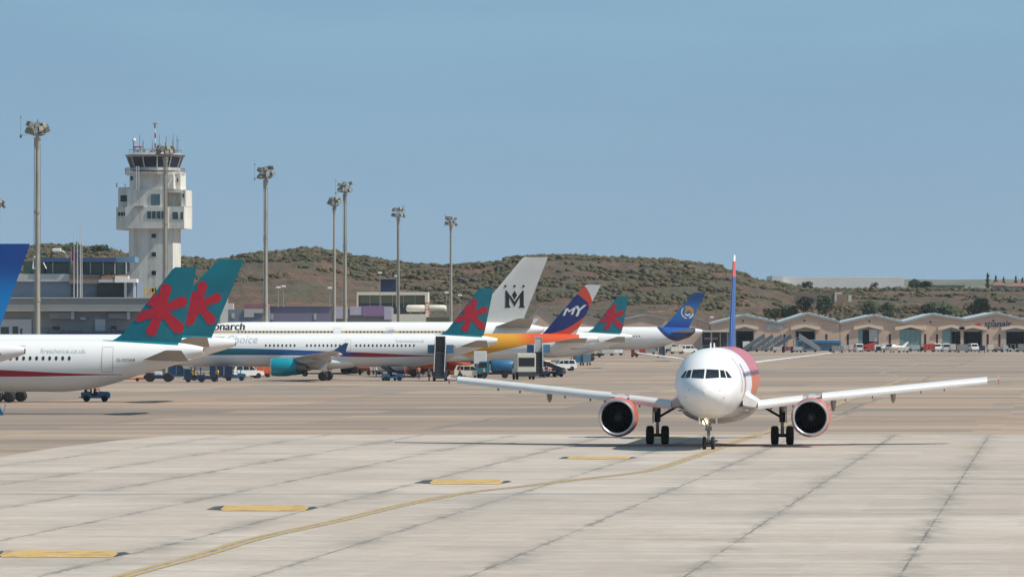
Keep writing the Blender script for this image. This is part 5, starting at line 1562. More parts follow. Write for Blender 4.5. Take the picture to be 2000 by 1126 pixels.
def MP(px, py, d=757.6, t=1062):   # photo pixel -> local x,z on the fin of the wide body
    return (LM + (px - t) * d / F, CH - (py - HY) * d / F)
cr = []
def P_(*pp): return [MP(*p) for p in pp]
cr.append(P_((987, 567), (989.5, 567), (1005, 589), (1020.5, 567), (1023, 567), (1023, 597), (1024.5, 598.5), (1024.5, 600.5), (1013.5, 600.5), (1013.5, 598.5), (1015.5, 597), (1015.5, 580), (1005, 598.5), (994.5, 580), (994.5, 595), (997, 599), (997, 600.5), (986, 600.5), (986, 598.5), (987, 597)))
cr.append(P_((1005, 567), (1010, 576), (1005, 585), (1000, 576)))
for cx_ in (987, 1005, 1022.5): cr.append([MP(cx_ + 2.4 * math.cos(t), 558.5 + 2.4 * math.sin(t)) for t in np.linspace(0, 2 * math.pi, 12, endpoint=False)])
decal('crowned_letter_emblem', cr, fsm, bk, fm_, .03, False, .8)
door(jm, Bm, LM - 31.0, LM - 29.9, 4.6, 6.7); door(jm, Bm, LM - 23.2, LM - 22.2, 4.6, 6.7)
place_jet(jm, LM, 1062, 757.6)

# swoosh fin airliner with orange and yellow rear body
def livy(m):
    x, y, z = m.xyz()
    dx = x - (L7 - 15.6)
    lo2 = dx.mn(6.1) * .22 + 3.15 + (dx - 6.1).mx(0.0) * .09
    reg = (z > lo2) * (x > L7 - 19.0) * (x < L7 - 2.6)
    n = m.nt.nodes.new('ShaderNodeMapRange'); n.inputs['From Min'].default_value = L7 - 10.6; n.inputs['From Max'].default_value = L7 - 8.2
    m.nt.links.new((x + (z - 4.0) * .6).v, n.inputs['Value'])
    m2 = m.nt.nodes.new('ShaderNodeMix'); m2.data_type = 'RGBA'; m2.inputs['A'].default_value = (.66, .30, .012, 1); m2.inputs['B'].default_value = (.70, .09, .02, 1)
    m.nt.links.new(n.outputs[0], m2.inputs['Factor'])
    m.mix(m2.outputs['Result'], reg)
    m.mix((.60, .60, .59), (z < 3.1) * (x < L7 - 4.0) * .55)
finY = [(5.5, L7 - 8.4, L7 - 3.3), (6.0, L7 - 7.75, L7 - 3.0), (6.6, L7 - 7.15, L7 - 2.75), (12.6, L7 - 1.95, L7 + .32), (12.78, L7 - 1.7, L7 + .36)]
def YP(px, py, d=714.0, t=1168): return (L7 + (px - t) * d / F, CH - (py - HY) * d / F)
m = MT('swoosh_fin_paint', (.66, .66, .64), .35, 0, .3)
x, y, z = m.xyz()
def circ(m, x, z, c, r):   # inside circle
    dx, dz = x - c[0], z - c[1]
    return ((dx * dx + dz * dz) < r * r)
# orange arc, navy field, orange base
c1 = YP(1088, 602); r1 = 70 * .0714
in1 = circ(m, x, z, c1, r1)
uq = (x - (L7 - 7.7)).mx(0.0)
m.mix((.66, .07, .03), in1 * (z > uq * uq * .080 + 4.75))
c2 = YP(1084, 607); in2 = circ(m, x, z, c2, 66.5 * .0714)
topn = YP(1132, 577); cut = (z < (x - topn[0]) * -.80 + topn[1])
m.mix((.012, .026, .15), in2 * (z > uq * uq * .073 + 5.9) * cut)
M_FSW = m.done()
jy, By, fy = make_jet('white and yellow airliner with navy and orange swoosh fin lettered MY', L7, 1.90, 6.0, 2.2, finY, M_FSW, paint('yellow_orange_jet_paint', fn=livy), None,
    wing757(L7 - 30.4), (L7 - 30.6, 6.5, 2.05, 1.28, 4.6), (L7 - 21.9, 3.66, .52, .36, .57), STAB(L7 - 6.4, 4.75, 7.6, 4.7, 1.7, 3.5, .6), 1.0, windows=(4.7, 8, L7 - 14, .51, (), .23, .34, (-1, 1)))
wh = plain('white_lettering', (.78, .78, .78), .5, wear=0)
q0 = YP(1099, 616)
sl = .12
tl = []
for q in (0, 1, 2):
    v1, f1 = fit_text('M', 1.75, .3); v2, f2 = fit_text('Y', 1.5, .35)
    tl += [([(q0[0] + a + q * .06, q0[1] + b * .68 + a * sl) for a, b in v1], f1), ([(q0[0] + 1.75 + a + q * .06, q0[1] - .1 + b * .85 + a * sl) for a, b in v2], f2)]
decal('lettering', tl, fin_surface(finY), wh, fy, .04, False, 9)
sw = [YP(*p) for p in ((1118, 614), (1131, 600), (1146, 591), (1149, 592), (1134, 603), (1125, 617), (1122, 620))]
place_jet(jy, L7, 1168, 714.0)

# far blue finned airliner with globe
LB = 50.5
def livb(m):
    x, y, z = m.xyz()
    lo = ((x - (LB - 4.8)).ab()).pw(2.0) * .16 + 3.9
    m.mix((.012, .03, .12), (z > lo - .0) * (x > LB - 9.6) * (x < LB - 1.4))
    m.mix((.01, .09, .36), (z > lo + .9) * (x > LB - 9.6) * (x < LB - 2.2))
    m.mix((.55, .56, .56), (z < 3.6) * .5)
finB = [(6.0, LB - 9.2, LB - 2.9), (6.6, LB - 8.0, LB - 2.65), (7.3, LB - 7.1, LB - 2.35), (13.35, LB - 1.75, LB + .55), (13.5, LB - 1.5, LB + .6)]
m = MT('sky_blue_fin_paint', (.008, .05, .22), .35, 0, .3)
x, y, z = m.xyz(); m.mix((.015, .15, .45), z.sm(12.6, 10.2)); m.mix((.008, .07, .33), z.sm(8.6, 7.0)); M_FB2 = m.done()
jb, Bb, fb_ = make_jet('white airliner with sky blue fin bearing a gold and white globe', LB, 2.05, 6.75, 2.3, finB, M_FB2, paint('globe_jet_paint', fn=livb), None,
    wing757(LB - 31.5), (LB - 31.6, 6.5, 2.05, 1.28, 4.6), (LB - 22.5, 3.66, .52, .36, .57), STAB(LB - 6.6, 5.6, 7.6, 4.7, 1.7, 3.5, .6), 1.0, windows=(4.9, 8, LB - 12, .51, (), .23, .34, (-1,)))
def BP(px, py, d=1010.0, t=1372): return (LB + (px - t) * d / F, CH - (py - HY) * d / F)
gc = BP(1343, 609.5)
ring = lambda r, a0, a1, w_, n=14: [(gc[0] + r * math.cos(t), gc[1] + r * math.sin(t)) for t in np.radians(np.linspace(a0, a1, n))] + [(gc[0] + (r - w_) * math.cos(t), gc[1] + (r - w_) * math.sin(t)) for t in np.radians(np.linspace(a1, a0, n))]
fsb = fin_surface(finB)
gold = plain('gold_emblem', (.55, .30, .06), .45, wear=0)
decal('globe_emblem', [ring(1.28, -10, 120, .75), ring(.62, 60, 200, .35)], fsb, gold, fb_, .03, False, .5)
decal('globe_emblem', [ring(1.3, 135, 262, .22), ring(1.3, 285, 345, .35), ring(.75, 215, 330, .35)], fsb, wh, fb_, .03, False, .5)
place_jet(jb, LB, 1372, 1010.0)

# ------------------------------------------------------------------ the taxiing airliner seen nose-on
LH = 37.57
BH = Body(LH, 1.975, 5.92, 1.76, 1.0, .98)
yaw = math.radians(5.3)
g0 = Vector((wx(1384, 299.0), 299.0, 0)); A = Vector((math.sin(yaw), math.cos(yaw), 0))
hero = thing('airliner', 'white nosed airliner taxiing head-on with red engines and landing light on', 'airliner', g0 - A * 5.07, math.atan2(A.y, A.x))
def livh(m):
    x, y, z = m.xyz()
    port = (y < 0.0)
    m.mix((.60, .62, .72), (x > 10.8) * (x < 17.5) * (z > 3.3) * .55)
    m.mix((.50, .13, .16), (x > (z - 4.0) * -.9 + 17.0))  # upper red paled to pink: sheen and haze put into the colour
    m.mix((.58, .14, .07), (x > (z - 4.0) * -.9 + 17.0) * z.sm(4.7, 3.9) * (z > 2.9))
    m.mix((.52, .18, .20), port * ((x - 8.9 + (z - 4) * .6).ab() < 1.0) * (z < 5.0) * (z > 2.9) * .85)
    m.mix((.10, .13, .42), port * ((x - 8.4 + (z - 4) * .6).ab() < .35) * (z < 4.9) * (z > 3.6) * .8)
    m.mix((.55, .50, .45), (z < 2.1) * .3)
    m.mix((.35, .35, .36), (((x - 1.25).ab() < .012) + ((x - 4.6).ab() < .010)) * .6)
    m.mix((.5, .5, .5), m.noise(.9, 5, .7, (.25, 1, 1)).sm(.58, .75, 0, .22))
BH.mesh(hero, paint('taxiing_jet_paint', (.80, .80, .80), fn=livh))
finH = [(5.7, LH - 8.2, LH - 1.9), (6.2, LH - 7.0, LH - 1.75), (6.8, LH - 6.3, LH - 1.6), (11.6, LH - 2.6, LH - .6), (11.76, LH - 2.3, LH - .55)]
m = MT('blue_red_fin_paint', (.022, .07, .27), .35, 0, .3)
x, y, z = m.xyz()
m.mix((.62, .07, .05), z > (x * 0.0) + 10.35); m.mix((.72, .70, .70), z > (x * 0.0) + 11.35); M_FH = m.done()
build_fin(hero, finH, M_FH, .165)
stab_pair(hero, BH, STAB(LH - 5.5, 4.75, 6.22, 4.0, 1.35, 2.7, .72), M_WHITE)
xr = 11.4
wingH = [(1.0, xr - .4, 7.2, 2.38, .12), (1.95, xr, 6.7, 2.46, .12), (6.4, xr + 2.45, 4.05, 2.98, .11), (12, xr + 5.5, 2.75, 3.52, .10), (16.85, xr + 8.1, 1.6, 3.98, .095)]
M_SLAT = plain('pale_slat_paint', (.66, .66, .65), .35, 0, .2, wear=.15)
M_FENCE = plain('tip_fence_pink', (.55, .30, .27), .5)
M_FAIR = plain('fairing_grey_brown', (.30, .28, .25), .5)
M_RENG = plain('salmon_red_engine_paint', (.60, .115, .06), .45, 0, .3, wear=.25)
for sg in (-1, 1):
    w = build_wing(hero, hero, BH, sg, wingH, M_WINGG, [(6.9, 2.9, .62), (10.5, 2.4, .45), (3.9, 3.2, .3)], (.22, .38, M_FENCE), (2.6, 16.2, .50, M_SLAT), M_FAIR)
    for yy in (4.6, 7.7, 9.3, 12.2, 13.6):
        x_ = float(np.interp(yy, [q[0] for q in wingH], [q[1] for q in wingH])); z_ = float(np.interp(yy, [q[0] for q in wingH], [q[3] for q in wingH]))
        MB().box(x_ + .2, x_ + .9, sg * yy - .03, sg * yy + .03, z_ - .42, z_ - .12, M_STEEL).build('slat_track', None, w)
    en = build_engine(hero, 10.3, sg * 5.75, 1.78, 1.13, 3.3, M_RENG, True, pylon_top=2.95, wing_le=xr + 2.1)
    for s2 in (-1, 1): MB().prism([(11.0, 2.35), (11.9, 2.62), (12.1, 2.35)], sg * 5.75 + s2 * 1.0, sg * 5.75 + s2 * 1.03, M_RENG).build('strake', None, en)
    main_gear(hero, 17.71, sg * 3.8, 2.75, .575, .47, 0, brace_y=sg * 2.3)
    MB().tube((10.0, sg * 1.9, 2.2), (10.2, sg * 2.05, 2.2), .05, n=6, mat=M_GREY).build('probe', None, hero)
R = []
for u in np.linspace(0, 1, 20):
    x = 9.6 + 13.0 * u; k = max(.03, math.sin(math.pi * min(1, u * 1.0)) ** .42)
    R.append([(x, 2.28 * k * math.cos(a), 2.32 + 1.0 * k * math.sin(a)) for a in np.linspace(0, 2 * math.pi, 32, endpoint=False)])
MB().rings(R).build('belly_fairing', plain('fairing_white', (.72, .70, .69), .35, 0, .2), hero, 50)
# inboard glove between body and wing
for sg in (-1, 1):
    RR = []
    for y_, xx, c, z_, h_ in ((1.75, 9.9, 6.5, 2.95, .62), (2.15, 10.7, 5.5, 2.72, .42), (2.62, 11.6, 4.5, 2.55, .26)):
        RR.append([(xx + c * u, sg * y_, z_ + h_ * s_ * math.sin(math.pi * min(1, .12 + u * .88)) ** .6) for u, s_ in [(q, 1) for q in (0, .06, .15, .3, .5, .75, 1)] + [(q, -1) for q in (1, .75, .5, .3, .15, .06)]])
    MB().rings(RR).build('wing_root_fairing', M_WINGG if sg > 0 else M_WHITE, hero, 50)
ng = nose_gear(hero, 5.07, 1.88, .385, .22, True)
m = bpy.data.materials.new('lit_landing_lamp'); m.use_nodes = True
eb = m.node_tree.nodes['Principled BSDF']; eb.inputs['Emission Color'].default_value = (1.0, .78, .45, 1); eb.inputs['Emission Strength'].default_value = 3.5
MB().lathe([(4.78, .01), (4.79, .12), (4.86, .16), (4.98, .13), (5.05, .05)], (0, .20, 1.62), 'x', 20, None).build('landing_light', m, ng, 50)
MB().lathe([(4.80, .01), (4.81, .09), (4.90, .11), (4.98, .04)], (0, -.17, 1.50), 'x', 16, None).build('landing_light', M_LIP, ng, 50)
cockpit(hero, BH, M_COCK)
cabin_windows(hero, BH, 4.35, 7.2, 29.5, .533, (), .23, .33, (-1, 1))
door(hero, BH, 5.2, 6.05, 3.45, 5.3, -1); door(hero, BH, 5.2, 6.05, 3.45, 5.3, 1); door(hero, BH, LH - 8.1, LH - 7.3, 3.45, 5.3, -1)
for px_, pz in ((-1.1, 3.1), (1.1, 3.1), (-.9, 3.55), (.9, 3.55)):
    xx = BH.front_x(abs(px_), pz)
    MB().tube((xx - .12, px_ * 1.02, pz), (xx + .1, px_ * .98, pz), .022, n=6, mat=M_GREY).build('probe', None, hero)
MB().prism([(7.0, 5.9), (7.6, 5.9), (7.55, 6.22), (7.25, 6.22)], -.03, .03, M_WHITE).build('blade_antenna', None, hero)
MB().prism([(11.0, 5.9), (11.6, 5.9), (11.55, 6.2), (11.25, 6.2)], -.03, .03, M_WHITE).build('blade_antenna', None, hero)
MB().lathe([(0, .10), (.08, .09), (.14, .02)], (12.2, 0, 5.9), 'z', 10, M_RED).build('beacon', None, hero)
# ================================================================== GROUND VEHICLES, STAIRS, PEOPLE
def vwheel(root, x, y, r=.35, w=.24, mat=None):
    t = MB().lathe([(-w / 2, r * .6), (-w / 2, r * .93), (-w * .35, r), (w * .35, r), (w / 2, r * .93), (w / 2, r * .6)], (x, y, r), 'y', 18, M_TYRE)
    t.lathe([(-w / 2 + .02, .02), (-w / 2 + .03, r * .58), (w / 2 - .03, r * .58), (w / 2 - .02, .02)], (x, y, r), 'y', 14, M_HUB)
    return t.build('wheel', None, root, 40)
def four(root, xs_, hw, r, w=.24):
    for x in xs_:
        for s_ in (-1, 1): vwheel(root, x, s_ * (hw - w / 2), r, w)
def side_glass(root, polys, hw, name='side_window'):
    for p in polys:
        for s_ in (-1, 1): MB().prism(p, s_ * (hw - .005), s_ * (hw + .012), M_GLASS).build(name, None, root)
def spot(px, py): X, Y = gnd(px, py); return (X, Y, 0)
def R_(px, dx=0): return px

def make_car(name, label, cat, loc, rz, L, W, prof, glass, wx_, r, mat, group=None, wind=None, rear=None):
    """side profile (x forward) extruded, glass set proud; wind/rear: two (x,z) points of the screen plane"""
    t = thing(name, label, cat, loc, rz, group)
    b = MB(); hw = W / 2
    # body with slight tumblehome: two layers
    low = [p for p in prof]
    n = len(low); v = []
    zmax = max(p[1] for p in prof)
    for s_ in (-1, 1):
        for x, z in low:
            k = 1 - .10 * max(0, (z - zmax * .5) / (zmax * .5))
            v.append((x, s_ * hw * k, z))
    f = [tuple(range(n)), tuple(range(2 * n - 1, n - 1, -1))] + [(i, (i + 1) % n, (i + 1) % n + n, i + n) for i in range(n)]
    b.add(v, f); b.build('body', mat, t, 30)
    for p in glass:
        for s_ in (-1, 1):
            q = []
            for x, z in p:
                k = 1 - .10 * max(0, (z - zmax * .5) / (zmax * .5)); q.append((x, s_ * (hw * k + .012), z))
            MB().add(q, [tuple(range(len(q)))], M_GLASS).build('side_window', None, t)
    for nm, scr in (('windscreen', wind), ('rear_window', rear)):
        if scr:
            (x0, z0), (x1, z1) = scr; dx = .015 if nm == 'windscreen' else -.015
            k0 = .86 * hw; k1 = .78 * hw
            MB().add([(x0 + dx, -k0, z0), (x0 + dx, k0, z0), (x1 + dx, k1, z1), (x1 + dx, -k1, z1)], [(0, 1, 2, 3)], M_GLASS).build(nm, None, t)
    four(t, wx_, hw + .02, r)
    xf = max(p[0] for p in prof); xb = min(p[0] for p in prof)
    for s_ in (-1, 1):
        MB().box(xf - .06, xf + .02, s_ * hw * .55, s_ * hw * .85, .62, .80, M_LAMPG).build('headlight', None, t)
        MB().box(xb - .02, xb + .05, s_ * hw * .62, s_ * hw * .86, .75, .98, M_RED).build('tail_light', None, t)
    MB().box(xf - .05, xf + .05, -hw * .9, hw * .9, .32, .52, M_GREY).box(xb - .05, xb + .05, -hw * .9, hw * .9, .32, .52, M_GREY).build('bumper', None, t)
    return t
def suv(label, loc, rz, mat=M_WHITE, group=None, k=1.0):
    pr = [(-2.1, .38), (2.1, .38), (2.15, .62), (2.05, .95), (1.05, 1.08), (.55, 1.68), (-1.75, 1.74), (-2.08, 1.1)]
    g = [[(.95, 1.12), (.50, 1.58), (.1, 1.60), (.1, 1.12)], [(.02, 1.12), (.02, 1.60), (-.75, 1.62), (-.75, 1.12)], [(-.85, 1.12), (-.85, 1.62), (-1.6, 1.62), (-1.75, 1.14)]]
    return make_car('car', label, 'car', loc, rz, 4.2, 1.75, pr, g, (1.35, -1.3), .36, mat, group, ((1.05, 1.10), (.60, 1.62)), ((-2.06, 1.15), (-1.82, 1.65)))
def van(label, loc, rz, mat=M_WHITE, group=None, glazed=True):
    pr = [(-2.4, .35), (2.3, .35), (2.4, .7), (2.3, 1.15), (1.75, 1.3), (1.25, 2.05), (.9, 2.15), (-2.3, 2.15), (-2.42, 2.0)]
    g = [[(1.65, 1.32), (1.2, 1.9), (.75, 1.92), (.75, 1.32)]]
    if glazed: g += [[(.6, 1.32), (.6, 1.9), (-.6, 1.9), (-.6, 1.32)], [(-.8, 1.32), (-.8, 1.9), (-2.1, 1.9), (-2.1, 1.32)]]
    return make_car('van', label, 'van', loc, rz, 4.8, 1.95, pr, g, (1.6, -1.5), .36, mat, group, ((1.78, 1.35), (1.28, 1.98)), ((-2.43, 1.3), (-2.41, 1.95)))
def box_truck(label, loc, rz, cab=M_WHITE, box=M_WHITE, L=6.5, H=3.2, W=2.3, group=None, dark_back=False, cat='truck'):
    t = thing('truck', label, cat, loc, rz, group); hw = W / 2; xc = L / 2 - 1.7
    MB().prism([(xc, .6), (L / 2, .6), (L / 2 + .02, 1.3), (L / 2 - .25, 2.2), (L / 2 - .5, 2.35), (xc, 2.35)], -hw * .93, hw * .93, cab).build('cab', None, t, 30)
    MB().add([(L / 2 + .03, -hw * .8, 1.32), (L / 2 + .03, hw * .8, 1.32), (L / 2 - .22, hw * .76, 2.18), (L / 2 - .22, -hw * .76, 2.18)], [(0, 1, 2, 3)], M_GLASS).build('windscreen', None, t)
    side_glass(t, [[(xc + .35, 1.4), (L / 2 - .12, 1.4), (L / 2 - .33, 2.1), (xc + .35, 2.1)]], hw * .93)
    MB().box(-L / 2, xc - .12, -hw, hw, 1.0, H, box, .05).build('cargo_box', None, t)
    if dark_back:
        MB().box(-L / 2 - .03, -L / 2 + .05, -hw * .86, hw * .86, 1.75, H - .55, M_GLASS).build('rear_window', None, t)
        MB().box(-L / 2 - .25, -L / 2 + .1, -hw * .92, hw * .92, .45, 1.0, M_DARKSTEEL).build('tail_lift', None, t)
    MB().box(-L / 2, L / 2 - .3, -.45, .45, .55, .98, M_DARKSTEEL).build('chassis', None, t)
    four(t, (L / 2 - 1.0, -L / 2 + 1.3), hw, .46, .28)
    for s_ in (-1, 1): MB().box(L / 2 - .02, L / 2 + .05, s_ * hw * .55, s_ * hw * .85, .75, .95, M_LAMPG).build('headlight', None, t)
    return t
def tug(label, loc, rz, mat=M_BLUE, canopy=False, group='baggage tractors', k=1.0):
    t = thing('baggage_tractor', label, 'tractor', loc, rz, group); 
    MB().prism([(-1.35, .32), (1.35, .32), (1.4, .75), (1.25, .92), (.35, .96), (.25, .60), (-.35, .60), (-.45, .92), (-1.35, .88)], -.62, .62, mat).build('body', None, t, 30)
    MB().box(-.42, .2, -.5, .5, .60, .78, M_BLACK).box(-.5, -.38, -.5, .5, .78, 1.2, M_BLACK).build('seat', None, t)
    MB().tube((.5, .25, .9), (.22, .25, 1.15), .03, n=6, mat=M_BLACK).tube((.24, .25, 1.13), (.20, .25, 1.17), .17, n=12, mat=M_BLACK).build('steering_wheel', None, t)
    if canopy:
        c = MB()
        for x in (-.5, .75):
            for s_ in (-1, 1): c.tube((x, s_ * .56, .85), (x * .92, s_ * .54, 1.9), .035, n=6, mat=mat)
        c.box(-.75, .95, -.62, .62, 1.9, 1.98, M_GREY); c.build('canopy', None, t)
    four(t, (.85, -.85), .68, .30, .22)
    MB().box(-1.6, -1.35, -.06, .06, .36, .44, M_DARKSTEEL).build('tow_hitch', None, t)
    return t
def dolly(label, loc, rz, load=None, mat=M_GREY, group='baggage dollies', h=1.5):
    t = thing('baggage_dolly', label, 'dolly', loc, rz, group)
    MB().box(-1.5, 1.5, -.75, .75, .45, .58, mat).box(1.5, 2.1, -.04, .04, .35, .42, M_DARKSTEEL).build('bed', None, t)
    if load:
        MB().prism([(-1.45, .6), (1.1, .6), (1.45, .95), (1.45, h + .5), (-1.45, h + .5)], -.72, .72, load).build('container', None, t)
        for x in (-.6, .4): MB().box(x - .03, x + .03, -.735, .735, .7, h + .45, M_LGREY).build('container_rib', None, t)
    else:
        fr = MB()
        for x in (-1.45, 1.45):
            for s_ in (-1, 1): fr.tube((x, s_ * .7, .58), (x, s_ * .7, h), .035, n=5, mat=mat)
        fr.box(-1.5, 1.5, -.75, .75, h, h + .05, mat); fr.build('frame', None, t)
    four(t, (1.05, -1.05), .72, .24, .16)
    return t
def stairs(label, loc, rz, H=4.9, mat=M_BLUE, W=1.5, canopy=True, group='passenger stairs', run=6.2, wings=True, top=None):
    """local +x climbs towards the aircraft"""
    t = thing('passenger_stairs', label, 'stairs', loc, rz, group)
    x0, x1 = -run / 2, run / 2 - 1.6; zt = H - 2.1 if canopy else H; n = 16
    st = MB()
    for k in range(n):
        a = x0 + (x1 - x0) * k / n; b = x0 + (x1 - x0) * (k + 1) / n; z = .35 + (zt - .35) * (k + 1) / n
        st.box(a, b + .04, -W / 2 + .08, W / 2 - .08, z - .07, z, M_STEEL)
        st.box(b - .02, b + .01, -W / 2 + .08, W / 2 - .08, z - (zt - .35) / n, z - .071, M_NAVY if mat in (M_BLUE, M_NAVY) else M_GREY)
    st.build('steps', None, t)
    for s_ in (-1, 1):
        MB().prism([(x0 - .1, .2), (x0 + .3, .2), (x1 + .1, zt - .25), (x1 + .1, zt + .05), (x1 - .1, zt + .9), (x0 - .1, 1.15)], s_ * W / 2 - .04, s_ * W / 2 + .04, mat).build('side_panel', None, t)
        MB().tube((x0, s_ * W / 2, 1.25), (x1, s_ * W / 2, zt + 1.0), .04, n=6, mat=M_LGREY).build('handrail', None, t)
    MB().box(x1, x1 + 1.6, -W / 2 - .05, W / 2 + .05, zt - .15, zt, mat).build('platform', None, t)
    if wings:
        for s_ in (-1, 1): MB().prism([(x1 + .9, zt - .1), (x1 + 1.6, zt - .1), (x1 + 1.6, zt + .95), (x1 + .9, zt + 1.0)], s_ * (W / 2 + .05), s_ * (W / 2 + 1.0), plain('pale_service_blue', (.07, .20, .34), .5)).build('guard_wing', None, t)
    if canopy:
        c = MB(); tm = top or M_BLACK
        c.box(x1 - .2, x1 + 1.5, -W / 2 + .06, W / 2 - .06, H - .12, H, tm)
        for s_ in (-1, 1): c.box(x1 - .2, x1 + 1.5, s_ * (W / 2 - .06), s_ * (W / 2 - .11), zt, H - .121, tm)
        c.box(x1 - .15, x1 - .08, -W / 2 + .12, W / 2 - .12, zt + .02, H - .125, tm); c.build('canopy', None, t)
    b = MB()
    b.box(x0 + .5, x1 + 1.3, -.8, .8, .45, .75, mat)
    for x in (x1 - 1.2, x1 + .5):
        for s_ in (-1, 1): b.tube((x, s_ * .6, .7), (x + .2, s_ * .6, zt - .3), .07, n=6, mat=mat)
    b.build('chassis', None, t)
    four(t, (x0 + 1.2, x1 + .6), .85, .34, .22)
    return t
def belt_loader(label, loc, rz, mat=M_BLUE, H=2.2, group='belt loaders', belt=None):
    t = thing('belt_loader', label, 'loader', loc, rz, group)
    MB().box(-2.0, 1.6, -.85, .85, .42, .8, mat).box(-1.9, -.9, -.8, -.1, .8, 1.3, mat).build('body', None, t)
    MB().prism([(-2.7, .85), (-2.6, .7), (3.1, H - .12), (3.1, H + .12), (-2.6, 1.0)], .05, .75, belt or M_DARKSTEEL).build('conveyor', None, t)
    MB().prism([(-2.6, 1.0), (3.1, H + .12), (3.1, H + .26), (-2.6, 1.14)], .0, .045, mat).prism([(-2.6, 1.0), (3.1, H + .12), (3.1, H + .26), (-2.6, 1.14)], .755, .8, mat).build('side_rail', None, t)
    four(t, (-1.3, 1.0), .9, .32, .22)
    return t
def tanker(label, loc, rz, tank=M_BLUE, cab=M_WHITE, L=7.0, group=None):
    t = thing('tanker_truck', label, 'truck', loc, rz, group)
    MB().lathe([(-L / 2, .3), (-L / 2 + .1, .75), (-L / 2 + .3, .88), (L / 2 - 2.1, .88), (L / 2 - 1.9, .75), (L / 2 - 1.8, .3)], (0, 0, 1.62), 'x', 24, tank).build('tank', None, t, 40)
    xc = L / 2 - 1.6
    MB().prism([(xc, .6), (L / 2, .6), (L / 2, 1.4), (L / 2 - .25, 2.25), (xc, 2.3)], -1.05, 1.05, cab).build('cab', None, t, 30)
    side_glass(t, [[(xc + .35, 1.45), (L / 2 - .1, 1.45), (L / 2 - .3, 2.1), (xc + .35, 2.1)]], 1.05)
    MB().add([(L / 2 + .02, -.9, 1.42), (L / 2 + .02, .9, 1.42), (L / 2 - .23, .85, 2.2), (L / 2 - .23, -.85, 2.2)], [(0, 1, 2, 3)], M_GLASS).build('windscreen', None, t)
    MB().box(-L / 2, L / 2 - .3, -.5, .5, .5, .78, M_DARKSTEEL).build('chassis', None, t)
    MB().box(-L / 2 + .6, L / 2 - 2.6, -1.0, -.72, .7, 1.05, M_LGREY).build('hose_locker', None, t)
    four(t, (L / 2 - .9, -L / 2 + 1.2), 1.08, .45, .28)
    return t
def lift_truck(label, loc, rz, group=None, up=1.7):
    t = box_truck(label, loc, rz, M_WHITE, M_WHITE, 5.4, 2.7, 1.75, group)
    for c in list(t.children):
        if c.name.startswith('cargo_box'): c.location = (0, 0, up)
    s = MB()
    for s_ in (-1, 1):
        s.tube((-2.7, s_ * .7, 1.0), (.9, s_ * .7, 1.0 + up), .07, n=6, mat=M_STEEL); s.tube((-2.6, s_ * .7, 1.0 + up), (.9, s_ * .7, 1.0), .07, n=6, mat=M_STEEL)
    s.build('scissor_lift', None, t)
    return t
def bus(label, loc, rz, mat=M_BLUE, L=11.5, H=3.0):
    t = thing('bus', label, 'bus', loc, rz); hw = 1.25
    MB().box(-L / 2, L / 2, -hw, hw, .35, H, mat, .12).build('body', None, t, 40)
    MB().box(-L / 2 + .3, L / 2 - .3, -hw + .1, hw - .1, H, H + .16, plain('pale_bus_roof', (.30, .46, .55), .4), .05).build('roof_pod', None, t)
    n = 7
    for k in range(n):
        a = -L / 2 + .4 + (L - .8) * k / n; b = -L / 2 + .4 + (L - .8) * (k + 1) / n - .12
        for s_ in (-1, 1): MB().box(a, b, s_ * (hw + .002), s_ * (hw + .015), 1.25, 2.45, M_GLASS2).build('side_window', None, t)
    for a in (-2.8, 2.2):
        MB().box(a, a + 1.1, -hw - .03, -hw - .016, .5, 2.5, M_GLASS).build('door', None, t)
    MB().box(L / 2 - .02, L / 2 + .02, -1.1, 1.1, 1.2, 2.6, M_GLASS).build('windscreen', None, t)
    four(t, (L / 2 - 2.2, -L / 2 + 2.6), hw + .02, .48, .28)
    return t

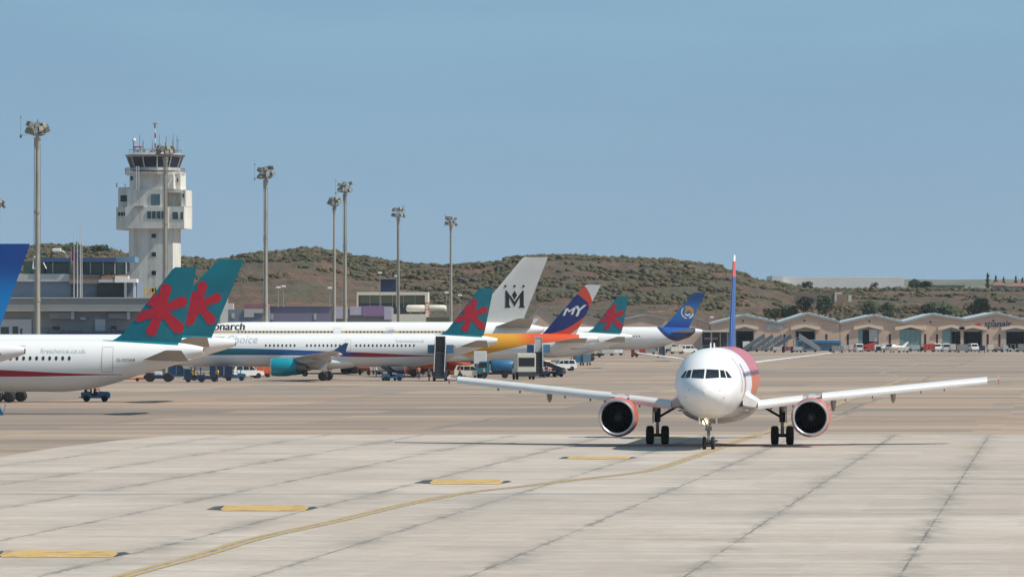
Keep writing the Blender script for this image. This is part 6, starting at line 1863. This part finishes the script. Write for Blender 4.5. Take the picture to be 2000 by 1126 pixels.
# ---- people: one skinned body each, clothes as children
def person(label, loc, rz, pose='stand', shirt=M_RED, trousers=M_NAVY, group=None):
    t = thing('person', label, 'person', loc, rz, group)
    SK = plain('skin_tone', (.36, .20, .13), .6, wear=0)
    HR = plain('dark_hair', (.02, .015, .012), .8, wear=0)
    if pose == 'stand':
        J = dict(pel=(0, 0, .95), ch=(0, 0, 1.30), nk=(0, 0, 1.48), hd=(.02, 0, 1.60), tp=(.02, 0, 1.72))
        for s_, n in ((-1, 'r'), (1, 'l')):
            J.update({'sh' + n: (0, s_ * .18, 1.42), 'el' + n: (.02, s_ * .25, 1.14), 'wr' + n: (.10, s_ * .25, .90), 'ha' + n: (.13, s_ * .245, .80),
                      'hp' + n: (0, s_ * .09, .90), 'kn' + n: (.02 * s_ + .02, s_ * .10, .50), 'an' + n: (-.04 * s_, s_ * .10, .09), 'to' + n: (.13 - .04 * s_, s_ * .12, .04)})
    else:
        J = dict(pel=(0, 0, .90), ch=(.05, 0, 1.22), nk=(.06, 0, 1.40), hd=(.09, 0, 1.52), tp=(.09, 0, 1.64))
        for s_, n in ((-1, 'r'), (1, 'l')):
            J.update({'sh' + n: (.05, s_ * .18, 1.34), 'el' + n: (.18, s_ * .24, 1.10), 'wr' + n: (.38, s_ * .17, 1.14), 'ha' + n: (.46, s_ * .16, 1.16),
                      'hp' + n: (.02, s_ * .10, .86), 'kn' + n: (.42, s_ * .13, .88), 'an' + n: (.50, s_ * .13, .50), 'to' + n: (.64, s_ * .13, .46)})
    rad = dict(pel=.13, ch=.135, nk=.055, hd=.095, tp=.07, sh=.065, el=.045, wr=.032, ha=.04, hp=.085, kn=.058, an=.04, to=.038)
    E_ = [('pel', 'ch'), ('ch', 'nk'), ('nk', 'hd'), ('hd', 'tp')] + [(a + n, b + n) for n in 'rl' for a, b in (('sh', 'el'), ('el', 'wr'), ('wr', 'ha'), ('hp', 'kn'), ('kn', 'an'), ('an', 'to'))] + [(a, b + n) for n in 'rl' for a, b in (('ch', 'sh'), ('pel', 'hp'))]
    def skin(name, keys, k, mat, add=0.0):
        ks = [q for q in J if any(q == w or q[:-1] == w for w in keys)]
        idx = {q: i for i, q in enumerate(ks)}
        ed = [(idx[a], idx[b]) for a, b in E_ if a in idx and b in idx]
        me = bpy.data.meshes.new(name); me.from_pydata([J[q] for q in ks], ed, []); me.materials.append(mat)
        o = bpy.data.objects.new(name, me); COL.objects.link(o); o.parent = t
        sm_ = o.modifiers.new('skin', 'SKIN')
        if not me.skin_vertices: me.skin_vertices.new(name='')
        roots = False
        for i, q in enumerate(ks):
            r = rad[q if q in rad else q[:-1]] + add
            me.skin_vertices[0].data[i].radius = (r * k, r * k)
        me.skin_vertices[0].data[0].use_root = True
        ss = o.modifiers.new('sub', 'SUBSURF'); ss.levels = 1; ss.render_levels = 1
        return o
    skin('body', list(rad), 1.0, SK)
    skin('shirt', ['ch', 'pel', 'sh', 'el'], 1.0, shirt, .018)
    skin('trousers', ['pel', 'hp', 'kn', 'an'], 1.0, trousers, .016)
    hx, _, hz = J['tp']
    MB().lathe([(-.11, .085), (-.02, .118), (.05, .10), (.085, .03)], (hx - .02, 0, hz + .01), 'z', 14, HR).build('hair', None, t, 60)
    return t

PI = math.pi
# --- left foreground tug and crew
X, Y, _ = spot(187, 783.5)
tug('open blue baggage tractor with two crew below the nearest white tail', (X, Y, 0), 0.02, M_BLUE)
person('person in red shirt driving the open blue tractor', (X - .12, Y + .25, -.02), 0.0, 'sit', M_RED, M_NAVY)
person('person in dark blue clothes leaning on the back of the blue tractor', (X - .95, Y - .1, .02), .3, 'sit', M_NAVY, M_NAVY)
cn = thing('safety_stand', 'small blue stand at the left edge of the apron', 'stand', (gnd(-4, 810)[0], gnd(-4, 810)[1], 0), 0)
MB().prism([(-.5, 0), (.5, 0), (.15, .75), (-.15, .75)], -.3, .3, M_BLUE).build('base', None, cn); MB().tube((.45, 0, 0), (.62, 0, .9), .04, n=6, mat=M_GREY).build('pole', None, cn)
X, Y, _ = spot(270, 744)
tb_ = thing('tow_bar', 'orange tow bar lying under the nearest white tail', 'tow bar', (X, Y, 0), 0)
MB().tube((-1.6, 0, .3), (2.0, 0, .3), .09, n=8, mat=M_ORANGE).build('bar', None, tb_)
MB().box(-.3, 1.1, -.3, .3, .22, .5, M_ORANGE, .05).build('head', None, tb_); vwheel(tb_, -.1, -.35, .2, .1); vwheel(tb_, -.1, .35, .2, .1)
# pushback tractor, dark, big wheels
X, Y, _ = spot(311, 745)
t = thing('pushback_tractor', 'low black pushback tractor with big wheels and a white engine cover', 'tractor', (X, Y, 0), 0)
MB().box(-1.9, 1.9, -1.1, 1.1, .4, .85, M_NAVY, .06).build('body', None, t); MB().box(-.5, .35, -.9, .9, .85, 1.25, M_WHITE, .06).build('engine_cover', None, t)
MB().box(-1.7, -.7, -.8, .8, .85, 1.15, M_BLACK).build('seat', None, t); four(t, (1.15, -1.15), 1.15, .58, .35)
X, Y, _ = spot(347, 743)
dolly('blue container dolly with white bed beside the pushback tractor', (X, Y + 4, 0), PI, M_BLUE, M_LGREY, h=1.75)
X, Y, _ = spot(372, 733)
t = thing('work_platform', 'yellow work platform standing behind the navy tractors', 'platform', (X, Y, 0), 0)
MB().box(-.45, .45, -.5, .5, .3, 1.9, M_YELLOW, .04).build('tower', None, t); MB().box(-.7, .7, -.7, .7, .05, .28, M_YELLOW).build('base', None, t)
gr = MB()
for q in (-.45, .45):
    for w_ in (-.5, .5): gr.tube((q, w_, 1.9), (q, w_, 2.8), .04, n=5, mat=M_YELLOW)
gr.box(-.48, .48, -.53, -.5, 2.7, 2.8, M_YELLOW); gr.box(-.48, .48, .5, .53, 2.7, 2.8, M_YELLOW); gr.build('guard_rail', None, t)
X, Y, _ = spot(381, 746)
tug('dark navy tractor left of the canopied one, under the second tail', (X, Y, 0), 0.0, M_NAVY, True)
X, Y, _ = spot(404, 745)
tug('small navy tractor coupled nose to tail, under the second tail', (X + .1, Y - .3, 0), 0.05, M_NAVY, False)
X, Y, _ = spot(432, 743)
dolly('black covered dolly under the second teal tail cone', (X, Y, 0), 0, M_NAVY, M_DARKSTEEL, h=1.4)
X, Y, _ = spot(459, 743)
tug('teal blue tractor pulling the black covered dolly', (X, Y, 0), 0, M_BLUE, True)
X, Y, _ = spot(483, 738)
suv('white car parked between the teal tractor and the orange cart', (X, Y, 0), PI * .1)
X, Y, _ = spot(508, 736)
dolly('orange red covered cart in front of the turquoise engine', (X, Y, 0), .2, M_ORANGE, M_RED, h=1.2)
X, Y, _ = spot(527, 735)
dolly('dark red empty cart partly behind the turquoise engine', (X - .4, Y + 10, 0), .2, M_RED, M_RED, h=1.0)
X, Y, _ = spot(435, 734)
dolly('red luggage cart far behind the black covered dolly', (X - .5, Y + 8, 0), 0, M_RED, M_GREY, h=1.2)
# behind / under the striped aircraft
X, Y, _ = spot(712, 732)
box_truck('small red box truck beyond the striped airliner belly', (X, Y, 0), PI * .5, M_RED, M_ORANGE, 4.6, 2.3, 1.6)
for k, (px, mt, lb) in enumerate(((727, M_NAVY, 'dark dolly right of the small red truck'), (738, M_GREY, 'grey dolly just left of the navy belt loader'))):
    X, Y, _ = spot(px, 731); dolly(lb, (X, Y, 0), PI * .5, None, mt, h=1.3)
X, Y, _ = spot(766, 742)
belt_loader('navy belt loader in front of the striped airliner rear door', (X, Y - 4, 0), 1.9, M_NAVY, 2.0)
tug('navy blue tractor parked against the navy belt loader', (X + .2, Y - 6, 0), 0.05, M_BLUE, False)
for k, (px, py, mt, lb) in enumerate(((797, 733, M_RED, 'red cart right of the navy belt loader'), (812, 731, M_GREY, 'grey cart behind the belly of the striped airliner'))):
    X, Y, _ = spot(px, py); dolly(lb, (X, Y, 0), .1 * k, mt, mt, h=1.1)
X, Y, _ = spot(823, 736)
dolly('dark open dolly under the orange belt loader', (X, Y, 0), 0, None, M_DARKSTEEL, h=.9)
X, Y, _ = spot(836, 733)
box_truck('orange truck with pale tank left of the tall navy stairs', (X - .3, Y, 0), PI * .96, M_PINKW, M_ORANGE, 5.6, 2.75, 1.9)
X, Y, _ = spot(884, 734)
t = belt_loader('bright orange belt loader right of the tall navy stairs', (X + .4, Y, 0), PI, M_ORANGE, 2.9, belt=M_ORANGE)
MB().prism([(-1.6, .8), (1.3, .8), (2.0, 2.0), (2.0, 2.35), (-1.2, 1.3)], -.8, -.1, M_RED).build('side_panel', None, t)
X, Y, _ = spot(859, 744)
stairs('tall navy stairs with black canopy at the tail of the striped airliner', (X, Y + 1.2, 0), PI / 2 - .02, 5.75, M_NAVY, 1.35, True)
X, Y, _ = spot(838, 745)
person('person in dark clothes at the foot of the tall navy stairs', (X, Y, 0), .4, 'stand', M_NAVY, M_NAVY)
# service cluster right of the stairs
X, Y, _ = spot(938, 736.6)
lift_truck('white catering truck with its box lifted beside the yellow tail', (X, Y, 0), PI / 2, up=.9)
X, Y, _ = spot(917, 738)
suv('white and yellow pickup in front of the lifted white box', (X, Y, 0), .05, M_CREAM)
X, Y, _ = spot(968, 738)
tanker('blue water tanker truck in front of the white van', (X, Y, 0), PI, M_BLUE, plain('teal_cab_paint', (.03, .18, .26), .4), 4.9)
X, Y, _ = spot(962, 728)
van('long white van behind the blue water tanker', (X, Y, 0), PI)
X, Y, _ = spot(992, 730)
box_truck('teal glazed white truck behind the blue tanker right end', (X, Y, 0), PI, M_WHITE, M_WHITE, 4.4, 2.7, 2.0)
X, Y, _ = spot(1023, 741)
box_truck('white box truck seen from behind with dark upper window', (X, Y + 3, 0), PI / 2 + .14, M_WHITE, plain('warm_white_box', (.66, .64, .55), .5), 5.4, 3.45, 2.45, None, True)
X, Y, _ = spot(1055, 733)
van('pinkish white van right of the white box truck', (X, Y + 2, 0), PI / 2 + .28, M_PINKW)
X, Y, _ = spot(1099, 723.5)
suv('white car parked alone in front of the blue dollies', (X, Y, 0), PI + .25, M_WHITE, None)
for k, (px, lb) in enumerate(((1130, 'blue container dolly left one behind the lone white car'), (1143, 'blue grey container dolly right one behind the lone white car'))):
    X, Y, _ = spot(px, 713); dolly(lb, (X, Y, 0), PI / 2 + .2, (M_BLUE, plain('blue_grey_container', (.10, .17, .22), .5))[k], M_GREY, h=1.5)
X, Y, _ = spot(1163, 697.5)
tug('black tractor beneath the swoosh finned airliner tail', (X, Y, 0), 0, M_BLACK, True)
X, Y, _ = spot(1052, 737.3)
stairs('navy stairs with white canopy at the orange tail', (X, Y + 3, 0), PI / 2, 5.6, M_NAVY, 1.15, True, top=plain('white_canopy', (.62, .60, .58), .6))
X, Y, _ = spot(1075, 736)
belt_loader('navy belt loader between the pinkish van and the lone white car', (X, Y + 3, 0), PI * .8, M_NAVY, 2.6)
X, Y, _ = spot(1082, 733)
dolly('low dark red cart at the nose of the lone white car', (X - .3, Y, 0), .2, None, M_RED, h=.6)
# at the globe tailed aircraft
X, Y, _ = spot(1293, 698)
stairs('grey stairs with dark canopy at the tail of the globe finned airliner', (X, Y + 4, 0), PI / 2, 5.3, M_LGREY, 1.5, True, wings=False)
X, Y, _ = spot(1239, 697)
t = thing('nose_tow_tug', 'small dark red tow tug under the globe finned airliner belly', 'tractor', (X, Y, 0), 0)
MB().prism([(-.7, .3), (.9, .3), (.9, .8), (.1, 1.0), (-.1, 1.7), (-.7, 1.7)], -.5, .5, plain('dark_red_tug', (.20, .02, .025), .5)).build('body', None, t); four(t, (.5, -.45), .55, .27, .2)
for px, py, lb, dk in ((1306, 689, 'white truck behind the grey stairs', 0), (1342, 690, 'white tanker cab in front of the globe tail', 1)):
    X, Y, _ = spot(px, py)
    if dk: van(lb, (X, Y, 0), .25, M_WHITE)
    else: box_truck(lb, (X, Y, 0), 0, M_WHITE, M_CREAM, 4.2, 2.5, 1.9)
for k, (px, lb) in enumerate(((1362, 'grey luggage cart left of the dark canopied shelter'), (1378, 'pale luggage cart at the left foot of the shelter'))):
    X, Y, _ = spot(px, 686.5); dolly(lb, (X, Y, 0), 0, None, M_LGREY, h=1.6)
# dark canopied shelter with carts beside the taxiing aircraft fin
X, Y, _ = spot(1412, 687)
t = thing('shelter', 'pale roofed open shelter full of carts behind the taxiing aircraft', 'shelter', (X, Y + 20, 0), 0)
s = F / (Y + 20)
MB().box(-37 / s, 30 / s, -3, 3, 5.2, 5.6, M_CREAM).build('roof', None, t)
MB().box(-35 / s, 30 / s, 2.6, 3, 0, 5.19, M_TDARK).build('back_wall', None, t)
for q in (-36, -18, 0, 14, 29): MB().box(q / s - .1, q / s + .1, -2.9, -2.7, 0, 5.19, M_GREY).build('post', None, t)
MB().box(-30 / s, -4 / s, -2, 2, 3.2, 3.7, plain('dusty_pink_band', (.35, .22, .22), .7)).build('shelf', None, t)
for k, (px, mt, lb) in enumerate(((1392, M_NAVY, 'navy luggage container in the shelter, leftmost'), (1404, plain('rust_container', (.35, .09, .05), .6), 'rust red container in the shelter beside the blue fin'), (1413, M_LGREY, 'pale grey luggage container in the shelter next to the blue fin'))):
    X, Y, _ = spot(px, 686); dolly(lb, (X, Y + 8, 0), PI / 2, mt, M_GREY, h=1.9)
X, Y, _ = spot(1457, 685)
box_truck('small white truck in front of the left dark hangar door', (X, Y, 0), PI / 2, M_WHITE, M_WHITE, 4.0, 2.6, 1.9)
# stairs park and bus before the hangar
SG = 'grey passenger stairs parked before the hangars'
for k, (px, py, rz, lb) in enumerate(((1478, 686.2, 0, 'leftmost grey parked stairs before the left hangar'), (1495, 686.6, 0, 'second grey parked stairs from the left before the hangar'), (1513, 686.2, 0.1, 'third grey parked stairs, before the grey name board'),
    (1531, 686.8, -.1, 'fourth grey parked stairs from the left, tallest group'), (1575, 687.2, PI, 'grey stairs sloping down to the right in front of the blue bus'))):
    X, Y, _ = spot(px, py)
    stairs(lb, (X, Y, 0), rz, 3.8, plain('stairs_blue_grey', (.13, .16, .18), .6) if k < 4 else M_GREY, 1.5, False, SG, 7.0, wings=False)
X, Y, _ = spot(1599, 686.9)
bus('long blue apron bus parked before the right dark doorway', (X, Y, 0), PI)
for k, (px, mt, lb) in enumerate(((1521, M_PINKW, 'pale pink covered cart left of the dark red cart'), (1538, plain('maroon_cart', (.20, .06, .06), .6), 'dark red covered cart between the grey stairs'), (1556, M_LGREY, 'pale grey covered cart left of the sloping stairs'))):
    X, Y, _ = spot(px, 688); dolly(lb, (X, Y, 0), 0, mt, M_GREY, h=1.0)
# in front of the right hangar
items = [(1652, 'd', M_LGREY, 'pale grey cart right of the blue bus'), (1663, 'd', M_PINKW, 'pinkish cart before the first slit window of the right hangar'), (1676, 'v', M_WHITE, 'white van left of the orange loader'),
    (1690, 'b', M_ORANGE, 'orange loader in front of the half white hangar door'), (1703, 'd', M_RED, 'dark red cart right of the orange loader'),
    (1772, 't', M_NAVY, 'navy tractor before the closed teal door'), (1786, 'd', M_LGREY, 'pale cart before the closed teal door'), (1803, 't', M_BLACK, 'black tractor beside the closed teal door'), (1815, 'd', M_RED, 'dark red cart left of the white pickup'),
    (1829, 'vf', M_WHITE, 'white van facing us left of the half open teal door'), (1849, 'v2', M_WHITE, 'narrow white van before the half open teal door'), (1861, 'd', M_PINKW, 'brown and pink crate cart before the half open teal door'),
    (1901, 'vf', M_WHITE, 'white minibus facing us before the dark open doorway'), (1934, 'd', M_CREAM, 'cream cart between the two right slit windows'), (1951, 't', M_GREY, 'grey tractor right of the cream cart'),
    (1963, 'd', M_LGREY, 'pale cart at the left jamb of the rightmost doorway'), (1979, 't', M_LGREY, 'light grey tractor in the rightmost dark doorway'), (1994, 'd', M_GREY, 'grey cart at the extreme right of the photo')]
for k, (px, kd, mt, lb) in enumerate(items):
    X, Y, _ = spot(px, 686 + (k % 3) * .5)
    if kd == 'd': dolly(lb, (X, Y, 0), PI / 2 * (k % 2), mt if k % 2 else mt, M_GREY, h=1.2 + .2 * (k % 3))
    elif kd == 'v': van(lb, (X, Y, 0), PI / 2 + .1, mt)
    elif kd == 'v2': van(lb, (X, Y + 3, 0), PI / 2, mt, None, False)
    elif kd == 'vf': van(lb, (X, Y, 0), -PI / 2 + .15, mt)
    elif kd == 'b': belt_loader(lb, (X, Y, 0), 0.1, mt, 2.3, belt=M_ORANGE)
    elif kd == 't': tug(lb, (X, Y, 0), .2 * k, mt, True)
# parked light aircraft before the right hangar
X, Y, _ = spot(1744, 688)
la_ = thing('light_aircraft', 'small white high-wing aeroplane parked before the right hangar', 'light aircraft', (X, Y, 0), PI + .25)
RR = []
for x, w_, zt_, zb_ in ((-3.9, .05, 1.5, 1.35), (-3.0, .22, 1.6, 1.15), (-1.5, .42, 1.75, .85), (0, .55, 2.1, .7), (1.2, .55, 2.1, .7), (2.0, .5, 1.6, .75), (2.9, .42, 1.5, .85), (3.3, .15, 1.3, 1.05)):
    RR.append([(x, w_ * math.cos(a), (zt_ + zb_) / 2 + (zt_ - zb_) / 2 * math.sin(a)) for a in np.linspace(0, 2 * PI, 16, endpoint=False)])
MB().rings(RR).build('fuselage', M_WHITE, la_, 50)
MB().rings([foil(.1, y, 2.18 + abs(y) * .02, 1.5, .12) for y in (-5.4, -2, 0, 2, 5.4)]).build('wing', M_WHITE, la_, 50)
MB().rings([foil(-.9 + abs(z - 1.5) * -.9 - 2.4, 0, z, 1.1 - (z - 1.5) * .35, .1, True) for z in (1.5, 2.7)]).build('fin', M_WHITE, la_, 50)
MB().rings([foil(-4.0, y, 1.5, .9, .1) for y in (-1.6, 0, 1.6)]).build('tailplane', M_WHITE, la_, 50)
MB().box(.5, 1.7, -.56, .56, 1.55, 2.0, M_GLASS, .08).build('cabin_window', None, la_)
MB().box(3.28, 3.34, -.05, .05, .3, 2.05, M_GREY).build('propeller', None, la_)
for sx, sy in ((2.4, 0), (.2, -1.1), (.2, 1.1)):
    vwheel(la_, sx, sy, .2, .12); 
MB().tube((.2, -1.1, .2), (.4, -.4, .9), .04, n=6, mat=M_GREY).tube((.2, 1.1, .2), (.4, .4, .9), .04, n=6, mat=M_GREY).tube((2.4, 0, .2), (2.3, 0, .9), .04, n=6, mat=M_GREY).build('undercarriage', None, la_)
X, Y, _ = spot(1720, 687)
dolly('white topped low cart left of the parked light aeroplane', (X, Y + 2, 0), 0, M_WHITE, M_GREY, h=1.5)
# people among the service vehicles
for px, py, lb, sh in ((1116, 718, 'person in pale shirt standing right of the lone white car', M_WHITE), (898, 740, 'person in orange vest beside the orange belt loader', M_ORANGE), (790, 738, 'person in red vest by the navy belt loader', M_RED),
    (1968, 688, 'person in white shirt before the rightmost hangar', M_WHITE), (1640, 687.5, 'person in yellow vest at the end of the blue bus', M_YELLOW)):
    X, Y, _ = spot(px, py); person(lb, (X, Y, 0), px % 5, 'stand', sh, M_NAVY)
for px, py, kd, mt, rz, lb in ((755, 731, 'd', M_ORANGE, .1, 'orange dolly just behind the navy belt loader'), (775, 730, 'd', M_CREAM, .2, 'cream box dolly seen past the navy belt loader'),
    (815, 728, 'd', M_WHITE, 1.5, 'white box dolly left of the orange truck with pale tank'), (845, 726, 'd', M_RED, .1, 'red box dolly behind the tall navy stairs'),
    (898, 731, 'd', M_ORANGE, .3, 'orange box dolly at the right end of the orange loader'), (1010, 726, 'd', M_GREY, 1.5, 'grey box dolly behind the white box truck'),
    (1186, 694, 'd', M_LGREY, .2, 'pale grey box dolly under the small teal tail'), (1204, 693.5, 'd', M_WHITE, .2, 'white box dolly right of the pale grey one'),
    (1255, 692, 'd', M_RED, 1.5, 'red box dolly behind the dark red tow tug'), (1268, 691.5, 'd', M_GREY, .1, 'grey box dolly left of the grey stairs with dark canopy'),
    (1321, 690.5, 'd', M_CREAM, .2, 'cream low cart between the white truck and the white van'), (1636, 688.5, 'd', M_GREY, 0, 'dark grey cart at the right end of the blue bus'),
    (1716, 687.8, 'd', M_NAVY, 1.5, 'navy box dolly behind the light aeroplane propeller'), (1764, 688.2, 'd', M_CREAM, 0, 'cream low cart under the light aeroplane tail'),
    (1880, 687.8, 'd', M_GREY, 0, 'grey cart between the two dark doorways with vans'), (1918, 688.2, 'd', M_NAVY, 1.5, 'navy cart at the right jamb of the minibus doorway')):
    X, Y, _ = spot(px, py); dolly(lb, (X, Y, 0), rz, mt, M_GREY, h=1.0 + (px % 3) * .3)
for px, py, lb, sh in ((424, 746, 'person in yellow vest beside the canopied navy tractor', M_YELLOW), (735, 737, 'person in white shirt left of the navy belt loader', M_WHITE), (818, 740, 'person in orange vest near the orange truck', M_ORANGE),
    (945, 741, 'person in yellow vest in front of the blue water tanker', M_YELLOW), (1067, 737, 'person in navy clothes right of the pinkish van', M_NAVY)):
    X, Y, _ = spot(px, py); person(lb, (X, Y, 0), px % 6, 'stand', sh, M_NAVY)
# ---- air: one closed box of thin haze round the whole scene
hz = MB().box(-3700, 3700, -500, 5700, -1.5, 130).build('haze')
hm = bpy.data.materials.new('thin_haze'); hm.use_nodes = True
hm.node_tree.nodes.clear()
ho = hm.node_tree.nodes.new('ShaderNodeOutputMaterial'); hv = hm.node_tree.nodes.new('ShaderNodeVolumePrincipled')
hv.inputs['Color'].default_value = (.86, .92, 1.0, 1); hv.inputs['Density'].default_value = 0.00004; hv.inputs['Anisotropy'].default_value = 0.2
hm.node_tree.links.new(hv.outputs[0], ho.inputs['Volume'])
hz.data.materials.clear(); hz.data.materials.append(hm)
tag(hz, 'thin pale haze in the air over the airport', 'haze', kind='stuff')
